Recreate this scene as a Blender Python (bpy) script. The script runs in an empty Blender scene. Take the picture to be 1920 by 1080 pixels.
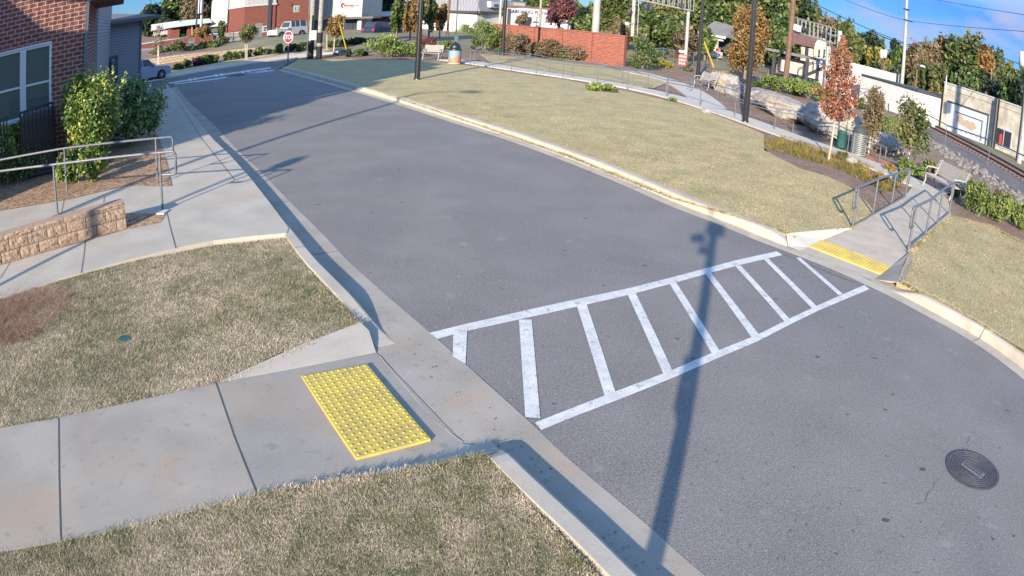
import bpy, math, random
import numpy as np
from mathutils import Matrix, Vector
random.seed(7); RNG = np.random.default_rng(7)
R = math.radians
SC = bpy.context.scene
COL = SC.collection

# ------------------------------------------------------------------ camera
PITCH, ROLL, C1, C3, CH = 0.39400, 0.06080, 0.7421, 0.0732, 3.55
def cam_axis(a, b, f):
    cr, sr = math.cos(ROLL), math.sin(ROLL)
    A = a*cr-b*sr; B = a*sr+b*cr
    cp, sp = math.cos(PITCH), math.sin(PITCH)
    return (A, f*cp+B*sp, -f*sp+B*cp)
cd = bpy.data.cameras.new('camera'); cam = bpy.data.objects.new('camera', cd); COL.objects.link(cam)
cd.type = 'PANO'; cd.panorama_type = 'FISHEYE_LENS_POLYNOMIAL'; cd.fisheye_fov = math.pi
cd.sensor_fit = 'HORIZONTAL'; cd.sensor_width = 19.2; cd.sensor_height = 10.8
cd.fisheye_polynomial_k0 = 0; cd.fisheye_polynomial_k1 = -C1/10; cd.fisheye_polynomial_k2 = 0
cd.fisheye_polynomial_k3 = -C3/1000; cd.fisheye_polynomial_k4 = 0
cd.clip_start = 0.05; cd.clip_end = 2000
_r, _u, _b = cam_axis(1, 0, 0), cam_axis(0, 1, 0), cam_axis(0, 0, -1)
cam.matrix_world = Matrix(((_r[0], _u[0], _b[0], 0), (_r[1], _u[1], _b[1], 0), (_r[2], _u[2], _b[2], CH), (0, 0, 0, 1)))
SC.camera = cam

# ------------------------------------------------------------------ light
SUN_EL, SUN_AZ = 18.0, 16.3+180       # degrees; azimuth clockwise from +Y
world = bpy.data.worlds.new('World'); SC.world = world; world.use_nodes = True
nt = world.node_tree; nt.nodes.clear()
def N(t, k, **kw):
    n = t.nodes.new(k)
    for a, v in kw.items(): setattr(n, a, v)
    return n
sky = N(nt, 'ShaderNodeTexSky', sky_type='NISHITA'); sky.sun_disc = False
sky.sun_elevation = R(SUN_EL); sky.sun_rotation = R(SUN_AZ); sky.air_density = 1.0; sky.dust_density = 0.0; sky.ozone_density = 3.0
bg = N(nt, 'ShaderNodeBackground'); bg.inputs[1].default_value = 0.15
out = N(nt, 'ShaderNodeOutputWorld')
def _dir(px, py):
    x, y = (px-960)/1000, (540-py)/1000; r = math.hypot(x, y); th = C1*r+C3*r**3; k = math.sin(th)/r
    return cam_axis(x*k, y*k, math.cos(th))
CLOUD_A, CLOUD_B, CLOUD_C = _dir(1655, 75), _dir(1890, -5), _dir(1725, 85)
tc = N(nt, 'ShaderNodeTexCoord')
mp = N(nt, 'ShaderNodeMapping'); mp.inputs['Scale'].default_value = (1, 1, 2.6); mp.inputs['Location'].default_value = (0.35, 0.1, 0.0)
nz = N(nt, 'ShaderNodeTexNoise'); nz.inputs['Scale'].default_value = 9; nz.inputs['Detail'].default_value = 7; nz.inputs['Roughness'].default_value = .55
cr_ = N(nt, 'ShaderNodeValToRGB'); cr_.color_ramp.elements[0].position = .44; cr_.color_ramp.elements[1].position = .66
cr_.color_ramp.elements[0].color = (0, 0, 0, 1); cr_.color_ramp.elements[1].color = (.85, .85, .85, 1)
mx = N(nt, 'ShaderNodeMixRGB'); mx.inputs[2].default_value = (1.25, 1.4, 2.0, 1)
L = nt.links
sx_ = N(nt, 'ShaderNodeSeparateXYZ'); L.new(tc.outputs['Generated'], sx_.inputs[0])
er_ = N(nt, 'ShaderNodeValToRGB'); er_.color_ramp.elements[0].position = 0.02; er_.color_ramp.elements[0].color = (.095, .18, .35, 1); er_.color_ramp.elements[1].position = .40; er_.color_ramp.elements[1].color = (1.28, 1.24, 1.24, 1)
k_ = er_.color_ramp.elements.new(.12); k_.color = (.075, .155, .33, 1)
L.new(sx_.outputs[2], er_.inputs[0])
tint = N(nt, 'ShaderNodeMixRGB', blend_type='MULTIPLY'); tint.inputs[0].default_value = 1
L.new(sky.outputs[0], tint.inputs[1]); L.new(er_.outputs[0], tint.inputs[2])
L.new(tc.outputs['Generated'], mp.inputs[0]); L.new(mp.outputs[0], nz.inputs['Vector']); L.new(nz.outputs[0], cr_.inputs[0])
cloud = None       # two banks of cloud, each round its own direction
for d_, c0_, c1_ in ((CLOUD_A, .9955, .9990), (CLOUD_B, .990, .998), (CLOUD_C, .996, .9995)):
    dp = N(nt, 'ShaderNodeVectorMath', operation='DOT_PRODUCT'); L.new(tc.outputs['Generated'], dp.inputs[0]); dp.inputs[1].default_value = d_
    m_ = N(nt, 'ShaderNodeMapRange'); m_.inputs[1].default_value = c0_; m_.inputs[2].default_value = c1_; L.new(dp.outputs['Value'], m_.inputs[0])
    if cloud is None: cloud = m_.outputs[0]
    else:
        a_ = N(nt, 'ShaderNodeMath', operation='MAXIMUM'); L.new(cloud, a_.inputs[0]); L.new(m_.outputs[0], a_.inputs[1]); cloud = a_.outputs[0]
ml_ = N(nt, 'ShaderNodeMath', operation='MULTIPLY'); L.new(cr_.outputs[0], ml_.inputs[0]); L.new(cloud, ml_.inputs[1])
L.new(tint.outputs[0], mx.inputs[1]); L.new(ml_.outputs[0], mx.inputs[0]); L.new(mx.outputs[0], bg.inputs[0]); L.new(bg.outputs[0], out.inputs[0])
sd = bpy.data.lights.new('sun', 'SUN'); sun = bpy.data.objects.new('sun', sd); COL.objects.link(sun)
sd.energy = 4.5; sd.angle = R(0.6); sd.color = (1.0, .87, .70)
_a, _e = R(SUN_AZ), R(SUN_EL)
sun.rotation_euler = Vector((math.sin(_a)*math.cos(_e), math.cos(_a)*math.cos(_e), math.sin(_e))).to_track_quat('Z', 'Y').to_euler()
vs = SC.view_settings; vs.view_transform = 'Standard'; vs.look = 'None'; vs.exposure = 1.45; vs.gamma = 1

# ------------------------------------------------------------------ picture -> place
def ray(px, py):
    x, y = (px-960)/1000, (540-py)/1000
    r = math.hypot(x, y)+1e-9; th = C1*r+C3*r**3; s = math.sin(th)/r
    return Vector(cam_axis(x*s, y*s, math.cos(th)))
def G(px, py, z=0.0):
    d = ray(px, py); t = (z-CH)/min(d.z, -1e-3)
    return Vector((d.x*t, d.y*t, z))
def F(px, py, D):
    d = ray(px, py); k = D/math.hypot(d.x, d.y)
    return Vector((d.x*k, d.y*k, CH+d.z*k))
def hgt(b, px, py):          # height of the picture point above base point b, on b's vertical
    d = ray(px, py); k = math.hypot(b.x, b.y)/math.hypot(d.x, d.y)
    return CH+d.z*k-b.z
def densify(pts, n=4):
    o = []
    for i in range(len(pts)-1):
        a, b = pts[i], pts[i+1]
        for k in range(n): o.append((a[0]+(b[0]-a[0])*k/n, a[1]+(b[1]-a[1])*k/n))
    o.append(pts[-1]); return o
class Plane:                 # a vertical plane through two points of the ground
    def __init__(s, A, B):
        s.A = Vector(A); s.t = Vector((B[0]-A[0], B[1]-A[1], 0)); s.len = s.t.length; s.t.normalize()
        s.n = Vector((s.t.y, -s.t.x, 0))
        if s.n.dot(-s.A) < 0: s.n = -s.n      # towards the camera
    def on(s, px, py, off=0.0):
        d = ray(px, py); o = Vector((0, 0, CH)); A = s.A+s.n*off
        return o+d*((A-o).dot(s.n)/d.dot(s.n))
    def uz(s, px, py):
        p = s.on(px, py); return ((p-s.A).dot(s.t), p.z)
    def at(s, u, z, off=0.0):
        p = s.A+s.t*u+s.n*off; return Vector((p.x, p.y, z))

# ------------------------------------------------------------------ materials
MATS = {}
def mat(name, c, rough=.8, c2=None, scale=3.0, detail=5, bump=0.0, bscale=None, metal=0.0, spec=.35, c3=None, scale3=.6, th=(.35, .65), th3=(.45, .7), speck=None):
    if name in MATS: return MATS[name]
    m = bpy.data.materials.new(name); m.use_nodes = True; t = m.node_tree; b = t.nodes['Principled BSDF']; L = t.links
    b.inputs['Roughness'].default_value = rough; b.inputs['Metallic'].default_value = metal; b.inputs['Specular IOR Level'].default_value = spec
    b.inputs['Base Color'].default_value = (*c, 1)
    g = N(t, 'ShaderNodeNewGeometry'); cur = None
    def layer(cur, col, sc, dt, th, fac=1.0, dist=0.0):
        n = N(t, 'ShaderNodeTexNoise'); n.inputs['Scale'].default_value = sc; n.inputs['Detail'].default_value = dt; n.inputs['Distortion'].default_value = dist
        L.new(g.outputs['Position'], n.inputs['Vector'])
        r = N(t, 'ShaderNodeMapRange'); r.inputs[1].default_value = th[0]; r.inputs[2].default_value = th[1]; r.inputs[4].default_value = fac
        L.new(n.outputs[0], r.inputs[0])
        x = N(t, 'ShaderNodeMixRGB'); L.new(r.outputs[0], x.inputs[0])
        if cur is None: x.inputs[1].default_value = (*c, 1)
        else: L.new(cur, x.inputs[1])
        x.inputs[2].default_value = (*col, 1); return x.outputs[0]
    if c2: cur = layer(cur, c2, scale, detail, th)
    if c3: cur = layer(cur, c3, scale3, 4, th3, .8, .5)
    if speck:
        for (col, sc, t0, t1, f) in speck: cur = layer(cur, col, sc, 2, (t0, t1), f)
    if cur is not None: L.new(cur, b.inputs['Base Color'])
    if bump:
        n = N(t, 'ShaderNodeTexNoise'); n.inputs['Scale'].default_value = bscale or scale*3; n.inputs['Detail'].default_value = 4
        L.new(g.outputs['Position'], n.inputs['Vector'])
        bp = N(t, 'ShaderNodeBump'); bp.inputs['Strength'].default_value = 1.0; bp.inputs['Distance'].default_value = bump
        L.new(n.outputs[0], bp.inputs['Height']); L.new(bp.outputs[0], b.inputs['Normal'])
    MATS[name] = m; return m
def brickmat(name, c1, c2, mortar, bw=.27, bh=.125, ms=.012, rough=.85):
    m = bpy.data.materials.new(name); m.use_nodes = True; t = m.node_tree; b = t.nodes['Principled BSDF']; L = t.links
    b.inputs['Roughness'].default_value = rough; b.inputs['Specular IOR Level'].default_value = .2
    uv = N(t, 'ShaderNodeUVMap'); br = N(t, 'ShaderNodeTexBrick'); br.inputs['Scale'].default_value = 1
    br.inputs['Brick Width'].default_value = bw; br.inputs['Row Height'].default_value = bh; br.inputs['Mortar Size'].default_value = ms
    br.inputs['Color1'].default_value = (*c1, 1); br.inputs['Color2'].default_value = (*c2, 1); br.inputs['Mortar'].default_value = (*mortar, 1)
    L.new(uv.outputs[0], br.inputs['Vector'])
    nz = N(t, 'ShaderNodeTexNoise'); nz.inputs['Scale'].default_value = 6; nz.inputs['Detail'].default_value = 6; L.new(uv.outputs[0], nz.inputs['Vector'])
    mxx = N(t, 'ShaderNodeMixRGB', blend_type='MULTIPLY'); mxx.inputs[0].default_value = .5
    L.new(br.outputs['Color'], mxx.inputs[1]); L.new(nz.outputs[0], mxx.inputs[2])
    hs = N(t, 'ShaderNodeHueSaturation'); hs.inputs['Value'].default_value = 1.35; L.new(mxx.outputs[0], hs.inputs['Color']); L.new(hs.outputs[0], b.inputs['Base Color'])
    bp = N(t, 'ShaderNodeBump', invert=True); bp.inputs['Distance'].default_value = .01; L.new(br.outputs['Fac'], bp.inputs['Height']); L.new(bp.outputs[0], b.inputs['Normal'])
    MATS[name] = m; return m
def linemat(name, c1, c2, period, width, axis=1, rough=.6, c3=None):   # boards / ribs with a dark joint, along UV axis
    m = bpy.data.materials.new(name); m.use_nodes = True; t = m.node_tree; b = t.nodes['Principled BSDF']; L = t.links
    b.inputs['Roughness'].default_value = rough; b.inputs['Specular IOR Level'].default_value = .25
    uv = N(t, 'ShaderNodeUVMap'); sp = N(t, 'ShaderNodeSeparateXYZ'); L.new(uv.outputs[0], sp.inputs[0])
    md = N(t, 'ShaderNodeMath', operation='WRAP'); L.new(sp.outputs[axis], md.inputs[0]); md.inputs[1].default_value = period; md.inputs[2].default_value = 0
    lt = N(t, 'ShaderNodeMath', operation='LESS_THAN'); L.new(md.outputs[0], lt.inputs[0]); lt.inputs[1].default_value = width
    nz = N(t, 'ShaderNodeTexNoise'); nz.inputs['Scale'].default_value = 1.3; nz.inputs['Detail'].default_value = 5; L.new(uv.outputs[0], nz.inputs['Vector'])
    x0 = N(t, 'ShaderNodeMixRGB'); x0.inputs[1].default_value = (*c1, 1); x0.inputs[2].default_value = (*(c3 or tuple(v*.85 for v in c1)), 1); L.new(nz.outputs[0], x0.inputs[0])
    x = N(t, 'ShaderNodeMixRGB'); L.new(lt.outputs[0], x.inputs[0]); L.new(x0.outputs[0], x.inputs[1]); x.inputs[2].default_value = (*c2, 1)
    L.new(x.outputs[0], b.inputs['Base Color'])
    bp = N(t, 'ShaderNodeBump'); bp.inputs['Distance'].default_value = .02; L.new(md.outputs[0], bp.inputs['Height']); L.new(bp.outputs[0], b.inputs['Normal'])
    MATS[name] = m; return m
def leafmat(name, cols, rough=.55, trans=.25):
    m = bpy.data.materials.new(name); m.use_nodes = True; t = m.node_tree; b = t.nodes['Principled BSDF']; L = t.links
    b.inputs['Roughness'].default_value = rough; b.inputs['Specular IOR Level'].default_value = .3
    a = N(t, 'ShaderNodeAttribute', attribute_name='tint'); cr = N(t, 'ShaderNodeValToRGB')
    e = cr.color_ramp.elements
    for i, c in enumerate(cols):
        p = i/(len(cols)-1)
        if i == 0: e[0].position = 0; e[0].color = (*c, 1)
        elif i == len(cols)-1: e[len(e)-1].position = 1; e[len(e)-1].color = (*c, 1)
        else:
            q = e.new(p); q.color = (*c, 1)
    L.new(a.outputs['Fac'], cr.inputs[0]); L.new(cr.outputs[0], b.inputs['Base Color'])
    tr = N(t, 'ShaderNodeBsdfTranslucent'); L.new(cr.outputs[0], tr.inputs[0]); ms = N(t, 'ShaderNodeMixShader'); ms.inputs[0].default_value = trans
    L.new(b.outputs[0], ms.inputs[1]); L.new(tr.outputs[0], ms.inputs[2]); L.new(ms.outputs[0], t.nodes['Material Output'].inputs[0])
    MATS[name] = m; return m

# ------------------------------------------------------------------ mesh building
class MB:
    def __init__(s): s.v = []; s.f = []; s.mi = []; s.m = []
    def _mi(s, m):
        if m not in s.m: s.m.append(m)
        return s.m.index(m)
    def face(s, pts, m):
        k = len(s.v); s.v += [tuple(p) for p in pts]; s.f.append(tuple(range(k, k+len(pts)))); s.mi.append(s._mi(m)); return s
    def grid(s, rows, m, close=False):           # rows: list of equal-length point rings
        k = len(s.v); n = len(rows[0])
        for r in rows: s.v += [tuple(p) for p in r]
        i_ = s._mi(m)
        for i in range(len(rows)-1):
            for j in range(n if close else n-1):
                j2 = (j+1) % n; s.f.append((k+i*n+j, k+i*n+j2, k+(i+1)*n+j2, k+(i+1)*n+j)); s.mi.append(i_)
        return s
    def hexa(s, p, m):                            # 8 points: bottom ring 0-3, top ring 4-7
        k = len(s.v); s.v += [tuple(q) for q in p]; i_ = s._mi(m)
        for f in ((3, 2, 1, 0), (4, 5, 6, 7), (0, 1, 5, 4), (1, 2, 6, 5), (2, 3, 7, 6), (3, 0, 4, 7)):
            s.f.append(tuple(k+j for j in f)); s.mi.append(i_)
        return s
    def box(s, x0, x1, y0, y1, z0, z1, m, M=None):
        p = [Vector(q) for q in ((x0, y0, z0), (x1, y0, z0), (x1, y1, z0), (x0, y1, z0), (x0, y0, z1), (x1, y0, z1), (x1, y1, z1), (x0, y1, z1))]
        if M is not None: p = [M@q for q in p]
        return s.hexa(p, m)
    def tube(s, pts, r, m, n=8, cap=True, r1=None):
        pts = [Vector(p) for p in pts]; rows = []; up = Vector((0, 0, 1))
        for i, p in enumerate(pts):
            d = (pts[min(i+1, len(pts)-1)]-pts[max(i-1, 0)]).normalized()
            a = d.cross(up)
            if a.length < .05: a = d.cross(Vector((0, 1, 0)))
            a.normalize(); b = a.cross(d)
            rr = r if r1 is None else r+(r1-r)*i/(len(pts)-1)
            rows.append([p+(a*math.cos(t)+b*math.sin(t))*rr for t in [2*math.pi*k/n for k in range(n)]])
        s.grid(rows, m, True)
        if cap: s.face(rows[0][::-1], m); s.face(rows[-1], m)
        return s
    def lathe(s, prof, c, m, n=20):
        rows = [[(c[0]+r*math.cos(2*math.pi*k/n), c[1]+r*math.sin(2*math.pi*k/n), c[2]+z) for k in range(n)] for r, z in prof]
        return s.grid(rows, m, True)
    def prism(s, poly, z0, z1, m, side=None, bottom=False):      # poly: list of xy; ngon top
        s.face([(p[0], p[1], z1) for p in poly], m)
        n = len(poly)
        for i in range(n):
            a, b = poly[i], poly[(i+1) % n]; s.face([(a[0], a[1], z0), (b[0], b[1], z0), (b[0], b[1], z1), (a[0], a[1], z1)], side or m)
        return s
    def build(s, name, parent=None, uv=False, smooth=False, bevel=0, loc=None):
        me = bpy.data.meshes.new(name); v = s.v
        if loc is not None: v = [(a[0]-loc[0], a[1]-loc[1], a[2]-loc[2]) for a in v]
        me.from_pydata(v, [], s.f)
        for m in s.m: me.materials.append(MATS[m] if isinstance(m, str) else m)
        me.polygons.foreach_set('material_index', s.mi)
        if smooth: me.polygons.foreach_set('use_smooth', [True]*len(s.f))
        if uv:
            ul = me.uv_layers.new(name='UVMap')
            for p in me.polygons:
                n = p.normal
                if abs(n.z) > .7: fu = lambda c: (c.x, c.y)
                else:
                    t = Vector((-n.y, n.x, 0)).normalized(); fu = lambda c, t=t: (c.dot(t), c.z)
                for li in p.loop_indices:
                    c = me.vertices[me.loops[li].vertex_index].co; ul.data[li].uv = fu(c)
        o = bpy.data.objects.new(name, me); COL.objects.link(o)
        if loc is not None: o.location = loc
        if parent is not None: o.parent = parent
        if bevel:
            b = o.modifiers.new('bevel', 'BEVEL'); b.width = bevel; b.segments = 2; b.limit_method = 'ANGLE'
        return o
def tag(o, label=None, cat=None, group=None, kind=None):
    if label: o['label'] = label
    if cat: o['category'] = cat
    if group: o['group'] = group
    if kind: o['kind'] = kind
    return o
def empty(name, loc, label, cat, group=None, rz=0):
    o = bpy.data.objects.new(name, None); COL.objects.link(o); o.location = loc; o.rotation_euler = (0, 0, rz); o.empty_display_size = .3
    return tag(o, label, cat, group)
def part(mb, name, root, **kw):            # mesh given in world coordinates, parented to an un-rotated empty
    o = mb.build(name, None, **kw); o.parent = root; o.location = Vector(o.location)-world_loc(root); return o
def world_loc(o):
    l = Vector(o.location)
    while o.parent is not None: o = o.parent; l += Vector(o.location)
    return l
def dup(root, loc, rz=0, label=None, group=None, s=None):
    def cp(o, par):
        c = o.copy(); COL.objects.link(c); c.parent = par
        for ch in [x for x in KIDS.get(o.name, [])]: cp(ch, c)
        return c
    KIDS.clear()
    for x in bpy.data.objects:
        if x.parent: KIDS.setdefault(x.parent.name, []).append(x)
    r = cp(root, None); r.location = loc; r.rotation_euler = (0, 0, rz)
    if s: r.scale = s if isinstance(s, tuple) else (s, s, s)
    if label: r['label'] = label
    if group: r['group'] = group
    return r
KIDS = {}
def mesh_np(name, verts, nper, mats, tintv=None, parent=None, smooth=False, mi=None):
    n = len(verts)//nper; me = bpy.data.meshes.new(name)
    me.vertices.add(len(verts)); me.vertices.foreach_set('co', verts.astype(np.float32).ravel())
    me.loops.add(len(verts)); me.loops.foreach_set('vertex_index', np.arange(len(verts), dtype=np.int32))
    me.polygons.add(n); me.polygons.foreach_set('loop_start', np.arange(0, len(verts), nper, dtype=np.int32))
    if tintv is not None:
        a = me.attributes.new('tint', 'FLOAT', 'FACE'); a.data.foreach_set('value', tintv.astype(np.float32))
    for m in mats: me.materials.append(MATS[m])
    if mi is not None: me.polygons.foreach_set('material_index', mi.astype(np.int32))
    me.update(); me.validate()
    o = bpy.data.objects.new(name, me); COL.objects.link(o)
    if parent is not None: o.parent = parent
    return o
def leaves(centres, size, asp=.6, droop=0.0):       # one quad per centre, random orientation
    n = len(centres); a = RNG.normal(size=(n, 3)); a /= np.linalg.norm(a, axis=1)[:, None]
    b = RNG.normal(size=(n, 3)); b -= (a*b).sum(1)[:, None]*a; b /= np.linalg.norm(b, axis=1)[:, None]
    s = size*RNG.uniform(.6, 1.3, (n, 1)); a = a*s; b = b*s*asp
    v = np.stack([centres-a, centres-b*.9, centres+a, centres+b*.9], 1); return v.reshape(-1, 3)

# ------------------------------------------------------------------ materials used
mat('asphalt', (.156, .146, .137), .9, (.184, .172, .162), 1.0, 7, .004, 90, spec=.2, c3=(.128, .124, .122), scale3=.28,
    speck=[((.40, .385, .365), 80, .57, .70, .7), ((.055, .053, .052), 66, .55, .68, .8), ((.26, .25, .24), 30, .56, .70, .5), ((.05, .048, .048), 5.5, .715, .75, .7), ((.24, .23, .22), 3.0, .66, .74, .45)])
mat('asphalt_far', (.10, .098, .098), .9, (.125, .125, .13), 1.0)
mat('concrete', (.375, .34, .285), .85, (.315, .285, .235), 1.6, 8, .002, 60, spec=.25, c3=(.37, .305, .235), scale3=1.1, th3=(.52, .75), speck=[((.27, .255, .235), 14, .6, .78, .55), ((.5, .49, .47), 90, .6, .7, .5)])
mat('concrete_pale', (.39, .36, .315), .85, (.43, .40, .35), 2.2, 7, .002, 50, spec=.25, c3=(.46, .385, .29), scale3=1.3, th3=(.48, .72))
mat('concrete_warm', (.41, .355, .285), .85, (.35, .305, .245), 2.5, 7, .003, 50, spec=.2, c3=(.33, .27, .2), scale3=3, th3=(.55, .7))
mat('concrete_grey', (.305, .275, .235), .85, (.245, .222, .19), 1.5, 8, .002, 60, spec=.2, c3=(.31, .235, .165), scale3=1.2, th3=(.5, .72), speck=[((.17, .155, .13), 7, .62, .75, .5), ((.36, .34, .31), 90, .56, .68, .5), ((.12, .105, .09), 30, .68, .74, .6)])
mat('joint', (.07, .06, .05), .95)
mat('paint_white', (.56, .55, .54), .7, (.43, .42, .41), 5, 7, .002, 80, speck=[((.20, .195, .19), 45, .60, .70, .9), ((.26, .25, .245), 8, .63, .70, .7)])
mat('yellow', (.54, .40, .07), .7, (.40, .30, .08), 4, 7, speck=[((.30, .22, .08), 9, .62, .74, .6)])
mat('grass_ground', (.31, .255, .195), .95, (.20, .175, .125), 2.2, 8, .012, 40, c3=(.25, .20, .125), scale3=.5, speck=[((.33, .28, .17), 55, .52, .68, .8), ((.07, .075, .035), 38, .54, .68, .7)])
mat('lawn_right', (.39, .31, .165), .95, (.245, .22, .105), 1.3, 7, .010, 30, c3=(.33, .255, .135), scale3=.45, th3=(.42, .66), speck=[((.40, .335, .18), 34, .52, .68, .7), ((.13, .13, .055), 26, .54, .68, .6)])
mat('mulch', (.22, .135, .09), .95, (.13, .082, .056), 6, 8, .02, 18, c3=(.25, .175, .13), scale3=1.2, speck=[((.33, .27, .235), 22, .56, .7, .7), ((.05, .035, .03), 25, .55, .7, .7)])
mat('straw', (.42, .27, .16), .95, (.14, .085, .05), 9, 8, .02, 30, speck=[((.42, .29, .17), 30, .52, .68, .8), ((.05, .035, .025), 26, .54, .68, .8)])
mat('clay', (.42, .17, .08), .95, (.30, .13, .07), 5, 6, .01, 20)
mat('earth', (.19, .16, .10), .95, (.12, .12, .065), .5, 8, .02, 8, c3=(.22, .18, .12), scale3=.08)
mat('verge', (.42, .32, .19), .95, (.30, .23, .13), .8, 7, .01, 10)
mat('ballast', (.13, .115, .105), .95, (.07, .062, .058), 9, 6, .03, 12, speck=[((.30, .28, .26), 16, .55, .66, .8)])
mat('rock', (.34, .30, .255), .9, (.20, .185, .165), 2.4, 9, .03, 7, c3=(.36, .29, .21), scale3=1.5, speck=[((.09, .085, .08), 8, .55, .68, .8), ((.42, .39, .35), 14, .6, .7, .5)])
mat('rock_dark', (.22, .21, .205), .9, (.09, .085, .085), 2.4, 9, .03, 7, speck=[((.34, .31, .27), 8, .58, .7, .6)])
mat('gravel_rock', (.19, .18, .165), .9, (.10, .095, .09), 6, 7, .02, 20)
mat('galv', (.135, .145, .16), .5, (.105, .115, .128), 12, 4, metal=.3, spec=.35)
mat('black_metal', (.012, .013, .016), .35, spec=.5)
mat('dark_metal', (.045, .048, .052), .5)
mat('iron', (.045, .042, .048), .6, (.07, .062, .062), 20, 5, .002, 60)
mat('iron_pale', (.17, .155, .15), .7, (.11, .10, .10), 20, 5)
mat('green_plastic', (.01, .055, .05), .5, (.02, .085, .075), 8, 4)
mat('white', (.47, .465, .45), .6, (.41, .405, .39), 3)
mat('white_trim', (.36, .365, .37), .5)
mat('window_frame', (.46, .48, .50), .5)
mat('cream', (.46, .43, .36), .8, (.30, .27, .215), 1.5, 7, .01, 20, c3=(.24, .21, .165), scale3=.7, th3=(.5, .75))
mat('mural_blue', (.38, .42, .48), .7, (.44, .47, .51), 3, 6)
mat('peach', (.36, .27, .19), .7)
mat('block_tan', (.30, .215, .15), .95, (.22, .155, .11), 7, 8, .02, 25, speck=[((.36, .28, .20), 30, .56, .68, .7), ((.2, .13, .08), 28, .58, .7, .6)])
mat('blocktop', (.33, .235, .165), .95, (.27, .19, .135), 12, 6, .003, 60)
mat('siding_grey', (.105, .112, .13), .6)
mat('soffit', (.10, .098, .095), .7)
mat('pole_wood', (.26, .235, .20), .9, (.17, .15, .13), 5, 8)
mat('pole_brown', (.15, .085, .06), .9, (.10, .06, .045), 5, 8)
mat('pole_pale', (.30, .31, .29), .8, (.24, .25, .23), 3, 6)
mat('bark', (.13, .095, .07), .95, (.20, .155, .12), 14, 6, .01, 30)
mat('bark_pale', (.40, .34, .27), .95, (.27, .22, .18), 14, 6, .01, 30)
mat('bark_grey', (.36, .33, .30), .95, (.22, .2, .18), 8, 6)
mat('red', (.62, .012, .03), .45)
mat('red_sign', (.58, .05, .05), .5)
mat('sign_green', (.03, .12, .13), .5)
mat('car_blue', (.24, .31, .44), .25, metal=.3, spec=.6)
mat('car_grey', (.32, .32, .31), .4, spec=.5)
mat('car_dark', (.02, .028, .06), .3, spec=.35)
mat('tyre', (.015, .015, .016), .85)
mat('rim', (.45, .46, .48), .3, metal=.8)
mat('orange_plastic', (.40, .17, .08), .6)
mat('blue_stripe', (.17, .28, .34), .6)
mat('tan_plain', (.38, .30, .21), .85, (.45, .35, .24), 2)
mat('guy_yellow', (.55, .40, .05), .5)
mat('roof_grey', (.115, .11, .11), .85, (.16, .155, .15), 3)
mat('roof_brown', (.10, .05, .042), .9, (.15, .08, .065), 3, 6)
mat('roof_green', (.38, .44, .40), .6)
mat('navy', (.03, .035, .12), .5)
mat('door_grey', (.16, .155, .15), .6)
mat('lime', (.05, .55, .12), .5)
mat('steel_silver', (.25, .26, .26), .4, (.27, .28, .28), 20, 3, metal=.3)
mat('bench_grey', (.42, .40, .37), .6, (.34, .32, .30), 30, 3)
mat('bench_arm', (.27, .26, .24), .5)
mat('pipe_black', (.02, .02, .02), .5)
def glassmat(name, c, rough=.08):
    m = mat(name, c, rough, spec=.45); return m
glassmat('glass', (.045, .078, .080)); glassmat('glass_far', (.03, .035, .045), .15)
mat('blinds', (.34, .42, .38), .5, (.24, .30, .28), 5)
brickmat('brick_house', (.185, .062, .046), (.12, .040, .032), (.36, .29, .26))
brickmat('brick_wall', (.23, .060, .034), (.15, .040, .026), (.25, .16, .125), .30, .11, .013)
brickmat('brick_far', (.17, .052, .037), (.14, .042, .03), (.19, .09, .07), .25, .08, .008)
brickmat('block_far', (.43, .34, .24), (.37, .29, .2), (.2, .15, .1), .45, .2, .018)
linemat('siding', (.235, .245, .265), (.075, .08, .095), .153, .022)
linemat('siding_lit', (.235, .245, .265), (.06, .065, .08), .153, .028)
linemat('metal_ribs', (.33, .325, .31), (.45, .44, .41), .5, .05, 0)
linemat('metal_ribs_white', (.40, .395, .385), (.42, .42, .42), .35, .04, 0)
linemat('mansard_ribs', (.21, .215, .24), (.10, .10, .12), .45, .06, 0)
linemat('garage_ribs', (.44, .38, .35), (.28, .24, .21), .6, .05, 0)
leafmat('leaf_shrub', [(.035, .065, .022), (.075, .14, .035), (.14, .22, .05), (.27, .31, .07), (.52, .46, .10)], .35, .2)
leafmat('leaf_shrub_dark', [(.04, .075, .03), (.085, .15, .05), (.15, .235, .075), (.30, .37, .16), (.6, .62, .4)], .3, .15)
leafmat('leaf_yellowgreen', [(.045, .075, .02), (.11, .16, .04), (.20, .26, .07), (.33, .36, .12)], .5, .3)
leafmat('leaf_green', [(.018, .035, .014), (.035, .065, .02), (.065, .11, .03), (.13, .17, .05), (.22, .2, .08)], .5, .25)
leafmat('leaf_olive', [(.03, .045, .016), (.06, .085, .026), (.10, .125, .04), (.16, .155, .055), (.22, .17, .075)], .6, .25)
leafmat('leaf_dark', [(.010, .018, .013), (.018, .032, .02), (.03, .05, .028), (.055, .08, .04)], .5, .15)
leafmat('leaf_orange', [(.08, .05, .022), (.21, .105, .04), (.29, .165, .06), (.18, .17, .055), (.34, .22, .10)], .6, .3)
leafmat('leaf_red', [(.10, .03, .022), (.22, .065, .04), (.30, .115, .06), (.37, .19, .12), (.15, .13, .05)], .6, .3)
leafmat('leaf_maroon', [(.05, .02, .022), (.10, .035, .04), (.16, .06, .06), (.22, .11, .10)], .6, .25)
leafmat('leaf_brown', [(.08, .06, .035), (.14, .095, .055), (.19, .14, .085), (.11, .12, .05), (.24, .18, .12)], .7, .25)
leafmat('leaf_yellow', [(.07, .08, .02), (.20, .19, .035), (.31, .27, .055), (.34, .25, .07)], .5, .3)
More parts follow.
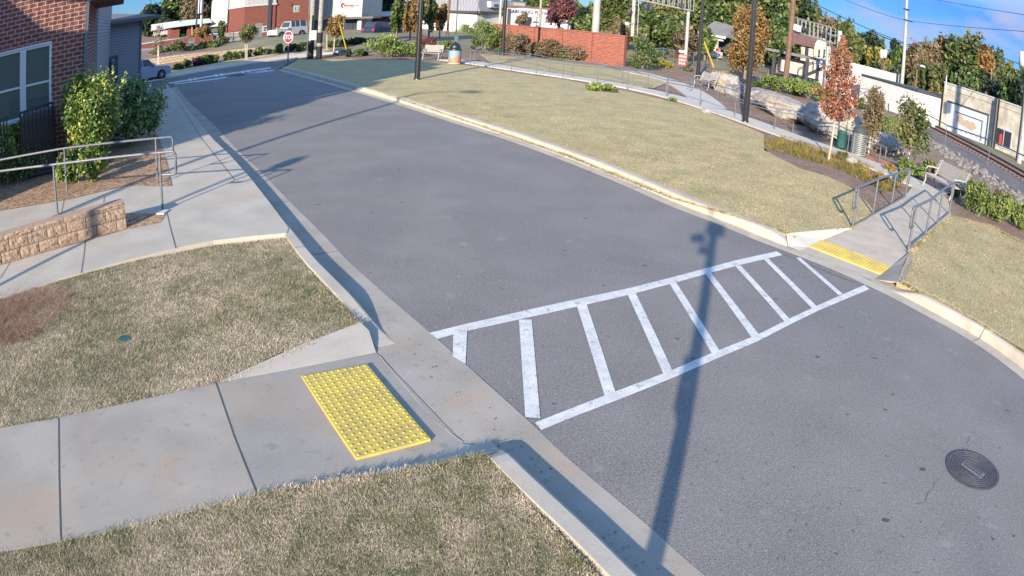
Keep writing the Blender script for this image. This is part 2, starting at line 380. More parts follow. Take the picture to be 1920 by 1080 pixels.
leafmat('leaf_orange_low', [(.07, .06, .02), (.17, .13, .04), (.30, .19, .06), (.34, .24, .08), (.12, .13, .04)], .7, .3)
leafmat('blade', [(.09, .115, .045), (.19, .20, .085), (.35, .30, .18), (.50, .40, .29), (.70, .57, .44)], .8, .3)
leafmat('blade_right', [(.11, .125, .04), (.25, .23, .09), (.44, .35, .17), (.53, .42, .24), (.62, .51, .34)], .8, .3)
leafmat('needle', [(.20, .12, .08), (.28, .165, .10), (.42, .28, .18), (.36, .31, .27)], .8, .2)
leafmat('grassy', [(.05, .07, .02), (.13, .13, .03), (.25, .2, .05), (.34, .2, .06), (.2, .2, .05)], .7, .3)

# ================================================================== GROUND
def polyG(px, z, n=6): return [G(x, y, z) for x, y in densify(px+[px[0]], n)[:-1]]
def tess(b, P, m):
    from mathutils.geometry import tessellate_polygon
    V3 = [Vector(p) for p in P]; flat = [Vector((p.x, p.y, 0)) for p in V3]; k = len(b.v); b.v += [tuple(p) for p in V3]; i_ = b._mi(m)
    for t in tessellate_polygon([flat]):
        a, c, d = (flat[j] for j in t)
        if (c-a).cross(d-a).z < 0: t = t[::-1]
        b.f.append(tuple(k+j for j in t)); b.mi.append(i_)
def lineG(px, z, n=6): return [G(x, y, z) for x, y in densify(px, n)]
def sheet(name, pts, z, m, thick=0.0, label=None):
    b = MB(); P = [(p[0], p[1]) for p in pts]; tess(b, [(x, y, z) for x, y in P], m)
    if thick:
        n = len(P)
        for i in range(n):
            a, c = P[i], P[(i+1) % n]; b.face([(a[0], a[1], z-thick), (c[0], c[1], z-thick), (c[0], c[1], z), (a[0], a[1], z)], m)
    o = b.build(name); return tag(o, kind='structure')
def ss(a, b, x): t = max(0, min(1, (x-a)/(b-a))); return t*t*(3-2*t)
def ter(x, y):
    D = math.hypot(x, y); az = math.degrees(math.atan2(x, y))
    left = 1-ss(-12, -4, az) if y > 0 else 0
    z = -.05+left*1.25*ss(54, 64, D)
    z += (1-left)*.9*ss(58, 95, D)*(1-ss(14, 22, az))
    z += 3.0*ss(95, 170, D)
    return z
b = MB(); rows = []
for D in [0, 3, 8, 15, 25, 40, 50, 54, 56, 58, 60, 62, 64, 68, 75, 85, 95, 110, 130, 150, 170, 250, 400, 800]:
    row = []
    for k in range(97):
        a = 2*math.pi*k/96; x, y = D*math.sin(a), D*math.cos(a); row.append((x, y, ter(x, y)))
    rows.append(row)
b.grid(rows, 'earth'); tag(b.build('ground', smooth=True), kind='structure')

# road edges (asphalt / gutter line), traced on the ground
LE_px = [(1560, 1260), (1310, 1072), (1218, 988), (1140, 923), (1060, 856), (1000, 797), (880, 690), (800, 618), (720, 550), (691, 524), (652, 490), (605, 438), (547, 382), (481, 313), (446, 283), (400, 232), (352, 190), (330, 161)]
LE = [G(x, y) for x, y in LE_px]
RE_px = [(519, 131), (667, 173), (760, 201), (840, 228), (940, 259), (1060, 303), (1168, 347), (1260, 389), (1340, 418), (1420, 452), (1490, 478), (1560, 505), (1623, 534), (1683, 563), (1737, 593), (1792, 622), (1853, 660), (1920, 712), (1990, 775)]
RE = [G(x, y) for x, y in RE_px]
def smooth_line(P, n=6):
    o = []
    for i in range(len(P)-1):
        for k in range(n): o.append(P[i].lerp(P[i+1], k/n))
    o.append(P[-1])
    for _ in range(6): o = [o[0]]+[(o[i-1]+o[i]*2+o[i+1])/4 for i in range(1, len(o)-1)]+[o[-1]]
    return o
LE = smooth_line(LE); RE = smooth_line(RE)
def offs(P, d):              # offset to the left of travel
    o = []
    for i, p in enumerate(P):
        t = (P[min(i+1, len(P)-1)]-P[max(i-1, 0)]); t.z = 0; t.normalize(); o.append(p+Vector((-t.y, t.x, 0))*d)
    return o
def at_z(P, z): return [Vector((p.x, p.y, z)) for p in P]
# asphalt
b = MB(); row1 = LE; row2 = list(reversed(RE))
def resample(P, n):
    d = [0]
    for i in range(1, len(P)): d.append(d[-1]+(P[i]-P[i-1]).length)
    o = []
    for k in range(n):
        t = d[-1]*k/(n-1); i = max(j for j in range(len(d)) if d[j] <= t+1e-9); i = min(i, len(P)-2)
        o.append(P[i].lerp(P[i+1], (t-d[i])/(d[i+1]-d[i]+1e-9)))
    return o
near = [Vector((1.6, -1, 0)), Vector((30, -12, 0)), Vector((14, -2, 0))]
poly = [Vector((1.8, 0.5, 0))]+LE+RE+[Vector((7.2, 1.2, 0)), Vector((7.5, -3, 0)), Vector((2.6, -3, 0))]
sheet('road', poly, 0.0, 'asphalt')
# cross street
cs = polyG([(150, 178), (262, 157), (322, 143), (393, 130), (502, 114), (560, 105), (552, 113), (519, 131), (330, 161), (262, 205), (200, 230)], 0.0, 2)
sheet('cross_street', cs, .004, 'asphalt_far')
def swept(name, P, prof, m, caps=True, t0=0, t1=0):        # prof: list of (offset, z); t0, t1: lengths over which the kerb drops to the ground
    d_ = [0]
    for i in range(1, len(P)): d_.append(d_[-1]+(P[i]-P[i-1]).length)
    def k_(i):
        k = 1.0
        if t0: k = min(k, ss(0, t0, d_[i]))
        if t1: k = min(k, ss(0, t1, d_[-1]-d_[i]))
        return k
    b = MB(); rows = [[Vector((q.x, q.y, z if z < .01 else .006+(z-.006)*k_(i))) for i, q in enumerate(offs(P, d))] for d, z in prof]
    b.grid(rows, m)
    if caps:
        for k in (0, -1): b.face([r[k] for r in rows]+([] if True else []), m)
    return tag(b.build(name), kind='structure')
def cut(P, px0, px1):        # part of polyline between the points nearest two ground points
    a, c = G(*px0), G(*px1)
    i = min(range(len(P)), key=lambda k: (P[k]-a).length); j = min(range(len(P)), key=lambda k: (P[k]-c).length)
    return P[min(i, j):max(i, j)+1]
# gutters; left side lies to the left of travel (near -> far)
swept('gutter', LE, [(0, .003), (.12, .002), (.47, .004), (.47, -.003)], 'concrete_grey', False)
swept('gutter', RE, [(0, .003), (.30, .004), (.30, -.1)], 'concrete_warm', False)
KP = [(.46, .004), (.47, .06), (.50, .135), (.53, .15), (.68, .15), (.69, .0)]
lk1 = cut(LE, (1560, 1260), (1006, 803)); lk2 = cut(LE, (815, 630), (330, 161))
swept('kerb', lk1, KP, 'concrete', t1=.45)
swept('kerb', lk2, KP, 'concrete', t0=1.3)
KR = [(.30, .004), (.32, .07), (.37, .14), (.41, .155), (.57, .155), (.58, .0)]
rk1 = cut(RE, (519, 131), (1492, 479)); rk2 = cut(RE, (1650, 547), (1990, 775))
swept('kerb', rk1, KR, 'concrete_warm', t1=.9); swept('kerb', rk2, KR, 'concrete_warm', t0=.7)
sheet('gutter_pan', [Vector((p.x, p.y, 0)) for p in cut(LE, (1003, 800), (808, 625))]+lineG([(739, 654), (707, 660), (868, 833), (908, 838)], 0, 1), .0055, 'concrete_grey')
def kerb_joints(P, prof, step=3.0, s0=1.0, m='joint'):
    d = s0; acc = 0; b = MB()
    for i in range(1, len(P)-1):
        acc += (P[i]-P[i-1]).length
        if acc > d:
            d += step; t = (P[i+1]-P[i-1]).normalized()*.006; n = Vector((-t.y, t.x, 0)).normalized()
            for k in range(len(prof)-1):
                (o0, z0), (o1, z1) = prof[k], prof[k+1]; a, c = P[i]+n*o0+Vector((0, 0, z0+.003)), P[i]+n*o1+Vector((0, 0, z1+.003))
                if k in (0, 1): a, c = a-n*.003, c-n*.003
                b.face([a-t, c-t, c+t, a+t], m)
    tag(b.build('kerb_joint'), kind='structure')
kerb_joints(lk1[:-12], [(.02, .004), (.45, .005)]+KP[1:5]); kerb_joints(lk2[14:], [(.02, .004), (.45, .005)]+KP[1:5]); kerb_joints(rk1[:-14], [(.02, .004), (.29, .005)]+KR[1:5]); kerb_joints(rk2[8:], [(.02, .004), (.29, .005)]+KR[1:5])
# lawns, walks and beds
RK = offs(cut(RE, (519, 131), (1462, 467)), .57)
rl = [Vector((p.x, p.y, 0)) for p in RK]
lawnR_top = lineG([(1484, 437), (1540, 432), (1597, 427), (1640, 398), (1625, 378), (1594, 351), (1555, 332), (1500, 316), (1433, 282), (1432, 252), (1395, 236), (1312, 204), (1180, 172), (1055, 149), (960, 136), (888, 124), (780, 113), (640, 111), (560, 112)], .12, 3)
sheet('lawn', rl+lawnR_top, .125, 'lawn_right', .13)
rk2b = offs(rk2, .57)
lawnR2 = [Vector((p.x, p.y, 0)) for p in rk2b]+[Vector((9, 3, 0)), Vector((20, 8, 0)), Vector((24, 14, 0))]+lineG([(1990, 490), (1920, 457), (1859, 424), (1782, 405), (1706, 472)], .12, 3)
sheet('lawn', lawnR2, .125, 'lawn_right', .13)
lawn1_px = [(-60, 600), (0, 564), (110, 527), (233, 493), (400, 460), (541, 446), (575, 500), (612, 545), (650, 583), (674, 606), (600, 632), (520, 663), (405, 720), (110, 783), (0, 801), (-60, 812)]
sheet('lawn', polyG(lawn1_px, .12, 3), .115, 'grass_ground')
lawn2_px = [(-60, 1046), (0, 1032), (114, 1016), (300, 972), (482, 930), (700, 893), (903, 853), (950, 905), (1060, 1020), (1110, 1080), (1160, 1140), (600, 1250), (-60, 1200)]
sheet('lawn', polyG(lawn2_px, .12, 3), .115, 'grass_ground')
mulch_px = [(560, 112), (640, 100), (900, 96), (1200, 100), (1400, 108), (1500, 125), (1600, 158), (1700, 228), (1800, 292), (1920, 378), (1990, 430), (1990, 500), (1859, 424), (1782, 405), (1740, 420), (1594, 400), (1480, 330), (1400, 240), (1250, 200), (1055, 152), (888, 126)]
sheet('mulch_bed', polyG(mulch_px, .08, 4), .085, 'mulch')
sheet('lawn', polyG([(898, 101), (1000, 108), (1120, 122), (1180, 137), (1235, 147), (1247, 157), (1225, 166), (1150, 158), (1000, 137), (920, 118)], .12, 3), .125, 'lawn_right')
sheet('clay_patch', polyG([(1625, 290), (1650, 296), (1672, 306), (1668, 322), (1640, 318), (1622, 303)], .12, 3), .095, 'clay')
sheet('gutter_pan', polyG([(668, 610), (735, 630), (752, 668), (706, 672)], 0, 1), .0022, 'concrete_grey')
sheet('gutter_pan', polyG([(1632, 522), (1668, 512), (1712, 520), (1706, 548), (1660, 552), (1640, 540)], 0, 1), .0022, 'concrete_warm')
# near-left walk with joints
walk_px = [(-60, 812), (0, 798), (110, 783), (250, 753), (405, 718), (500, 700), (705, 662), (737, 657), (790, 720), (850, 790), (905, 836), (868, 858), (700, 888), (482, 930), (300, 970), (114, 1016), (0, 1030), (-60, 1042)]
def walk_mesh():
    b = MB(); top = [(-60, 812), (110, 783), (405, 718), (560, 690), (640, 674), (705, 660)]; bot = [(-60, 1042), (114, 1015), (482, 926), (640, 894), (780, 868), (868, 832)]
    zt = [.135, .135, .13, .085, .05, .012]; rows = []
    for k in range(9):
        r = []
        for i in range(len(top)):
            x = top[i][0]+(bot[i][0]-top[i][0])*k/8; y = top[i][1]+(bot[i][1]-top[i][1])*k/8
            r.append(G(x, y, zt[i]))
        rows.append(r)
    b.grid(rows, 'concrete_grey'); b.grid([[p-Vector((0, 0, .2)) for p in rows[-1]], rows[-1]], 'concrete_grey'); b.grid([rows[0], [p-Vector((0, 0, .2)) for p in rows[0]]], 'concrete_grey')
    tag(b.build('sidewalk'), kind='structure')
walk_mesh()
def strip_px(name, px, z, w, m):
    P = [G(x, y, z) for x, y in densify(px, 3)]; b = MB(); b.grid([offs(P, w/2), offs(P, -w/2)], m)
    return tag(b.build(name), kind='structure')
strip_px('walk_joint', [(110, 783), (111, 900), (114, 1014)], .1385, .013, 'joint')
strip_px('walk_joint', [(405, 718), (440, 820), (482, 926)], .1335, .012, 'joint')
# ramp bottom, flares
b = MB()
A, B_, C_, D_ = G(705, 660, .012), G(740, 655, .006), G(905, 838, .006), G(868, 832, .012)
b.face([G(700, 661, .012), G(707, 660, .0075), G(870, 831, .0075), G(868, 834, .012)], 'concrete_grey')
tag(b.build('ramp'), kind='structure')
b = MB()
b.face([G(405, 718, .131), G(560, 690, .088), G(705, 661, .016), G(692, 620, .10), G(676, 604, .135), G(560, 648, .135)], 'concrete')
tag(b.build('ramp_flare'), kind='structure')
b = MB()
b.face([G(482, 926, .132), G(640, 894, .086), G(780, 868, .051), G(868, 832, .014), G(905, 836, .02), G(922, 832, .03), G(935, 845, .14), G(905, 853, .14), G(700, 893, .125)], 'concrete')
tag(b.build('ramp_flare'), kind='structure')
strip_px('walk_joint', [(712, 668), (760, 725), (815, 790), (868, 830)], .016, .012, 'concrete_warm')
# upper-left walk: raised slab along the road and branch to the left
up_px = [(-60, 620), (0, 561), (110, 524), (233, 490), (330, 466), (400, 452), (470, 444), (538, 438), (541, 428), (505, 380), (470, 335), (430, 290), (400, 262), (370, 228), (345, 195), (322, 165), (300, 168), (295, 200), (285, 235), (300, 262), (312, 330), (318, 345), (240, 345), (130, 372), (0, 392), (-60, 400)]
sheet('sidewalk', polyG(up_px, .15, 3), .16, 'concrete', .2)
strip_px('walk_joint', [(312, 395), (320, 430), (330, 466)], .166, .012, 'joint')
strip_px('walk_joint', [(160, 450), (157, 480), (152, 512)], .166, .012, 'joint')
strip_px('walk_joint', [(196, 368), (193, 388)], .166, .012, 'joint'); strip_px('walk_joint', [(120, 375), (115, 400)], .166, .012, 'joint')
strip_px('walk_joint', [(440, 337), (380, 262), (330, 185)], .166, .012, 'joint')
strip_px('walk_joint', [(20, 490), (0, 522)], .166, .012, 'joint')
# straw bed behind the ramp walk
bed_px = [(-60, 408), (0, 396), (130, 374), (240, 348), (322, 350), (318, 330), (310, 295), (300, 262), (285, 235), (200, 230), (100, 235), (-60, 260)]
sheet('straw_bed', polyG(bed_px, .16, 3), .172, 'straw')
sheet('straw_bed', polyG([(0, 498), (60, 480), (150, 455), (238, 430), (300, 418), (312, 402), (240, 400), (100, 430), (0, 452)], .16, 2), .166, 'straw')

# far-right ramp
b = MB()
L_ = [G(1541, 451, .03), G(1597, 428, .08), G(1640, 401, .12), G(1694, 371, .13), G(1712, 348, .13)]
R_ = [G(1670, 501, .03), G(1706, 473, .08), G(1745, 438, .12), G(1784, 405, .13), G(1775, 365, .13)]
b.grid([L_, R_], 'concrete_warm'); b.grid([[p-Vector((0, 0, .15)) for p in L_], L_], 'concrete_warm'); b.grid([R_, [p-Vector((0, 0, .15)) for p in R_]], 'concrete')
tag(b.build('ramp'), kind='structure')
b = MB(); b.face([G(1517, 463, .008), G(1500, 470, .006), G(1640, 528, .006), G(1651, 515, .008)], 'concrete_warm')
b.face([G(1517, 463, .008), G(1541, 451, .03), G(1670, 501, .03), G(1651, 515, .008)], 'concrete_warm')
tag(b.build('ramp_foot'), kind='structure')
b = MB(); tess(b, [G(1474, 438, .16), G(1520, 433, .15), G(1580, 428, .135), G(1597, 428, .10), G(1541, 451, .034), G(1517, 463, .014), G(1498, 470, .012), G(1478, 462, .04)], 'concrete_pale'); tag(b.build('ramp_flare'), kind='structure')
b = MB(); tess(b, [G(1640, 524, .012), G(1651, 515, .016), G(1670, 501, .036), G(1706, 473, .135), G(1712, 486, .14), G(1700, 512, .15), G(1696, 530, .155), G(1668, 530, .06)], 'concrete_grey'); tag(b.build('ramp_flare'), kind='structure')
# park paths
def path_px(name, px, w, m, z=.135):
    P = smooth_line([G(x, y, .12) for x, y in px], 4); b = MB(); a, c = at_z(P, z), at_z(offs(P, w), z)
    b.grid([at_z(P, 0), a, c, at_z(offs(P, w), 0)], m); return tag(b.build(name), kind='structure')
path_px('path', [(1752, 366), (1712, 350), (1640, 318), (1557, 287), (1448, 251), (1390, 229), (1312, 202), (1240, 180), (1180, 167), (1055, 146), (960, 133), (888, 121), (800, 112)][:7], -1.5, 'concrete_pale')
path_px('path', [(1312, 202), (1240, 180), (1180, 166), (1055, 145), (960, 132), (888, 120), (820, 112)], -1.5, 'concrete_pale', .137)
path_px('path', [(1300, 196), (1285, 178), (1250, 153), (1210, 143), (1165, 132)], -1.6, 'concrete_pale', .139)

# ------------------------------------------------------------------ painted markings
def quad_mark(name, pts, z, m='paint_white'):
    b = MB(); b.face([G(x, y, z) for x, y in pts], m); return tag(b.build(name), kind='structure')
def band(name, top, bot, z):
    b = MB(); b.grid([[G(x, y, z) for x, y in densify(top, 2)], [G(x, y, z) for x, y in densify(bot, 2)]], 'paint_white'); return tag(b.build(name), kind='structure')
band('crosswalk_line', [(806, 624), (866, 609), (980, 583), (1080, 561), (1176, 541), (1256, 521), (1323, 503), (1380, 488), (1456, 471)], [(818, 636), (868, 622), (982, 597), (1082, 575), (1178, 553), (1258, 532), (1324, 513.5), (1382, 498), (1467, 478)], .0045)
band('crosswalk_line', [(1003, 792), (1080, 762), (1156, 733), (1257, 695), (1346, 657), (1419, 628), (1479, 598), (1532, 573), (1621, 534)], [(1015, 806), (1084, 778), (1160, 749), (1260, 709), (1349, 670), (1422, 639), (1482, 608), (1535, 582), (1630, 542)], .0045)
for q in [[(850, 622), (876, 619), (873, 682), (849, 668)], [(973, 599), (997, 599), (1013, 784), (985, 782)], [(1081, 571), (1100, 570), (1156, 741), (1134, 743)],
          [(1176, 550), (1192, 549), (1263, 699), (1245, 704)], [(1255, 531), (1268, 530), (1352, 662), (1338, 668)], [(1321, 511), (1331, 509), (1425, 630), (1410, 634)],
          [(1378, 498), (1389, 498), (1482, 600), (1472, 604)], [(1431, 485), (1440, 484), (1533, 576), (1524, 580)], [(1492, 483), (1500, 483), (1580, 551), (1573, 554)]]:
    quad_mark('crosswalk_stripe', q, .0085)
band('crosswalk_line', [(316, 155), (400, 141), (507, 126)], [(318, 157), (402, 143), (509, 128)], .009)
band('crosswalk_line', [(326, 157), (404, 147), (500, 131)], [(328, 158.5), (406, 149), (502, 132.5)], .009)
band('stop_line', [(422, 143.5), (512, 131)], [(424, 145), (515, 132.5)], .009)
for x, y in [(356, 150.5), (366, 149), (405, 142.5), (415, 141), (455, 136), (465, 134.5)]: quad_mark('crosswalk_stripe', [(x-3, y-3), (x+2, y-3.4), (x+4, y+1), (x-1, y+1.5)], .012)

def crack(px, w=.008, m='joint', z=.0035, jit=.03, seed=1):
    rs = random.Random(seed); P = [G(x, y, z) for x, y in densify(px, 14)]; P = [p+Vector((rs.gauss(0, jit), rs.gauss(0, jit), 0)) for p in P]; b = MB()
    W = [w*rs.uniform(.25, 1.2) for _ in P]
    n_ = []
    for i, p in enumerate(P):
        t = (P[min(i+1, len(P)-1)]-P[max(i-1, 0)]).normalized(); n_.append(Vector((-t.y, t.x, 0)))
    b.grid([[p+q*k/2 for p, q, k in zip(P, n_, W)], [p-q*k/2 for p, q, k in zip(P, n_, W)]], m); tag(b.build('road_crack'), kind='structure')
crack([(1468, 476), (1540, 505), (1600, 528)], .02, 'joint', .006, .012, 3); crack([(1490, 484), (1570, 518), (1630, 540)], .012, 'joint', .006, .015, 4)
crack([(1720, 940), (1800, 860), (1830, 800)], .005, seed=5)
for k, (x, y, r_) in enumerate([(1060, 470, .02), (1730, 880, .035), (1660, 975, .03), (1590, 777, .018), (1660, 768, .02), (1455, 560, .02), (1270, 635, .02), (1900, 1005, .02)]):
    c = G(x, y, .0035); b = MB(); rs_ = random.Random(k); b.face([c+Vector((math.cos(2*math.pi*j/9)*r_*rs_.uniform(.5, 1.2)*1.6, math.sin(2*math.pi*j/9)*r_*rs_.uniform(.5, 1.2), 0)) for j in range(9)], 'joint'); tag(b.build('road_stain'), kind='structure')
# ------------------------------------------------------------------ tactile pads
def tactile(name, c, m_u, n_v, label):       # corners world c0..c3, grid of domes m_u x n_v
    r = empty(name, c[0], label, 'tactile pad')
    b = MB(); up = Vector((0, 0, .018)); b.hexa([p-Vector((0, 0, .01)) for p in c]+[p+up for p in c], 'yellow'); part(b, 'plate', r, bevel=.004)
    b = MB()
    e1, e2 = (c[1]-c[0]), (c[3]-c[0])
    for i in range(m_u):
        for j in range(n_v):
            u, v = (i+.5)/m_u, (j+.5)/n_v
            if i == m_u-1 and m_u > 8 and 0: continue
            p = c[0].lerp(c[1], u).lerp(c[3].lerp(c[2], u), v)+up
            rad = min(e1.length/m_u, e2.length/n_v)*.22
            b.lathe([(rad, -.001), (rad*.85, rad*.28), (rad*.45, rad*.45), (.0005, rad*.48)], p, 'yellow', 8)
    o = part(b, 'dome_field', r, smooth=True); tag(o, kind='stuff')
    return r
tactile('tactile_pad', [G(565, 707, .083), G(688, 685, .045), G(808, 826, .045), G(668, 862, .083)], 10, 20, 'large yellow tactile pad with raised domes on the near sidewalk ramp')
tactile('tactile_pad', [G(1517.5, 463, .012), G(1541.5, 451, .034), G(1669.5, 501, .034), G(1651, 515, .012)], 10, 24, 'far yellow tactile pad at the foot of the ramp between the two short handrails')

# manhole cover
c0 = G(1824, 881, 0)
r = empty('manhole_cover', c0, 'round cast iron manhole cover set in the asphalt at right', 'manhole cover')
b = MB(); b.lathe([(.372, -.01), (.372, .010), (.335, .012), (.33, .006), (.0, .006)], c0, 'iron', 40); part(b, 'frame', r)
b = MB(); 
for k in range(6):
    rr = .31-.033*k; b.lathe([(rr, .006), (rr-.003, .010), (rr-.013, .010), (rr-.016, .006)], c0, 'iron', 40)
part(b, 'ring_ribs', r)
b = MB(); ang = math.atan2((G(1860, 905)-G(1790, 855)).y, (G(1860, 905)-G(1790, 855)).x)
Mh = Matrix.Translation(c0)@Matrix.Rotation(ang, 4, 'Z')
b.box(-.16, .16, -.06, .06, .006, .014, 'iron_pale', Mh)
for row in (-.028, .028):
    for k in range(6): b.box(-.135+k*.048, -.105+k*.048, row-.016, row+.016, .0145, .019, 'iron', Mh)
part(b, 'name_plate', r)
b = MB(); v0 = G(233, 634, .13); b.lathe([(.001, .004), (.075, .004), (.088, -.002), (.092, -.02)], v0, 'green_plastic', 20)
tag(b.build('valve_cover', smooth=True), 'small round green valve cover sunk in the left lawn', 'valve cover')

# ================================================================== LEFT BUILDING
dirp = Vector((math.sin(R(50)), math.cos(R(50)), 0))      # along the brick front, to the right
C1_ = Vector((-.605*19.3, .796*19.3, .2))
roadd = Vector((-math.sin(R(34)), math.cos(R(34)), 0))
bl = empty('apartment_building', C1_, 'dark red brick apartment building with lap siding wing at the left edge', 'building')
PF = Plane(C1_-dirp*12, C1_)
b = MB()
def wall_with_holes(b, PL, u0, u1, z0, z1, holes, m, depth, reveal=.12, rm=None):
    us = sorted({u0, u1, *[h[0] for h in holes], *[h[1] for h in holes]}); zs = sorted({z0, z1, *[h[2] for h in holes], *[h[3] for h in holes]})
    for i in range(len(us)-1):
        for j in range(len(zs)-1):
            uc, zc = (us[i]+us[i+1])/2, (zs[j]+zs[j+1])/2
            if any(h[0] < uc < h[1] and h[2] < zc < h[3] for h in holes): continue
            b.face([PL.at(us[i], zs[j]), PL.at(us[i+1], zs[j]), PL.at(us[i+1], zs[j+1]), PL.at(us[i], zs[j+1])], m)
    for h in holes:
        q = [(h[0], h[2]), (h[1], h[2]), (h[1], h[3]), (h[0], h[3])]
        for k in range(4):
            a, c = q[k], q[(k+1) % 4]; b.face([PL.at(*a), PL.at(*c), PL.at(*c, -reveal), PL.at(*a, -reveal)], rm or m)
W1 = (PF.uz(97, 80)[0], PF.uz(97, 80)[1]); uR = W1[0]; zT = (PF.uz(97, 77)[1]+PF.uz(0, 105)[1])/2; zB = PF.uz(94, 212)[1]
uM = PF.uz(43, 120)[0]; uL = uM-(uR-uM)
wall_with_holes(b, PF, -2, 12, -.2, 8.2, [(uL, uR, zB, zT)], 'brick_house', .3, .09)
q0 = PF.at(12, 0); 
b.hexa([PF.at(-2, -.2, -.3), PF.at(12, -.2, -.3), PF.at(12, -.2, -.3)+roadd*8.3, PF.at(-2, -.2, -.3)+roadd*8.3]+[p+Vector((0, 0, 8.4)) for p in [PF.at(-2, -.2, -.3), PF.at(12, -.2, -.3), PF.at(12, -.2, -.3)+roadd*8.3, PF.at(-2, -.2, -.3)+roadd*8.3]], 'brick_house')
b.face([PF.at(12, -.2), PF.at(12, -.2, -.3), PF.at(12, 8.2, -.3), PF.at(12, 8.2)], 'brick_house')
part(b, 'brick_wall', bl, uv=True)
nr_ = Vector((roadd.y, -roadd.x, 0)); b = MB(); q = PF.at(12, 0, -.5)
b.hexa([Vector((p.x, p.y, 4.7)) for p in (q+roadd*1.5, q+nr_*1.2+roadd*1.5, q+nr_*1.2+roadd*7.5, q+roadd*7.5)]+[Vector((p.x, p.y, 8.3)) for p in (q+roadd*1.5, q+nr_*1.2+roadd*1.5, q+nr_*1.2+roadd*7.5, q+roadd*7.5)], 'brick_house'); part(b, 'shadow_bay', bl, uv=True)  # bay added to widen the building's shadow across the road
# soldier course lintel
b = MB(); 
for k in range(34):
    u = uL-.25+k*(uR-uL+.3)/34
    b.hexa([PF.at(u, zT+.03, .004), PF.at(u+.075, zT+.03, .004), PF.at(u+.075, zT+.03, -.02), PF.at(u, zT+.03, -.02), PF.at(u, zT+.36, .004), PF.at(u+.075, zT+.36, .004), PF.at(u+.075, zT+.36, -.02), PF.at(u, zT+.36, -.02)], 'brick_house')
part(b, 'lintel', bl, uv=True)
def pbox(b, PL, u0, u1, z0, z1, o0, o1, m):
    b.hexa([PL.at(u0, z0, o1), PL.at(u1, z0, o1), PL.at(u1, z0, o0), PL.at(u0, z0, o0), PL.at(u0, z1, o1), PL.at(u1, z1, o1), PL.at(u1, z1, o0), PL.at(u0, z1, o0)], m)
for (a, c) in ((uL, uM-.03), (uM+.03, uR)):
    f = MB(); w = .07
    pbox(f, PF, a, a+w, zB, zT, -.10, .0, 'window_frame'); pbox(f, PF, c-w, c, zB, zT, -.10, .0, 'window_frame')
    pbox(f, PF, a+w, c-w, zT-w, zT, -.10, -.002, 'window_frame'); pbox(f, PF, a+w, c-w, zB, zB+w, -.10, -.002, 'window_frame')
    zm = zB+(zT-zB)*.46; pbox(f, PF, a+w, c-w, zm-.03, zm+.03, -.09, -.02, 'window_frame')
    wf = part(f, 'window', bl)
    g = MB(); pbox(g, PF, a+w, c-w, zB+w, zT-w, -.075, -.06, 'glass'); part(g, 'pane', wf)
    g = MB(); g.face([PF.at(a+w, zB+w, -.2), PF.at(c-w, zB+w, -.2), PF.at(c-w, zT-w, -.2), PF.at(a+w, zT-w, -.2)], 'blinds'); part(g, 'blind', wf)
b = MB(); pbox(b, PF, uM-.03, uM+.03, zB, zT, -.10, .02, 'window_frame'); pbox(b, PF, uL, uR, zT, zT+.05, -.05, .03, 'window_frame'); pbox(b, PF, uL, uR+.04, zB-.06, zB, -.05, .06, 'window_frame'); part(b, 'window_trim', bl)
# glass must show some light behind: keep it dark but reflective
b = MB(); ud = PF.uz(161, 80)[0]; pbox(b, PF, ud-.05, ud+.05, 2.3, 8.2, .01, .10, 'galv'); pbox(b, PF, ud-.05, ud+.05, .2, 2.3, .01, .10, 'dark_metal'); part(b, 'downspout', bl)
# siding wing further along
A1 = F(168, 100, 27.5); A2 = F(182, 100, 28.2)
PA = Plane(A1, A2)
b = MB(); pbox(b, PA, 0, PA.len, .1, 6.6, -.3, 0, 'siding_grey'); part(b, 'corner_board', bl)
A3 = F(207, 100, 38.5)
PS = Plane(A2, A3)
b = MB(); b.face([PS.at(0, .1), PS.at(PS.len, .1), PS.at(PS.len, 6.6), PS.at(0, 6.6)], 'siding_lit'); part(b, 'siding_wall', bl, uv=True)
B2 = F(263, 140, 39.7); PBk = Plane(A3, B2)
b = MB(); zE = PBk.uz(240, 42)[1]
b.hexa([PBk.at(-.2, 0, 0), PBk.at(PBk.len, 0, 0), PBk.at(PBk.len, 0, -7), PBk.at(-.2, 0, -7), PBk.at(-.2, zE+.3, 0), PBk.at(PBk.len, zE+.3, 0), PBk.at(PBk.len, zE+.3, -7), PBk.at(-.2, zE+.3, -7)], 'siding')
part(b, 'siding_wall', bl, uv=True)
b = MB(); pbox(b, PBk, PBk.len-.12, PBk.len+.03, 0, zE, -.12, .03, 'siding_grey'); part(b, 'corner_board', bl)
b = MB(); e = PBk
b.hexa([e.at(-.5, zE, .7), e.at(e.len+.9, zE, .7), e.at(e.len+.9, zE, -7.5), e.at(-.5, zE, -7.5), e.at(-.5, zE+.18, .7), e.at(e.len+.9, zE+.18, .7), e.at(e.len+.9, zE+.18, -7.5), e.at(-.5, zE+.18, -7.5)], 'soffit')
b.hexa([e.at(-.5, zE+.18, .7), e.at(e.len+.9, zE+.18, .7), e.at(e.len+.9, zE+.18, -7.5), e.at(-.5, zE+.18, -7.5), e.at(-2.0, zE+.85, -1.5), e.at(e.len-1.6, zE+.85, -2.5), e.at(e.len-1.6, zE+.85, -5.5), e.at(-2.0, zE+.85, -5.5)], 'roof_grey')
part(b, 'roof', bl)
mtr = Plane(F(188, 130, 35.6), F(206, 130, 36.0))
b = MB(); pbox(b, mtr, 0, mtr.len*.78, mtr.uz(195, 143)[1], mtr.uz(195, 112)[1], -.2, 0, 'galv'); mb_ = part(b, 'utility_panel', bl, bevel=.02)
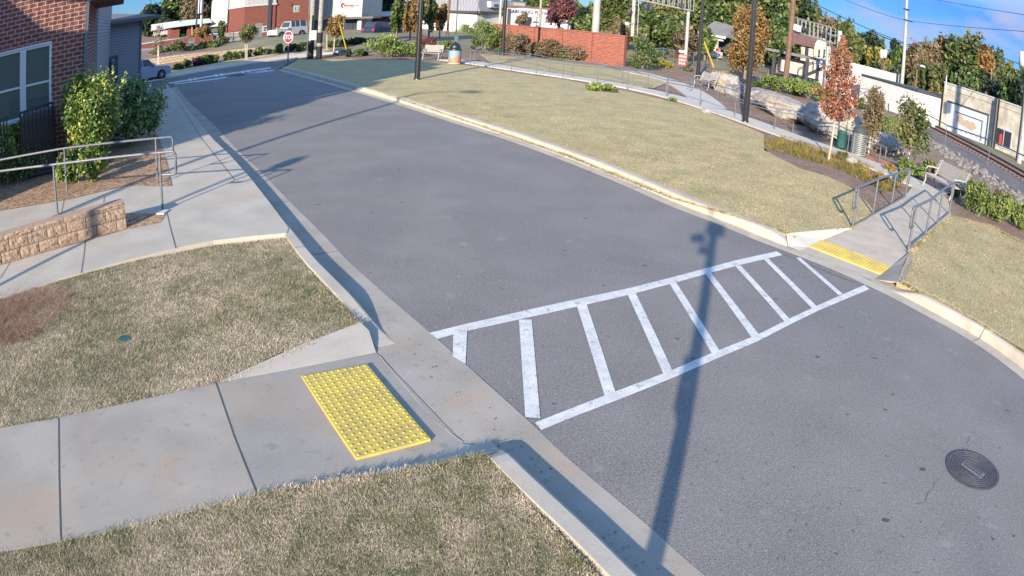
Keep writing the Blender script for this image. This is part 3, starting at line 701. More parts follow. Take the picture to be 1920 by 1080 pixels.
P2 = Plane(F(205, 130, 37.4), F(221, 130, 37.8)); b = MB(); pbox(b, P2, 0, P2.len, P2.uz(210, 162)[1], P2.uz(210, 106)[1], -.3, 0, 'dark_metal')
for k in range(3):
    uu, zz = P2.uz(207.5, 116+k*12.5); b.lathe([(.16, -.16), (.17, 0), (.12, .14), (.0, .16)], P2.at(uu, zz, .12), 'galv', 12)
part(b, 'meter_bank', bl)
# unseen wing with a balcony, added off to the left and shaped to shade the brick front
def bxw(b, x0, x1, y0, y1, z0, z1, m='brick_house'): b.box(x0, x1, y0, y1, z0, z1, m)
b = MB(); bxw(b, -17.2, -14.1, 3.7, 5.2, 0, 7.2); bxw(b, -27, -17.2, -6, 5.2, 0, 9.3); bxw(b, -17.2, -13.95, 3.6, 5.3, 8.6, 9.0); bxw(b, -14.4, -14.1, 4.9, 5.2, 6.3, 8.6)
o = part(b, 'shade_wing', bl, uv=True)
b = MB(); b.tube([Vector((-17.2, 5.1, 8.1)), Vector((-14.2, 5.1, 8.1))], .04, 'black_metal', 6)
for k in range(18): b.tube([Vector((-17.1+k*.155, 5.1, 7.2)), Vector((-17.1+k*.155, 5.1, 8.1))], .022, 'black_metal', 4)
part(b, 'balcony_railing', bl)

# railings -----------------------------------------------------------
def arc(c, r, a0, a1, ex, ey, n=4):
    return [c+ex*(r*math.cos(a0+(a1-a0)*k/n))+ey*(r*math.sin(a0+(a1-a0)*k/n)) for k in range(n+1)]
UP = Vector((0, 0, 1))
def rail_line(b, P, rad, m='galv', hook0=None, hook1=None, n=8):
    P = [Vector(p) for p in P]; pts = list(P)
    if hook1:        # drops at the far end and returns
        d = (P[-1]-P[-2]).normalized(); d.z = 0; e = P[-1]; l, dr = hook1; r = .07
        pts = P[:-1]+[e+d*(l-r)]+arc(e+d*(l-r)-UP*r, r, math.pi/2, 0, d, UP)[1:]+arc(e+d*(l-r)-UP*(dr-r), r, 0, -math.pi/2, d, UP)+[e-UP*dr+d*.03]
    if hook0:
        q = P[0]; d = (P[0]-P[1]).normalized(); d.z = 0; l, dr = hook0; r = .07
        pre = arc(q+d*(l-r)-UP*r, r, math.pi/2, 0, d, UP)[1:]+arc(q+d*(l-r)-UP*(dr-r), r, 0, -math.pi/2, d, UP)+[q-UP*dr+d*.03]
        pts = pre[::-1]+[q+d*(l-r)]+pts[1:]
    b.tube(pts, rad, m, n)
def handrail(name, label, posts, rad=.024, group=None, hook0=None, hook1=None, ext0=None, ext1=None, mid=None, prad=None, pad=False, cat='handrail', m='galv'):
    """posts: list of (base point, top height)"""
    r = empty(name, posts[0][0], label, cat, group)
    tops = [p+UP*h for p, h in posts]
    P = list(tops)
    if ext0 is not None: P = [ext0]+P
    if ext1 is not None: P = P+[ext1]
    b = MB(); rail_line(b, P, rad, m, hook0, hook1); part(b, 'top_rail', r, smooth=True)
    if mid:
        b = MB(); b.tube([p+UP*(h-mid) for p, h in posts], rad*.8, m, 8); part(b, 'mid_rail', r, smooth=True)
    for p, h in posts:
        b = MB(); b.tube([p-UP*.03, p+UP*(h-.01)], prad or rad*.92, m, 8)
        if pad: b.lathe([(rad*2.2, 0), (rad*2.2, .012), (rad, .014)], p, m, 12)
        part(b, 'post', r, smooth=True)
    return r
p1, p2 = G(109, 407, .16), G(305.5, 396, .15); h1, h2 = hgt(p1, 98.5, 309), hgt(p2, 297, 286)
PLr = Plane(p1, p2)
def ext(PL, px, py, zref=None):
    u, z = PL.uz(px, py); return PL.at(u, z)
handrail('handrail', 'nearer of the two long grey pipe handrails along the ramp beside the block wall', [(p1, h1), (p2, h2)], .026, 'pipe handrails on the left ramp', ext0=ext(PLr, -30, 325), hook1=(.33, .42))
q1, q2 = G(127, 367, .16), G(296, 346, .15); g1, g2 = hgt(q1, 121, 278), hgt(q2, 292.5, 260)
PLq = Plane(q1, q2)
handrail('handrail', 'farther of the two long grey pipe handrails, in front of the straw bed', [(q1, g1), (q2, g2)], .026, 'pipe handrails on the left ramp', ext0=ext(PLq, -30, 306), hook1=(.40, .40))
b = MB(); pp = G(303, 399, .16); b.box(-.12, .12, -.12, .12, 0, .03, 'concrete_pale', Matrix.Translation(pp)); tag(b.build('rail_footing', bevel=.01), 'small pale concrete footing under the last post of the nearer long handrail', 'footing')

# split-face block wall
w0, w1 = G(238, 428, .16), G(-5, 498, .16); dW = (w1-w0); Lw = dW.length; dW.normalize(); nW = Vector((dW.y, -dW.x, 0))
if nW.dot(-w0) < 0: nW = -nW
r = empty('block_wall', w0, 'low tan split-face block retaining wall at left between the two walks', 'retaining wall')
b = MB(); bm_rows = []
hB = .19
def rough_block(b, o, u0, u1, z0, z1, d):
    nu, nz = max(3, int((u1-u0)/.05)), 4; rows = []
    for i in range(nz+1):
        row = []
        for j in range(nu+1):
            e = (i in (0, nz)) or (j in (0, nu)); off = .0 if e else .008+random.uniform(-.010, .014)
            row.append(o+dW*(u0+(u1-u0)*j/nu)+UP*(z0+(z1-z0)*i/nz)+nW*off)
        rows.append(row)
    b.grid(rows, 'block_tan'); back = nW*(-d)
    b.grid([[p+back for p in rows[0]], rows[0]], 'block_tan'); b.grid([rows[-1], [p+back for p in rows[-1]]], 'blocktop')
    b.grid([[q[0] for q in rows], [q[0]+back for q in rows]], 'block_tan'); b.grid([[q[-1]+back for q in rows], [q[-1] for q in rows]], 'block_tan')
bw = .40
for row in range(3):
    z0 = -hB+row*hB-.0; k = 0
    off = (row % 2)*bw/2
    u = -off
    while u < Lw:
        a = max(u, 0)+.004; c = min(u+bw, Lw)-.004
        zz = z0 + 0
        if c-a > .03: rough_block(b, w0, a+.003, c-.003, zz+.006, zz+hB-.006, .3)
        u += bw
b.hexa([w0+UP*-.2-nW*.02, w1+UP*-.2-nW*.02, w1+UP*-.2-nW*.27, w0+UP*-.2-nW*.27]+[p+UP*(2*hB-.02) for p in [w0-nW*.02, w1-nW*.02, w1-nW*.27, w0-nW*.27]], 'joint'); part(b, 'block_courses', r)
b = MB(); zc = 2*hB
k = 0; u = 0
while u < Lw:
    c = min(u+.62, Lw); 
    rough_block(b, w0, u+.003, c-.003, zc, zc+.09, .30); u = c
part(b, 'cap_course', r)

# black fence rail and air conditioners by the window
fr = empty('metal_fence', G(95, 300, .2), 'short black metal railing around the unit under the brick building window', 'fence')
Pq = Plane(F(40, 230, 17.6), F(99, 215, 18.2))
b = MB(); 
t0, t1 = Pq.on(38, 212), Pq.on(98, 192)
b.tube([t0, t1], .03, 'black_metal'); part(b, 'top_rail', fr); b = MB(); b.tube([t0-UP*1.1, t1-UP*1.1], .02, 'black_metal'); part(b, 'bottom_rail', fr)
for k in range(9):
    p = t0.lerp(t1, k/8); b = MB(); b.tube([p, p-UP*1.35], .018 if k % 8 else .03, 'black_metal', 6); part(b, 'baluster', fr)
b = MB(); a0, a1 = F(-10, 228, 16.5), F(12, 216, 16.9); b.tube([a0, a1], .03, 'black_metal')
for k in range(5): p = a0.lerp(a1, k/4); b.tube([p, p-UP*1.3], .018, 'black_metal', 6)
part(b, 'side_panel', fr)
acp = F(72, 235, 18.8); acp.z = .2
ac = empty('air_conditioner', acp, 'dark condenser unit behind the black railing under the window', 'air conditioner')
Ma = Matrix.Translation(acp)@Matrix.Rotation(R(40), 4, 'Z')
ztop = F(75, 205, 18.8).z
b = MB(); b.box(-.5, .5, -.45, .45, 0, ztop-.22, 'dark_metal', Ma); part(b, 'cabinet', ac, bevel=.03)
b = MB(); 
for k in range(14): b.box(-.47, .47, -.475, -.452, .12+k*(ztop-.45)/14, .15+k*(ztop-.45)/14, 'black_metal', Ma)
part(b, 'grille', ac)
b = MB(); b.lathe([(.0, .03), (.1, .03), (.11, .0)], Ma@Vector((0, 0, ztop-.2)), 'black_metal', 16)
for k in range(6): b.lathe([(.08+k*.06, 0), (.09+k*.06, .015), (.10+k*.06, 0)], Ma@Vector((0, 0, ztop-.205)), 'galv', 24)
part(b, 'fan_guard', ac)

# ================================================================== LAMP POSTS AND POLES
def lamp_post(base, label, rad=.075, H=6.0, loc=None):
    r = empty('lamp_post', base, label, 'lamp post', 'black lamp posts in the park')
    b = MB(); b.tube([base, base+UP*H], rad, 'black_metal', 18, r1=rad*.8); 
    part(b, 'pole', r, smooth=True)
    b = MB()
    for k in range(10):
        a = 2*math.pi*k/10; o = Vector((math.cos(a), math.sin(a), 0))
        b.tube([base+o*rad*1.0, base+UP*H+o*rad*.82], rad*.13, 'black_metal', 4)
    part(b, 'fluting', r, smooth=True)
    b = MB(); b.lathe([(rad*1.35, -.05), (rad*1.35, .05), (rad*1.0, .10)], base, 'black_metal', 20); part(b, 'base', r, smooth=True)
    t = base+UP*H; b = MB(); b.lathe([(.05, 0), (.12, .08), (.20, .16), (.22, .5)], t, 'black_metal', 16); b.lathe([(.30, .5), (.30, .53), (.12, .72), (.0, .78)], t, 'black_metal', 16); part(b, 'lantern', r, smooth=True)
    return r
lamp_post(G(782, 149, .12), 'black fluted lamp post on the lawn nearest the shaded end of the road', .12, 6.2)
lamp_post(G(1397, 229, .12), 'black fluted lamp post at the lawn edge in front of the long rocks', .115, 6.2)
lamp_post(G(1308, 146, .12), 'black lamp post rising behind the white bench beside the boulder', .13, 6.6)
lamp_post(F(942, 103, 46.0), 'black lamp post in front of the left end of the red brick screen wall', .11, 6.5)
# street light out of frame whose shadow crosses the road
sb = Vector((-11.3, 2.4, .15))
r = empty('street_light', sb, 'tall street light out of view at left whose shadow crosses the road', 'street light')
b = MB(); b.tube([sb, sb+UP*8.4], .09, 'black_metal', 12); part(b, 'pole', r, smooth=True)
b = MB(); b.tube([sb+UP*8.35, sb+UP*8.6+Vector((.8, .2, 0)), sb+UP*8.62+Vector((1.5, .3, 0))], .045, 'black_metal', 8); part(b, 'arm', r, smooth=True)
b = MB(); b.box(1.4, 2.1, .1, .5, 8.52, 8.68, 'black_metal', Matrix.Translation(sb)); part(b, 'lamp_head', r, bevel=.03)
sb = Vector((-9.6, .5, .1))
r = empty('lamp_post', sb, 'lamp post out of view at left casting a thin shadow over the block wall', 'lamp post')
b = MB(); b.tube([sb, sb+UP*4.6], .06, 'black_metal', 12); part(b, 'pole', r, smooth=True)
b = MB(); b.lathe([(.05, 0), (.2, .16), (.2, .4), (.0, .55)], sb+UP*4.6, 'black_metal', 12); part(b, 'lantern', r, smooth=True)
# the pole carrying the camera
sb = Vector((-.08, -.55, .1))
r = empty('camera_pole', sb, 'round pole behind the viewpoint whose long shadow lies over the crosswalk', 'pole')
b = MB(); b.tube([sb, sb+UP*4.2], .075, 'pole_pale', 20); part(b, 'pole', r, smooth=True)
b = MB(); b.lathe([(.07, 0), (.13, .06), (.155, .17), (.11, .29), (.0, .34)], sb+UP*3.93, 'dark_metal', 18); part(b, 'sensor_dome', r, smooth=True)
b = MB(); b.box(.0, .20, -.08, .08, 3.98, 4.2, 'dark_metal', Matrix.Translation(sb)); part(b, 'junction_box', r, bevel=.02)
b = MB(); b.box(-.22, -.05, -.06, .06, 3.62, 3.74, 'white_trim', Matrix.Translation(sb)); part(b, 'lower_camera', r, bevel=.02)
b = MB(); b.box(-.34, -.10, -.07, .07, -.06, .06, 'white_trim', Matrix.Translation(sb+UP*3.95+Vector((-.06,0,0)))@Matrix.Rotation(R(-14), 4, 'Y')); b.tube([sb+Vector((-.12, 0, 3.8)), sb+Vector((-.3, 0, 3.86))], .03, 'dark_metal'); part(b, 'side_camera', r, bevel=.02)
b = MB(); b.tube([sb+UP*4.2+Vector((-.08, 0, 0)), sb+UP*4.42+Vector((-.1, 0, 0))], .012, 'dark_metal'); b.lathe([(.03, 0), (.035, .16), (.0, .18)], sb+UP*4.40+Vector((-.1, 0, 0)), 'white_trim', 10); part(b, 'antenna', r)
b = MB(); b.box(-.11, -.06, -.08, .08, 2.0, 2.4, 'galv', Matrix.Translation(sb)); part(b, 'control_box', r)

# ================================================================== VEGETATION
def crown_pts(c, rx, ry, rz, n, lumps=14, hollow=.35, power=1.0, flat=0):
    """points of an uneven crown: lumps over an ellipsoid, more leaves on their shells"""
    c = np.array(c); L_ = []
    for k in range(lumps):
        d = RNG.normal(size=3); d /= np.linalg.norm(d); d[2] = d[2]*.9
        rr = RNG.uniform(.35, .78); q = d*rr*np.array([rx, ry, rz]); s = RNG.uniform(.30, .52)*(1.05-.35*rr)
        L_.append((q, s))
    L_.append((np.zeros(3), .55)); per = n//len(L_); P = []; T = []
    for q, s in L_:
        d = RNG.normal(size=(per, 3)); d /= np.linalg.norm(d, axis=1)[:, None]
        rad = RNG.uniform(hollow, 1, (per, 1))**.55*(1+.16*RNG.normal(size=(per, 1)))
        st = RNG.uniform(0, 1, (per, 1)) < .12; rad = np.where(st, rad*RNG.uniform(1.0, 1.45, (per, 1)), rad)
        P.append(q+d*rad*s*np.array([rx, ry, rz])); T.append(np.full(per, RNG.uniform(-.18, .18)))
    return c+np.concatenate(P), np.concatenate(T)
def leafmesh(name, pts, t, size, m, parent=None, asp=.6):
    v = leaves(pts, size, asp); tv = np.clip(RNG.beta(2, 2.3, len(pts))+t, 0, 1)
    return mesh_np(name, v, 4, [m], tv, parent)
def trunk_mesh(H, r0, lean=(0, 0), branches=7, spread=1.5, m='bark', top=.9, start=.35):
    b = MB(); pts = [Vector((lean[0]*k/5+random.uniform(-.02, .02)*H*.2, lean[1]*k/5, H*top*k/5)) for k in range(6)]
    b.tube(pts, r0, m, 8, r1=r0*.25)
    for k in range(branches):
        h = H*(start+(top-start)*random.uniform(0, .9)); a = random.uniform(0, 2*math.pi); l = spread*random.uniform(.5, 1)*(1.1-.4*h/H)
        o = Vector((lean[0]*h/H/top, lean[1]*h/H/top, h)); e = o+Vector((math.cos(a)*l, math.sin(a)*l, l*.75)); mid = o.lerp(e, .5)+UP*(-.06*l)
        b.tube([o, mid, e], r0*.38, m, 5, r1=r0*.08)
        a2 = a+random.uniform(-.8, .8); b.tube([mid, mid+Vector((math.cos(a2)*l*.5, math.sin(a2)*l*.5, l*.5))], r0*.2, m, 4, r1=.004)
    return b
def tree(base, H, rx, leafm, label, n=5000, size=.14, name='tree', cat='tree', barkm='bark', r0=None, cz=.62, rz=.42, lumps=14, group=None, trunk_top=.9, hollow=.35, branches=7, start=.35):
    r = empty(name, base, label, cat, group)
    tb = trunk_mesh(H, r0 or H*.022, branches=branches, spread=rx*.8, m=barkm, top=trunk_top, start=start); o = tb.build('trunk', smooth=True); o.parent = r
    P, T = crown_pts((0, 0, H*cz), rx, rx, H*rz, n, lumps, hollow)
    P = P[P[:, 2] > H*.06]; T = T[:len(P)] if len(T) != len(P) else T
    leafmesh('crown', P, T[:len(P)], size, leafm, r); return r
def shrub(base, H, rx, leafm, label, n=3000, size=.06, name='shrub', cat='shrub', lumps=10, group=None, barkm='bark', ry=None, stems=6, zlow=.0):
    r = empty(name, base, label, cat, group)
    b = MB()
    for k in range(stems):
        a = random.uniform(0, 6.28); l = rx*random.uniform(.3, .7)
        b.tube([Vector((0, 0, -.05)), Vector((math.cos(a)*l*.4, math.sin(a)*l*.4, H*.35)), Vector((math.cos(a)*l, math.sin(a)*l, H*random.uniform(.6, .95)))], .018+.004*H, barkm, 5, r1=.004)
    o = b.build('stem', smooth=True); o.parent = r
    P, T = crown_pts((0, 0, H*.47), rx, ry or rx, H*.56, n, lumps, .3)
    k = P[:, 2] > zlow*H; leafmesh('foliage', P[k], T[k], size, leafm, r); return r

# the two tall shrubs by the brick building, the low ones
def sprigs(base, H, rx, m, root, n=22, size=.05):      # shoots poking out of the crown
    P = []
    for k in range(n):
        a = random.uniform(0, 6.28); rr = rx*random.uniform(.3, 1.0); z0 = H*random.uniform(.72, .95)*(1-.25*rr/rx)
        for j in range(16): P.append((rr*math.cos(a)*(1+.02*j)+random.gauss(0, .03), rr*math.sin(a)*(1+.02*j)+random.gauss(0, .03), z0+j*.03))
    P = np.array(P); tag(leafmesh('shoots', P, np.full(len(P), .12), size, m, root), kind='stuff')
b0 = G(172, 330, .17); s_ = shrub(b0+Vector((-.6, 1.0, 0)), 2.75, .98, 'leaf_shrub', 'tall yellow-green evergreen shrub in sun against the brick building corner', 15000, .052, lumps=22, stems=8); sprigs(b0, 2.75, .9, 'leaf_shrub', s_)
b0 = G(236, 276, .17); s_ = shrub(b0+Vector((-.1, .4, 0)), 1.95, 1.12, 'leaf_shrub_dark', 'dark green bushy shrub beside the sidewalk, right of the taller one', 15000, .055, lumps=22, stems=8); sprigs(b0, 1.95, 1.1, 'leaf_shrub_dark', s_, 30)
s_ = shrub(G(30, 335, .17), 1.75, 1.35, 'leaf_shrub', 'rounded green shrub at the left edge below the window', 9000, .05, lumps=18)
shrub(G(128, 345, .17), .95, .42, 'leaf_shrub', 'small upright shrub between the left edge shrub and the tall one, behind the handrails', 2200, .05)
shrub(G(172, 342, .17), .85, .45, 'leaf_shrub', 'low yellowish shrub clump in the straw at the foot of the tall shrub', 2600, .05)

# red oak in the plant bed
ob = G(1553, 303, .1); Ho = hgt(ob, 1572, 72)
r = empty('young_oak', ob, 'slim young oak with rusty red leaves by the slatted litter bin', 'tree')
b = MB(); b.tube([Vector((0, 0, 0)), Vector((.06, .0, Ho*.35)), Vector((.12, 0, Ho*.7)), Vector((.16, 0, Ho*.97))], .045, 'bark_pale', 8, r1=.012)
for k in range(26):
    h = Ho*random.uniform(.36, .93); a = random.uniform(0, 6.28); l = .75*(1.15-h/Ho)*random.uniform(.6, 1.1)+.1; o = Vector((.16*h/Ho, 0, h)); b.tube([o, o+Vector((math.cos(a)*l*.6, math.sin(a)*l*.6, l*.5)), o+Vector((math.cos(a)*l, math.sin(a)*l, l*.8))], .014, 'bark', 4, r1=.003)
o = b.build('trunk', smooth=True); o.parent = r
n = 4600; h = RNG.uniform(.36, 1, n); a = RNG.uniform(0, 6.28, n)
prof = np.interp(h, [.36, .42, .55, .7, .85, 1], [.30, .56, .66, .52, .34, .05])*(1+.22*np.sin(a*3+h*23)+.25*np.sin(a*2-h*41))*np.sqrt(RNG.uniform(.12, 1, n))
P = np.stack([.1+prof*np.cos(a), prof*np.sin(a), h*Ho+RNG.normal(0, .05, n)], 1)
leafmesh('crown', P, np.full(n, .0)+.25*(h > .8)*1.0, .055, 'leaf_red', r)
pr = [(1628, 290, 1632, 148, 'leaf_brown', 'slender brown-green tree behind the long rocks, right of the red oak', .62), (1700, 318, 1702, 168, 'leaf_olive', 'slender sparse tree with greenish leaves in the mulch near the track', .95)]
for (bx, by, tx, ty, lm, lab, rx) in pr:
    bb = G(bx, by, .08); tree(bb, hgt(bb, tx, ty), rx, lm, lab, 2300, .075, 'slender_tree', barkm='bark_grey', r0=.045, cz=.55, rz=.48, lumps=16, hollow=.1, branches=14, start=.12)

# ================================================================== RAMP RAILS, PARK RAILS
def prof_posts(px, z): 
    o = []
    for (bx, by, tx, ty) in px:
        p = G(bx, by, z); o.append((p, hgt(p, tx, ty)))
    return o
P1 = prof_posts([(1598, 426, 1610, 351), (1636, 401, 1648, 336), (1671, 383, 1679, 325), (1697, 370, 1707, 318)], .12)
e1 = P1[-1][0]+UP*P1[-1][1]; d1 = (e1-(P1[0][0]+UP*P1[0][1])).normalized()
def ramp_rail(label, P):
    e = P[-1][0]+UP*P[-1][1]; s0 = P[0][0]+UP*P[0][1]
    r = handrail('handrail', label, P, .030, 'short handrails on the far ramp', hook0=(.27, .42), hook1=(.16, .42))
    b = MB(); b.tube([P[0][0]+UP*.03, P[-1][0]+UP*.05], .018, 'galv', 6); part(b, 'bottom_rail', r, smooth=True)
ramp_rail('short grey handrail on the lawn side of the far ramp', P1)
ramp_rail('short grey handrail on the right side of the far ramp, nearest the corner lawn', prof_posts([(1703, 466, 1717, 386), (1735, 441, 1745, 372), (1757, 421, 1768, 355), (1779, 401, 1788, 341)], .12))
b = MB()
for (x, y) in [(1640, 405), (1600, 430)]: b.lathe([(.05, 0), (.05, .015), (.0, .02)], G(x, y, .13), 'galv', 10)

handrail('handrail', 'long grey pipe railing in front of the boulders, beside the narrow path', prof_posts([(1249, 179, 1251, 149), (1312, 199, 1314, 161), (1377, 220, 1379, 184), (1452, 243, 1455, 203), (1486, 248, 1490, 208), (1531, 264, 1534, 230), (1560, 270, 1563, 231), (1589, 281, 1592, 244), (1648, 304, 1650, 272)], .12)[0:9], .024, 'park path railings', mid=.14, hook1=(.28, .45))
handrail('handrail', 'low second grey rail behind the path edge by the boulders', prof_posts([(1295, 172, 1296, 147), (1345, 184, 1346, 160), (1395, 200, 1396, 176)], .12), .022, 'park path railings', hook0=(.35, .4))
frontA = [(881, 120, 881, 92), (889, 123, 889, 94), (917, 127, 918, 97), (959, 133, 960, 102), (1005, 141, 1006, 109), (1055, 148, 1056, 116), (1120, 158, 1121, 122), (1176, 167, 1177, 126), (1250, 181, 1252, 146)]
handrail('handrail', 'long grey pipe railing on the near side of the path before the brick screen wall', prof_posts(frontA, .12), .022, 'park path railings', mid=.12)
rearA = [(909, 117, 909, 89), (934, 112, 934, 94), (992, 127, 992, 101), (1030, 137, 1031, 108), (1073, 146, 1074, 114), (1115, 143, 1116, 118), (1166, 158, 1167, 128), (1214, 166, 1216, 136)]
handrail('handrail', 'grey pipe railing on the far side of the path, next to the oval lawn', prof_posts(rearA, .12), .022, 'park path railings', mid=.12)

# ================================================================== BRICK SCREEN WALL
wa, wb = F(916, 92, 57.0), F(1170, 119, 50.5)
PW = Plane(wa, wb); r = empty('brick_screen_wall', wb, 'long low red brick screen wall standing behind the small lawn', 'wall')
zl, zr = PW.uz(916, 50)[1], PW.uz(1169, 64)[1]; zt = (zl+zr)/2
b = MB(); pbox(b, PW, 0, PW.len, -.2, zt, -.3, 0, 'brick_wall'); part(b, 'brick_panel', r, uv=True)
b = MB(); pbox(b, PW, -.05, PW.len+.05, zt, zt+.09, -.35, .05, 'brick_wall'); part(b, 'cap_course', r, uv=True)
for px in (948, 996, 1049, 1105, 1166):
    u = PW.uz(px, 80)[0]; b = MB(); pbox(b, PW, u-.28, u+.28, -.2, zt-.02, -.01, .10, 'brick_wall'); part(b, 'pilaster', r, uv=True)

# ================================================================== BOULDERS
def boulder(base, sx, sy, sz, rz, label, m='rock', seed=1, cuts=10):
    import bmesh
    from mathutils import noise
    bm = bmesh.new(); bmesh.ops.create_icosphere(bm, subdivisions=5, radius=1.0); rs = random.Random(seed)
    pl = []
    for k in range(cuts):
        n = Vector((rs.gauss(0, 1), rs.gauss(0, 1), rs.gauss(0, .7))).normalized(); pl.append((n, rs.uniform(.62, .9)))
    for v in bm.verts:
        c = v.co.copy()
        for n, d in pl:
            q = c.dot(n)
            if q > d: c -= n*(q-d)*.9
        c += c.normalized()*(noise.fractal(c*1.6+Vector((seed*7, 0, 0)), 1.0, 2.0, 5)*.13)
        v.co = Vector((c.x*sx, c.y*sy, c.z*sz))
    me = bpy.data.meshes.new('boulder'); bm.to_mesh(me); bm.free(); me.materials.append(MATS[m])
    me.polygons.foreach_set('use_smooth', [True]*len(me.polygons))
    o = bpy.data.objects.new('boulder', me); COL.objects.link(o); o.location = base+UP*sz*.55; o.rotation_euler = (0, 0, rz)
    return tag(o, label, 'boulder')
def rock_px(px0, px1, py_base, py_top, sy, label, m='rock', seed=1, rz=None, f=.5):
    a, c = G(px0, py_base if not isinstance(py_base, tuple) else py_base[0], .08), G(px1, py_base if not isinstance(py_base, tuple) else py_base[1], .08)
    mid = (a+c)/2; L_ = (c-a).length; an = math.atan2((c-a).y, (c-a).x); n = Vector((math.cos(an+math.pi/2), math.sin(an+math.pi/2), 0))
    if n.dot(mid) < 0: n = -n
    base = mid+n*(sy*.8 if seed != 3 else 1.9); H = hgt(base, (px0+px1)/2, py_top); return boulder(base, L_/2*1.18, sy*1.1, H/1.42, an, label, m, seed)
rock_px(1283, 1338, (160, 176), 131, .8, 'pale rounded boulder behind the white bench', 'rock', 3)
rock_px(1354, 1452, (180, 200), 160, .8, 'dark weathered boulder left of the long pale rock', 'rock_dark', 5)
rock_px(1398, 1498, (198, 236), 176, 1.0, 'long pale rock with flat top, second from the slatted litter bin', 'rock', 8)
rock_px(1482, 1588, (236, 274), 194, 1.2, 'biggest pale boulder, behind the red oak', 'rock', 12)
rock_px(1572, 1678, (264, 296), 240, .9, 'grey rounded boulder right behind the slatted litter bin', 'rock', 21)
for (x, y, s, m, lab) in [(1322, 214, .22, 'rock', 'small pale stone at the path edge by the railing'), (1596, 306, .2, 'rock', 'small pale stone at the foot of the red oak bed'), (636, 103, .5, 'rock', 'pale rough stone in the mulch near the twin utility poles'), (1370, 152, .6, 'rock', 'small pointed boulder between the white bench and the dark boulder')]:
    boulder(G(x, y, .1), s*1.2, s, s*.7, x, lab, m, int(x))

# ================================================================== BINS, BENCHES
bb = G(852, 119, .12); H = hgt(bb, 853, 79); s = H/1.25
r = empty('litter_bin', bb, 'round litter bin with blue and orange striped panel and black dome lid', 'litter bin')
b = MB(); n = 34
for k in range(n):
    a0, a1 = 2*math.pi*k/n, 2*math.pi*(k+.72)/n; rr = .36*s; z0, zm, z1 = .06*s, (.30+.16*math.sin(2*math.pi*k/n*1.0+2.2))*s, .78*s
    P_ = lambda a, z, q=rr: bb+Vector((math.cos(a)*q, math.sin(a)*q, z))
    b.face([P_(a0, z0), P_(a1, z0), P_(a1, zm), P_(a0, zm)], 'orange_plastic'); b.face([P_(a0, zm), P_(a1, zm), P_(a1, z1), P_(a0, z1)], 'blue_stripe')
part(b, 'striped_slats', r)
b = MB(); b.lathe([(.0, 0), (.34*s, 0), (.345*s, .8*s)], bb, 'cream', 28); b.lathe([(.37*s, .0), (.37*s, .05*s)], bb, 'cream', 28); part(b, 'drum', r)
b = MB(); b.lathe([(.38*s, .78*s), (.39*s, .83*s), (.36*s, .86*s), (.31*s, .90*s), (.31*s, 1.0*s), (.22*s, 1.18*s), (.0, 1.25*s)], bb, 'black_metal', 28); part(b, 'dome_lid', r, smooth=True)
bb = G(1608, 289, .10); H = hgt(bb, 1611, 235); s = H/1.2
r = empty('litter_bin', bb, 'round slatted steel litter bin with black dome lid beside the grey boulder', 'litter bin')
for k in range(11):
    b = MB(); z = (.08+k*.075)*s; b.lathe([(.33*s, z), (.345*s, z), (.345*s, z+.04*s), (.33*s, z+.04*s), (.33*s, z)], bb, 'steel_silver', 28); part(b, 'slat', r)
b = MB()
for k in range(6):
    a = 2*math.pi*k/6+.3; o = bb+Vector((math.cos(a), math.sin(a), 0))*.325*s; b.tube([o, o+UP*.9*s], .025*s, 'steel_silver', 6)
b.lathe([(.35*s, .0), (.35*s, .05*s), (.31*s, .05*s)], bb, 'steel_silver', 28); part(b, 'frame', r)
b = MB(); b.lathe([(.27*s, .02), (.28*s, .88*s)], bb, 'black_metal', 20); part(b, 'liner', r)
b = MB(); b.lathe([(.35*s, .88*s), (.37*s, .93*s), (.33*s, .95*s), (.30*s, 1.05*s), (.2*s, 1.16*s), (0, 1.2*s)], bb, 'dark_metal', 24); part(b, 'dome_lid', r, smooth=True)
bb = G(1576, 279, .10); s = hgt(bb, 1578, 245)
r = empty('pet_waste_bin', bb, 'slim dark green pet waste bin on a post behind the railing', 'waste bin')
b = MB(); b.lathe([(.0, .02), (.19, .03), (.20, s*.15), (.20, s*.88), (.215, s*.9), (.215, s*.96), (.19, s), (.0, s)], bb, 'green_plastic', 18); part(b, 'barrel', r, smooth=True)
b = MB(); p0 = bb+Vector((.30, .25, 0)); b.tube([p0, p0+UP*2.1], .03, 'galv', 8); part(b, 'post', r)
b = MB(); M_ = Matrix.Translation(p0+UP*1.75)@Matrix.Rotation(R(-20), 4, 'Z'); b.box(-.16, .16, -.035, -.02, -.28, .28, 'white', M_); part(b, 'sign_plate', r)
b = MB(); b.box(-.11, .11, -.04, -.036, .02, .2, 'red_sign', M_); b.box(-.13, .13, -.04, -.036, -.24, -.08, 'sign_green', M_); part(b, 'sign_print', r)

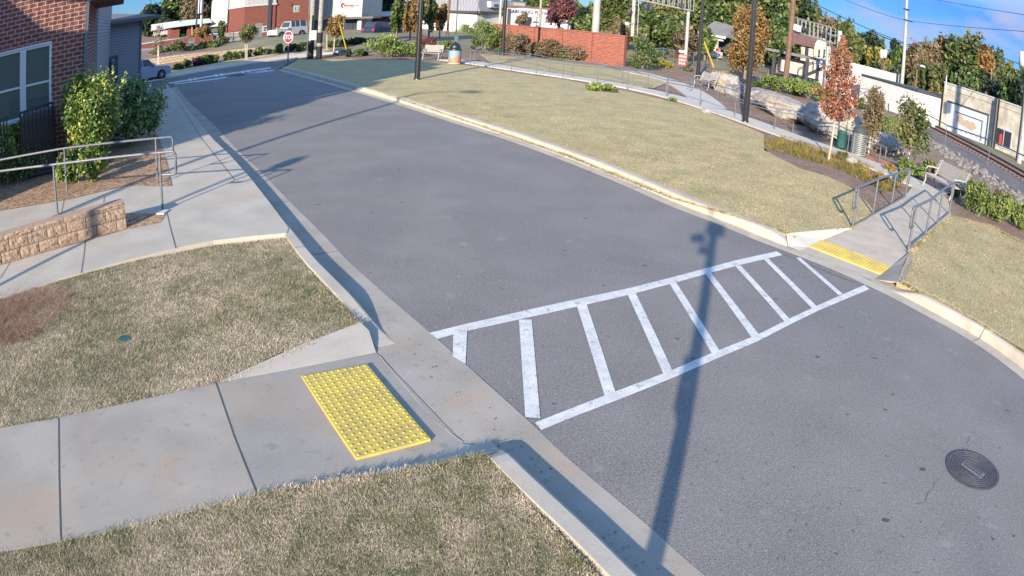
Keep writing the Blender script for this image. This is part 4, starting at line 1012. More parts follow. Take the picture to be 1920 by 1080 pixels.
def bench(base, rz, L_, label, m='bench_grey', armm='white', name='bench', back=True):
    r = empty(name, base, label, 'bench'); M_ = Matrix.Translation(base)@Matrix.Rotation(rz, 4, 'Z')
    b = MB()
    for k in range(9): b.box(-L_/2, L_/2, -.24+k*.055, -.20+k*.055, .43-.002*k, .455-.002*k, m, M_)
    part(b, 'seat', r)
    if back:
        b = MB()
        for k in range(9):
            z = .50+k*.052; y = .26+k*.022; b.box(-L_/2, L_/2, y, y+.018, z, z+.038, m, M_)
        part(b, 'backrest', r)
    for s_ in (-1, 1):
        x = s_*(L_/2-.12); b = MB()
        b.tube([M_@Vector((x, -.28, 0)), M_@Vector((x, -.20, .22)), M_@Vector((x, -.22, .43)), M_@Vector((x, .0, .42)), M_@Vector((x, .24, .44)), M_@Vector((x, .48, .98))], .03, armm, 8)
        b.tube([M_@Vector((x, .34, 0)), M_@Vector((x, .22, .2)), M_@Vector((x, .20, .43))], .03, armm, 8); part(b, 'leg', r, smooth=True)
        b = MB(); b.tube([M_@Vector((x, -.22, .42)), M_@Vector((x, -.27, .58)), M_@Vector((x, -.18, .67)), M_@Vector((x, .05, .68)), M_@Vector((x, .34, .66))], .028, armm, 8); part(b, 'armrest', r, smooth=True)
    return r
pa, pb = G(1737, 352, .12), G(1806, 392, .12); bmid = (pa+pb)/2+Vector((.25, .55, 0)); ang = math.atan2((pb-pa).y, (pb-pa).x)
bench(bmid, ang, 1.9, 'grey mesh bench with pale arms at the top of the far ramp', 'bench_grey', 'bench_arm')
pa, pb = G(1306, 163, .12), G(1339, 172, .12); ang = math.atan2((pb-pa).y, (pb-pa).x)
bench((pa+pb)/2+Vector((0, .3, 0)), ang, 1.65, 'small white bench in front of the pale rounded boulder', 'bench_arm', 'bench_arm')
pa, pb = G(796, 111, .12), G(823, 112, .12); ang = math.atan2((pb-pa).y, (pb-pa).x)
bench((pa+pb)/2, ang, 1.3, 'pale bench beside the striped litter bin', 'bench_arm', 'bench_arm', back=True)

# ================================================================== PLANTS OF THE PARK
def SP(px, py, top, half, m, label, n=2200, size=.07, z=.08, name='shrub', **k):
    b_ = G(px, py, z); H = max(.2, hgt(b_, px, top)); D = math.hypot(b_.x, b_.y)
    rx = (G(px+half, py, z)-b_).length if not k.pop('w', None) else half
    return shrub(b_, H, min(rx, half*D/1150)*1.25, m, label, n, size, name, **k)
loro = [(1455, 172, 138, 26), (1487, 178, 142, 26), (1515, 186, 146, 24), (1540, 194, 160, 18)]
for i, (x, y, t, h) in enumerate(loro): SP(x, y, t, h, 'leaf_yellowgreen', ['bright green bush above the dark boulder, leftmost of four behind the rocks', 'bright green bush behind the rocks, second from the lamp post', 'bright green bush behind the rocks, third from the lamp post', 'bright green bush just left of the red oak crown'][i], 2800, .09, group='bright green bushes behind the rocks')
for (x, y, t, h, m, lab) in [(1341, 152, 126, 8, 'leaf_yellow', 'small upright yellow bush right of the pale boulder'), (1358, 153, 130, 9, 'leaf_yellow', 'small round yellow-green bush between the boulder and the orange tree'), (1374, 155, 136, 9, 'leaf_yellowgreen', 'small low green bush under the orange tree'),
        (1205, 130, 60, 27, 'leaf_green', 'large leafy bush at the right end of the brick screen wall'), (1237, 127, 108, 10, 'leaf_yellow', 'small yellow bush right of the large leafy bush'), (1252, 128, 112, 9, 'leaf_yellow', 'second small yellow bush, nearer the red notice sign'),
        (1290, 134, 124, 8, 'leaf_olive', 'low olive tuft between the red notice sign and the pale boulder'),
        (963, 104, 56, 20, 'leaf_brown', 'reddish brown bush before the brick screen wall, leftmost of three'), (1018, 108, 66, 24, 'leaf_brown', 'reddish brown bush in the middle before the brick screen wall'), (1078, 114, 74, 26, 'leaf_brown', 'broad reddish brown bush before the right half of the brick screen wall'),
        (1118, 116, 100, 16, 'leaf_olive', 'low olive grass clump at the foot of the brick screen wall'), (940, 102, 88, 12, 'leaf_green', 'low green shrub at the left foot of the brick screen wall'), (1058, 113, 100, 10, 'leaf_green', 'low green shrub between two brown bushes at the wall'),
        (905, 98, 20, 24, 'leaf_yellowgreen', 'tall green and orange bush left of the brick screen wall'), (893, 92, 66, 12, 'leaf_green', 'dark green bush at the foot of the tall bush by the wall'),
        (735, 108, 63, 44, 'leaf_yellowgreen', 'wide bright yellow-green bush left of the nearest lamp post'), (765, 106, 78, 22, 'leaf_yellowgreen', 'smaller yellow-green bush just left of the nearest lamp post'), (651, 107, 91, 7, 'leaf_dark', 'small dark round bush left of the pair by the twin utility poles'), (674, 106, 89, 9, 'leaf_green', 'small green bush near the yellow guy wire guard'), (683, 105, 94, 6, 'leaf_dark', 'small dark bush touching the wide yellow-green one'),
        (833, 93, 74, 12, 'leaf_yellowgreen', 'low yellow-green bush behind the striped litter bin'), (800, 100, 60, 16, 'leaf_maroon', 'reddish bush right of the nearest lamp post'), (787, 98, 58, 12, 'leaf_orange', 'orange bush directly behind the nearest lamp post'), (867, 72, 44, 16, 'leaf_yellowgreen', 'yellowish bush on the bank before the grey metal-roofed store'), (884, 66, 48, 9, 'leaf_maroon', 'dark reddish shrub on the bank by the store')]:
    SP(x, y, t, h, m, lab, 1800 if h < 20 else 3600, .08)
for i, (x, y, t, h) in enumerate([(1824, 398, 330, 26), (1852, 408, 352, 24), (1875, 418, 348, 24), (1908, 428, 370, 22), (1796, 372, 318, 15)]):
    SP(x, y, t, h, 'leaf_yellowgreen', ['leafy green bush beside the grey mesh bench', 'low leafy bush, second right of the bench', 'leafy green bush, third right of the bench', 'leafy green bush at the right edge above the corner lawn', 'thin leafy bush just behind the bench'][i], 2200, .05, group='leafy bushes by the bench', lumps=8)
for i, (x, y, t, h) in enumerate([(1742, 322, 288, 12), (1700, 322, 296, 16), (1722, 336, 306, 15), (1690, 345, 305, 10), (1655, 262, 215, 22), (1640, 232, 196, 18), (1672, 246, 206, 14)]):
    SP(x, y, t, h, 'leaf_yellowgreen', ['upright leafy plant alone on the mulch left of the bench', 'leafy plant at the far end of the ramp handrail', 'leafy plant between the ramp rails and the bench', 'thin plant behind the far end of the lawn side handrail', 'green bush right of the grey boulder', 'green bush above the grey boulder', 'green bush between the two slender trees'][i], 1500, .05, lumps=7)
extra = [(1612, 205, 180, 14, 'leaf_olive', 'low olive bush above the long rocks, left of the brown-green slender tree'), (1690, 262, 232, 12, 'leaf_yellowgreen', 'scruffy green bush under the sparse greenish tree, track side'), (1712, 270, 244, 12, 'leaf_olive', 'dry olive bush on the mulch before the rock ridge, farthest from the bench'),
 (1668, 322, 304, 9, 'leaf_orange_low', 'rusty low bush beside the orange clay patch'), (1650, 345, 322, 10, 'leaf_orange_low', 'rusty low bush behind the lawn side handrail'), (1622, 330, 312, 9, 'leaf_orange_low', 'low dry orange-green bush between the red oak and the handrail'), (1760, 330, 312, 10, 'leaf_olive', 'dry bush just left behind the grey mesh bench'),
 (1812, 350, 318, 16, 'leaf_yellowgreen', 'green bush behind the backrest of the grey mesh bench'), (1866, 385, 352, 14, 'leaf_olive', 'olive bush behind the row right of the bench'), (1840, 372, 340, 12, 'leaf_yellowgreen', 'narrow green bush behind the second bush right of the bench'), (1580, 300, 284, 9, 'leaf_olive', 'low olive bush at the foot of the green waste bin'), (1905, 405, 380, 12, 'leaf_olive', 'dry olive bush at the right edge, nearest the track'),
 (1420, 168, 150, 12, 'leaf_green', 'small dark green bush between the orange cypress and the bright bushes'), (1150, 112, 98, 12, 'leaf_olive', 'low olive clump at the right foot of the brick screen wall'), (1000, 106, 92, 11, 'leaf_maroon', 'small maroon bush between the first and second brown bushes at the wall'), (1235, 110, 88, 14, 'leaf_green', 'green bush before the chain link fence, right of the large leafy bush'), (1265, 112, 86, 12, 'leaf_brown', 'brown bush behind the chain link fence by the notice sign')]
for (x, y, t, h, m, lab) in extra: SP(x, y, t, h, m, lab, 1500, .055 if y > 200 else .09, lumps=8)
SP(1128, 172, 154, 22, 'leaf_yellowgreen', 'low green daylily clump at the path edge in the lawn', 1600, .07)
SP(1263, 190, 182, 9, 'leaf_yellowgreen', 'tiny green clump beside the path where the railings meet', 500, .05)
# low plants bed under the red oak (uncountable)
def bed_scatter(name, px, z, n, hmin, hmax, w, m, lean=.35):
    P = [G(x, y, z) for x, y in px]; xs = [p.x for p in P]; ys = [p.y for p in P]
    pts = rand_in_poly([(p.x, p.y) for p in P], n); pts = pts[(vnoise(pts[:, 0], pts[:, 1], 1.9, 31)+RNG.normal(0, .14, len(pts))) > .40]; return blades(name, pts, z, hmin, hmax, w, m, lean)
def inpoly(x, y, poly):
    c = np.zeros(len(x), bool); n = len(poly)
    for i in range(n):
        x0, y0 = poly[i]; x1, y1 = poly[(i+1) % n]
        k = ((y0 > y) != (y1 > y)) & (x < (x1-x0)*(y-y0)/(y1-y0+1e-12)+x0); c ^= k
    return c
def rand_in_poly(poly, n):
    a = np.array(poly); lo, hi = a.min(0), a.max(0); o = []
    t = 0
    while t < n:
        q = RNG.uniform(lo, hi, (n*2, 2)); q = q[inpoly(q[:, 0], q[:, 1], poly)]; o.append(q); t += len(q)
        if len(q) == 0: break
    return np.concatenate(o)[:n]
def vnoise(x, y, s, seed=0):
    r = np.random.default_rng(seed); g = r.uniform(0, 1, (64, 64)); u, v = x*s+31.3, y*s+17.1
    i, j = np.floor(u).astype(int), np.floor(v).astype(int); f, h = u-i, v-j; f = f*f*(3-2*f); h = h*h*(3-2*h)
    a, b_, c, d = g[i % 64, j % 64], g[(i+1) % 64, j % 64], g[i % 64, (j+1) % 64], g[(i+1) % 64, (j+1) % 64]
    return (a*(1-f)+b_*f)*(1-h)+(c*(1-f)+d*f)*h
def blades(name, pts, z, hmin, hmax, w, m, lean=.6, dens=None, kind='stuff', label=None, cat='grass'):
    n = len(pts); a = RNG.uniform(0, 6.28, n); h = RNG.uniform(hmin, hmax, n)*(.6+.8*vnoise(pts[:, 0], pts[:, 1], 2.2, 3)); l = h*RNG.uniform(.2, 1.6, n)*lean
    b0 = np.c_[pts, np.full(n, z)]; dx, dy = np.cos(a), np.sin(a); a2 = a+RNG.uniform(.8, 2.3, n)
    ww = w*RNG.uniform(.6, 1.4, n)/2; sx, sy = np.cos(a2)*ww, np.sin(a2)*ww
    v = np.stack([b0+np.c_[-sx, -sy, np.zeros(n)], b0+np.c_[sx, sy, np.zeros(n)], b0+np.c_[dx*l, dy*l, h]], 1).reshape(-1, 3)
    t = .40*vnoise(pts[:, 0], pts[:, 1], 1.7, 5)+.22*vnoise(pts[:, 0], pts[:, 1], .5, 8)+.38*vnoise(pts[:, 0], pts[:, 1], 9.0, 12)
    t = np.clip(t+RNG.normal(0, .26, n), 0, 1)
    o = mesh_np(name, v, 3, [m], t); tag(o, label, cat if label else None, None, kind); return o
P = [(p.x, p.y) for p in polyG(lawn1_px, .12, 2)]; pts = rand_in_poly(P, 190000)
blades('grass', pts, .115, .008, .028, .0065, 'blade', 1.8, label='short half dormant grass between the two sidewalks')
P2_ = [(p.x, p.y) for p in polyG([(-60, 1046), (114, 1016), (300, 972), (482, 930), (700, 893), (903, 853), (950, 905), (1060, 1020), (1110, 1080), (1130, 1100), (600, 1120), (-60, 1130)], .12, 2)]
pts = rand_in_poly(P2_, 170000); blades('grass', pts, .115, .008, .030, .006, 'blade', 1.8, label='short half dormant grass in the bottom left corner')
PR = [(p.x, p.y) for p in rl+lawnR_top]; pts = rand_in_poly(PR, 420000); d = np.hypot(pts[:, 0], pts[:, 1]); keep = RNG.uniform(0, 1, len(d)) < np.clip(1.6-d/22, .12, 1); pts = pts[keep]
blades('grass', pts, .125, .006, .022, .011, 'blade_right', 1.8, label='wide tan lawn beyond the road')
PR = [(p.x, p.y) for p in lawnR2]; pts = rand_in_poly(PR, 90000); blades('grass', pts, .125, .008, .028, .011, 'blade_right', 1.6, label='tan and green lawn in the corner right of the far ramp')
P3 = [(p.x, p.y) for p in polyG([(0, 560), (60, 545), (115, 545), (120, 575), (95, 610), (40, 640), (0, 645), (-60, 655), (-60, 600)], .12, 3)]
pts = rand_in_poly(P3, 13000)+RNG.normal(0, .09, (13000, 2)); pts = pts[(vnoise(pts[:, 0], pts[:, 1], 3.1, 21)+.4*vnoise(pts[:, 0], pts[:, 1], 11, 22)+RNG.normal(0, .12, len(pts))) > .66]; blades('pine_straw', pts, .125, .006, .06, .009, 'needle', 5.0, label='patch of red-brown pine straw at the edge of the left lawn', cat='pine straw')
P4 = [(p.x, p.y) for p in polyG(bed_px, .16, 2)]; pts = rand_in_poly(P4, 30000); blades('pine_straw', pts, .17, .006, .04, .008, 'needle', 3.0, label='brown pine straw mulch under the shrubs behind the ramp', cat='pine straw')
bed2 = [(1440, 279), (1432, 266), (1470, 258), (1530, 276), (1580, 290), (1640, 318), (1672, 342), (1692, 350), (1672, 368), (1650, 362), (1610, 335), (1560, 314), (1500, 296)]
bed_scatter('bed_plants', bed2, .09, 9500, .04, .19, .020, 'grassy', 1.2); tag(bpy.data.objects['bed_plants'], 'low green and rust coloured bed plants under the red oak', 'bedding plants', None, 'stuff')
# crisp dead leaves and chips on mulch
pm = rand_in_poly([(p.x, p.y) for p in polyG(mulch_px, .08, 2)], 26000); c_ = np.c_[pm, np.full(len(pm), .10)]+RNG.normal(0, .008, (len(pm), 3))
v = leaves(c_, .035, .5); o = mesh_np('mulch_chips', v, 4, ['leaf_brown'], RNG.beta(2, 2, len(pm))); tag(o, 'bark chips and dead leaves scattered over the mulch bed', 'mulch', None, 'stuff')
# fringe of grass over slab edges
def fringe(name, px, z, n, w=.01, hh=(.02, .06), m='blade', spread=.03, label=''):
    P = [G(x, y, z) for x, y in densify(px, 3)]; t = RNG.uniform(0, len(P)-1.001, n); i = t.astype(int); A = np.array([tuple(p)[:2] for p in P]); f = (t-i)[:, None]
    q = A[i]*(1-f)+A[i+1]*f+RNG.normal(0, spread, (n, 2)); return blades(name, q, z, hh[0], hh[1], w, m, 1.1, label=label)
fringe('grass', [(114, 1018), (482, 930), (640, 900), (780, 880), (903, 855)], .125, 3500, .006, (.012, .04), label='grass fringe creeping over the lower edge of the near sidewalk')
fringe('grass', [(905, 856), (1000, 960), (1110, 1082)], .125, 2500, .006, (.012, .035), label='grass fringe along the back of the near kerb')
fringe('grass', [(0, 563), (110, 529), (233, 495), (400, 462), (540, 448), (610, 545), (672, 605), (405, 720), (110, 785), (0, 801)], .12, 5000, .007, (.012, .035), label='grass fringe around the left lawn edge')
fringe('grass', [(690, 166), (860, 222), (1060, 290), (1260, 370), (1480, 437)], .14, 6000, .014, (.02, .05), 'blade_right', .025, label='grass fringe along the back of the far kerb')
fringe('grass', [(1693, 531), (1758, 563), (1850, 616), (1925, 665)], .14, 4000, .012, (.02, .05), 'blade_right', .02, label='grass fringe along the kerb of the corner lawn')
fringe('grass', [(1706, 474), (1745, 440), (1784, 407), (1859, 426), (1925, 460)], .13, 3000, .012, (.02, .06), 'blade_right', .03, label='grass fringe beside the far ramp slab')
# fallen leaves
fl = []
for _ in range(46):
    x, y = random.uniform(20, 660), random.uniform(480, 780)
    p = G(x, y, .15)
    if inpoly(np.array([p.x]), np.array([p.y]), [(q.x, q.y) for q in polyG(lawn1_px, .12, 2)])[0]: fl.append(tuple(p))
for _ in range(14): p = G(random.uniform(1570, 1600), random.uniform(418, 432), .14); fl.append(tuple(p))
c_ = np.array(fl); v = leaves(c_, .028, .6); v[:, 2] = np.repeat(c_[:, 2], 4)+RNG.uniform(-.004, .012, len(v)); o = mesh_np('fallen_leaves', v, 4, ['leaf_orange'], RNG.uniform(.2, 1, len(c_))); tag(o, 'a few fallen leaves scattered on the lawns', 'leaves', None, 'stuff')

# ================================================================== FAR LEFT: STREET, WALLS, SHOPS
def text(body, PL, u, z, h, m, root, off=.03, name='lettering', align='CENTER', sx=1.0, bold=0.0):
    c = bpy.data.curves.new(name, 'FONT'); c.body = body; c.size = h*1.38; c.align_x = align; c.align_y = 'CENTER'; c.extrude = .006; c.offset = bold; c.fill_mode = 'BOTH'
    c.materials.append(MATS[m]); o_ = bpy.data.objects.new(name, c); COL.objects.link(o_)
    me = bpy.data.meshes.new_from_object(o_, depsgraph=bpy.context.evaluated_depsgraph_get()); bpy.data.objects.remove(o_); bpy.data.curves.remove(c)
    o = bpy.data.objects.new(name, me); COL.objects.link(o)
    p = PL.at(u, z, off); t, n = PL.t, PL.n
    t2 = t if t.cross(UP).dot(n) > 0 else -t
    M_ = Matrix(((t2.x*sx, 0, n.x, p.x), (t2.y*sx, 0, n.y, p.y), (0, 1, 0, p.z), (0, 0, 0, 1)))
    o.parent = root; o.matrix_local = Matrix.Translation(-world_loc(root))@M_; return o
def strip(name, rows, m, kind='structure', lab=None):
    b = MB(); b.grid(rows, m); return tag(b.build(name, smooth=True), kind=kind)
def Fr(pts, D): return [F(x, y, D) if not isinstance(D, (list, tuple)) else F(x, y, D[i]) for i, (x, y) in enumerate(pts)]
# far kerb walk, verge, terraces
k0 = [G(x, y, .05) for x, y in [(262, 157), (322, 144), (393, 131), (502, 114), (560, 106), (640, 99), (720, 96), (800, 92)]]
k1 = [G(x, y, .14) for x, y in [(262, 151), (322, 139), (393, 126), (502, 109), (560, 101), (640, 95), (720, 92), (800, 88)]]
v1 = [F(262, 140, 52), F(322, 133, 53), F(393, 120, 54), F(502, 102, 56), F(560, 96, 57), F(640, 89, 58), F(720, 84, 60), F(800, 78, 62)]
strip('far_kerb', [[p-UP*.2 for p in k0], k0, k1], 'concrete_pale'); strip('verge', [k1, v1], 'verge')
t1 = [F(262, 126, 56), F(322, 118, 56.5), F(393, 110, 57.5), F(502, 97, 59.5), F(560, 91, 60.6), F(640, 85, 61.5), F(720, 78, 63), F(800, 72, 66)]
strip('terrace', [v1, t1], 'mulch')
t2 = [F(262, 112, 56.3), F(322, 105.5, 56.9), F(393, 99.5, 58.0), F(502, 88.5, 59.9), F(560, 83, 61.0), F(640, 79, 61.9), F(720, 76, 64), F(800, 70, 67)]
t3 = [F(262, 96, 63), F(322, 90, 63.5), F(393, 84, 65), F(470, 79, 67), F(560, 74, 69), F(640, 72, 71), F(720, 69, 73), F(800, 62, 78)]
t4 = [F(262, 84, 72), F(322, 80, 72), F(393, 76, 73), F(470, 74, 74), F(560, 70, 75), F(640, 68, 77), F(720, 66, 80), F(800, 58, 86)]
strip('terrace', [[p for p in t2], t3], 'mulch'); strip('upper_drive', [t3, t4], 'concrete_grey')
strip('terrace', [t4, [p*1.2+UP*.2 for p in t4]], 'mulch')
def wallseg(name, label, A, B, zt, zb, m, th=.3, cap=None, cat='retaining wall'):
    PL = Plane(A, B); r = empty(name, A, label, cat); b = MB()
    b.hexa([PL.at(0, zb, 0), PL.at(PL.len, zb, 0), PL.at(PL.len, zb, -th), PL.at(0, zb, -th), PL.at(0, zt[0], 0), PL.at(PL.len, zt[1], 0), PL.at(PL.len, zt[1], -th), PL.at(0, zt[0], -th)], m)
    part(b, 'wall_face', r, uv=True)
    if cap:
        b = MB(); b.hexa([PL.at(0, zt[0], .05), PL.at(PL.len, zt[1], .05), PL.at(PL.len, zt[1], -th-.05), PL.at(0, zt[0], -th-.05), PL.at(0, zt[0]+.1, .05), PL.at(PL.len, zt[1]+.1, .05), PL.at(PL.len, zt[1]+.1, -th-.05), PL.at(0, zt[0]+.1, -th-.05)], cap); part(b, 'cap', r)
    return r, PL
A, B = F(270, 126, 55.9), F(505, 97, 59.6)
wallseg('retaining_wall', 'lower tan block retaining wall behind the row of street bushes', A, B, (F(270, 111, 55.9).z, F(505, 88, 59.6).z), -.4, 'block_far')
A, B = F(505, 97, 59.7), F(640, 85, 61.6)
wallseg('retaining_wall', 'tan block retaining wall behind the stop sign', A, B, (F(505, 88, 59.7).z, F(640, 79, 61.6).z), -.4, 'block_far')
A, B = F(262, 100, 66), F(352, 83, 67)
wallseg('garden_wall', 'red brick garden wall at left with a pale coping, nearest the parked blue car', A, B, (F(262, 84, 66).z, F(352, 70.5, 67).z), -.2, 'brick_far', .3, 'white_trim', 'wall')
A, B = F(366, 82, 67), F(396, 78, 67.5)
wallseg('garden_wall', 'short red brick garden wall in the middle with a pale coping', A, B, (F(366, 68, 67).z, F(396, 65.5, 67.5).z), -.2, 'brick_far', .3, 'white_trim', 'wall')
A, B = F(400, 78, 68), F(452, 72, 68.5)
wallseg('garden_wall', 'dark low wall with a yellowish coping below the grey gable', A, B, (F(400, 64.5, 68).z, F(452, 61, 68.5).z), -.2, 'rock_dark', .3, 'cream', 'wall')
# building 3
D3 = 76
A, B = F(455, 76, D3-1.5), F(578, 70, D3+1); P3_ = Plane(A, B)
r3 = empty('brick_shop', A, 'red brick building with a square number 3 sign and pale band above', 'building')
def pq(b, PL, x0, y0, x1, y1, o0, o1, m):        # box on a plane from picture corners
    (u0, z1), (u1, z0) = PL.uz(x0, y0), PL.uz(x1, y1); pbox(b, PL, u0, u1, z0, z1, o0, o1, m)
ztop = F(520, -60, D3).z
uz = P3_.uz
b = MB(); u0, u1, u2, u3 = uz(457, 60)[0], uz(515, 60)[0], uz(522, 60)[0], uz(577, 60)[0]
zb_ = F(500, 84, D3).z; zband = uz(487, 9)[1]
pbox(b, P3_, u0, u1, zb_, zband, -8, 0, 'brick_far'); pbox(b, P3_, u1, u2, zb_, ztop, -8, -1.2, 'dark_metal'); pbox(b, P3_, u2, u3, zb_, ztop, -8, .0, 'brick_far')
part(b, 'wall', r3, uv=True)
b = MB(); pbox(b, P3_, u0, u1, zband, ztop, -8, .03, 'metal_ribs'); pbox(b, P3_, u0-.1, u1+.1, zband-.12, zband+.05, -8, .10, 'white_trim'); part(b, 'panel_wall', r3, uv=True)
b = MB(); pq(b, P3_, 479, 44, 491, 76, -.1, .03, 'door_grey'); part(b, 'door', r3)
b = MB(); pq(b, P3_, 492, 49, 502, 60, 0, .06, 'white_trim'); wf = part(b, 'wall_sign', r3)
b = MB(); pq(b, P3_, 494, 51, 500, 53.5, .061, .07, 'dark_metal'); pq(b, P3_, 494, 55, 498, 58, .061, .07, 'dark_metal'); part(b, 'sign_print', wf)
b = MB(); pq(b, P3_, 551, 11, 560.5, 22.5, 0, .07, 'white'); pq(b, P3_, 552.2, 12.2, 559.3, 21.4, .071, .08, 'sign_green'); ns = part(b, 'number_sign', r3)
u, z = uz(555.8, 16.8); text('3', P3_, u, z, (uz(555, 13)[1]-uz(555, 20.5)[1]), 'white', ns, .09, sx=1.0, bold=.01)
b = MB(); pq(b, P3_, 545, 6.5, 549, 11.5, 0, .03, 'dark_metal'); part(b, 'vent', r3)
b = MB(); pq(b, P3_, 503.5, -10, 505.5, 75, 0, .14, 'dark_metal'); part(b, 'downspout', r3)
b = MB(); pq(b, P3_, 543, 40, 566, 64, -.02, .05, 'white_trim'); w_ = part(b, 'window', r3)
b = MB(); pq(b, P3_, 544, 41.5, 553, 53, .051, .06, 'glass_far'); pq(b, P3_, 557, 41.5, 564.5, 53, .051, .06, 'glass_far'); pq(b, P3_, 544, 55, 564.5, 62.5, .051, .06, 'glass_far'); part(b, 'pane', w_)
# side of the building toward the left: brick then panel gable
A2_, B2_ = F(434, 76, 82), F(457, 74, D3-1.2); P4_ = Plane(A2_, B2_)
b = MB(); (ua, _), (ub, _) = P4_.uz(435, 60), P4_.uz(457, 60); pbox(b, P4_, ua, ub, zb_, ztop, -4, 0, 'brick_far'); pbox(b, P4_, (ua+ub)/2+.3, ub-.4, zb_+1.5, ztop, 0.005, .05, 'white_trim'); part(b, 'side_wall', r3, uv=True)
rg = empty('gabled_shop', F(400, 76, 82), 'pale grey panelled gable end left of the brick building', 'building')
PG_ = Plane(F(394, 76, 82.5), F(433, 76, 81.5))
b = MB(); zz0 = PG_.uz(410, 45)[1]; ua, ub = 0, PG_.len
b.face([PG_.at(ua, zz0), PG_.at(ub, zz0), PG_.at(ub, zz0+5), PG_.at(ub*.55, zz0+5), PG_.at(ua, PG_.uz(394, 4)[1])], 'metal_ribs'); 
b.hexa([PG_.at(ua, zz0, -.02), PG_.at(ub, zz0, -.02), PG_.at(ub, zz0, -9), PG_.at(ua, zz0, -9), PG_.at(ua, PG_.uz(394, 4)[1], -.02), PG_.at(ub, zz0+4.9, -.02), PG_.at(ub, zz0+4.9, -9), PG_.at(ua, PG_.uz(394, 4)[1], -9)], 'metal_ribs')
part(b, 'gable_wall', rg, uv=True)
b = MB(); pbox(b, PG_, ua-.1, ub+.6, zz0-.25, zz0, -3, .25, 'white_trim'); part(b, 'fascia', rg)
b = MB(); pbox(b, PG_, ua, ub+.5, -.2, zz0-.25, -3.1, -3, 'door_grey'); part(b, 'porch', rg); b = MB(); pbox(b, PG_, ub-.5, ub-.2, 0, zz0-.25, -.3, 0, 'white_trim'); part(b, 'porch_post', rg); b = MB(); pbox(b, PG_, ub*.45, ub*.6, 0, zz0-.25, -.4, -.1, 'dark_metal'); part(b, 'porch_post', rg)
rs = empty('canopy_shop', F(350, 76, 80), 'low shop with pale green canopy roof and bright window posters', 'building')
PC = Plane(F(305, 80, 81), F(396, 74, 82)); q_ = PC.uz
b = MB(); pq(b, PC, 334, 50, 394, 78, -6, -3, 'brick_far'); pq(b, PC, 320, 52, 336, 74, -6, .0, 'brick_far'); pq(b, PC, 352, 48, 362, 74, -3, -.2, 'brick_far'); part(b, 'wall', rs, uv=True)
b = MB(); a0, a1 = q_(330, 50), q_(396, 42.5); c0_, c1_ = q_(352, 41), q_(396, 34)
b.hexa([PC.at(*q_(314, 53), .6), PC.at(*a1, .6), PC.at(a1[0], a1[1], -6), PC.at(q_(314, 53)[0], q_(314, 53)[1], -6), PC.at(*q_(352, 37), -1.0), PC.at(*c1_, -1.0), PC.at(*c1_, -6), PC.at(*q_(352, 37), -6)], 'roof_green'); part(b, 'canopy', rs)
for (x0, y0, x1, y1) in [(338, 49, 347, 60), (349, 48, 352, 60), (386, 48, 404, 57)]:
    b = MB(); pq(b, PC, x0, y0, x1, y1, -2.6, -2.5, 'white'); part(b, 'poster', rs)
b = MB(); pq(b, PC, 337, 60, 352, 72, -2.9, -2.8, 'glass_far'); part(b, 'window', rs); b = MB(); pq(b, PC, 384, 57, 404, 66, -2.9, -2.8, 'glass_far'); part(b, 'window', rs)
b = MB(); pq(b, PC, 341, 64, 349, 71, -1.2, -.9, 'lime'); o = b.build('display_panel'); tag(o, 'bright green display panel on the brick garden wall by the canopy shop', 'sign')
b = MB(); pq(b, Plane(F(290, 76, 84), F(335, 72, 84)), 288, 51, 333, 62, -5, 0, 'metal_ribs'); pq(b, Plane(F(290, 76, 84), F(335, 72, 84)), 284, 46, 336, 51, -5, .4, 'white_trim'); tag(b.build('shed', uv=True), 'low pale flat-roofed shed behind the bare tree at far left', 'building')
# salon-like grey building with red lettering
PS2 = Plane(F(582, 70, 82), F(680, 66, 80)); rz_ = empty('sign_building', F(600, 72, 82), 'pale metal-clad shop building with red lettered sign above dark windows', 'building')
zc0 = PS2.uz(640, 32)[1]
b = MB(); (ua, _), (ub, _) = PS2.uz(580, 50), PS2.uz(677, 50); pbox(b, PS2, ua, ub, zc0, zc0+8, -9, 0, 'metal_ribs'); part(b, 'upper_wall', rz_, uv=True)
b = MB(); pbox(b, PS2, ub-.35, ub+.02, -.1, zc0+8, -.3, .05, 'white_trim'); part(b, 'corner_trim', rz_)
b = MB(); pbox(b, PS2, PS2.uz(640, 40)[0], ub+1.6, zc0-.25, zc0, -3, .9, 'dark_metal'); part(b, 'awning', rz_)
b = MB(); pbox(b, PS2, ua, ub-.2, -.1, zc0-.26, -5, -.8, 'door_grey'); part(b, 'lower_wall', rz_)
b = MB(); 
for (x0, x1) in ((642, 657), (659, 668)): pq(b, PS2, x0, 36, x1, 64, -.79, -.7, 'glass_far')
part(b, 'shop_window', rz_)
b = MB(); pq(b, PS2, 669, 38, 676, 66, -.5, -.2, 'white_trim'); part(b, 'column', rz_)
u0, z0 = PS2.uz(643, 10); hh = PS2.uz(643, 7)[1]-PS2.uz(643, 12.5)[1]
b = MB(); 
b.tube([PS2.at(u0+.42*hh*math.cos(t)*1.1, z0+.6*hh*math.sin(t), .08) for t in [R(a) for a in range(20, 300, 20)]], .09, 'red', 6); lg = part(b, 'logo_mark', rz_)
u1_, z1_ = PS2.uz(651, 10); u2_, _ = PS2.uz(672, 10.5)
text('manage', PS2, u1_+.1*(u2_-u1_)*0+(u2_-u1_)*.17, z1_, hh*.75, 'red', rz_, .06, bold=.02); text('green', PS2, u1_+(u2_-u1_)*.74, z1_-.05, hh*.75, 'door_grey', rz_, .06, bold=.01)
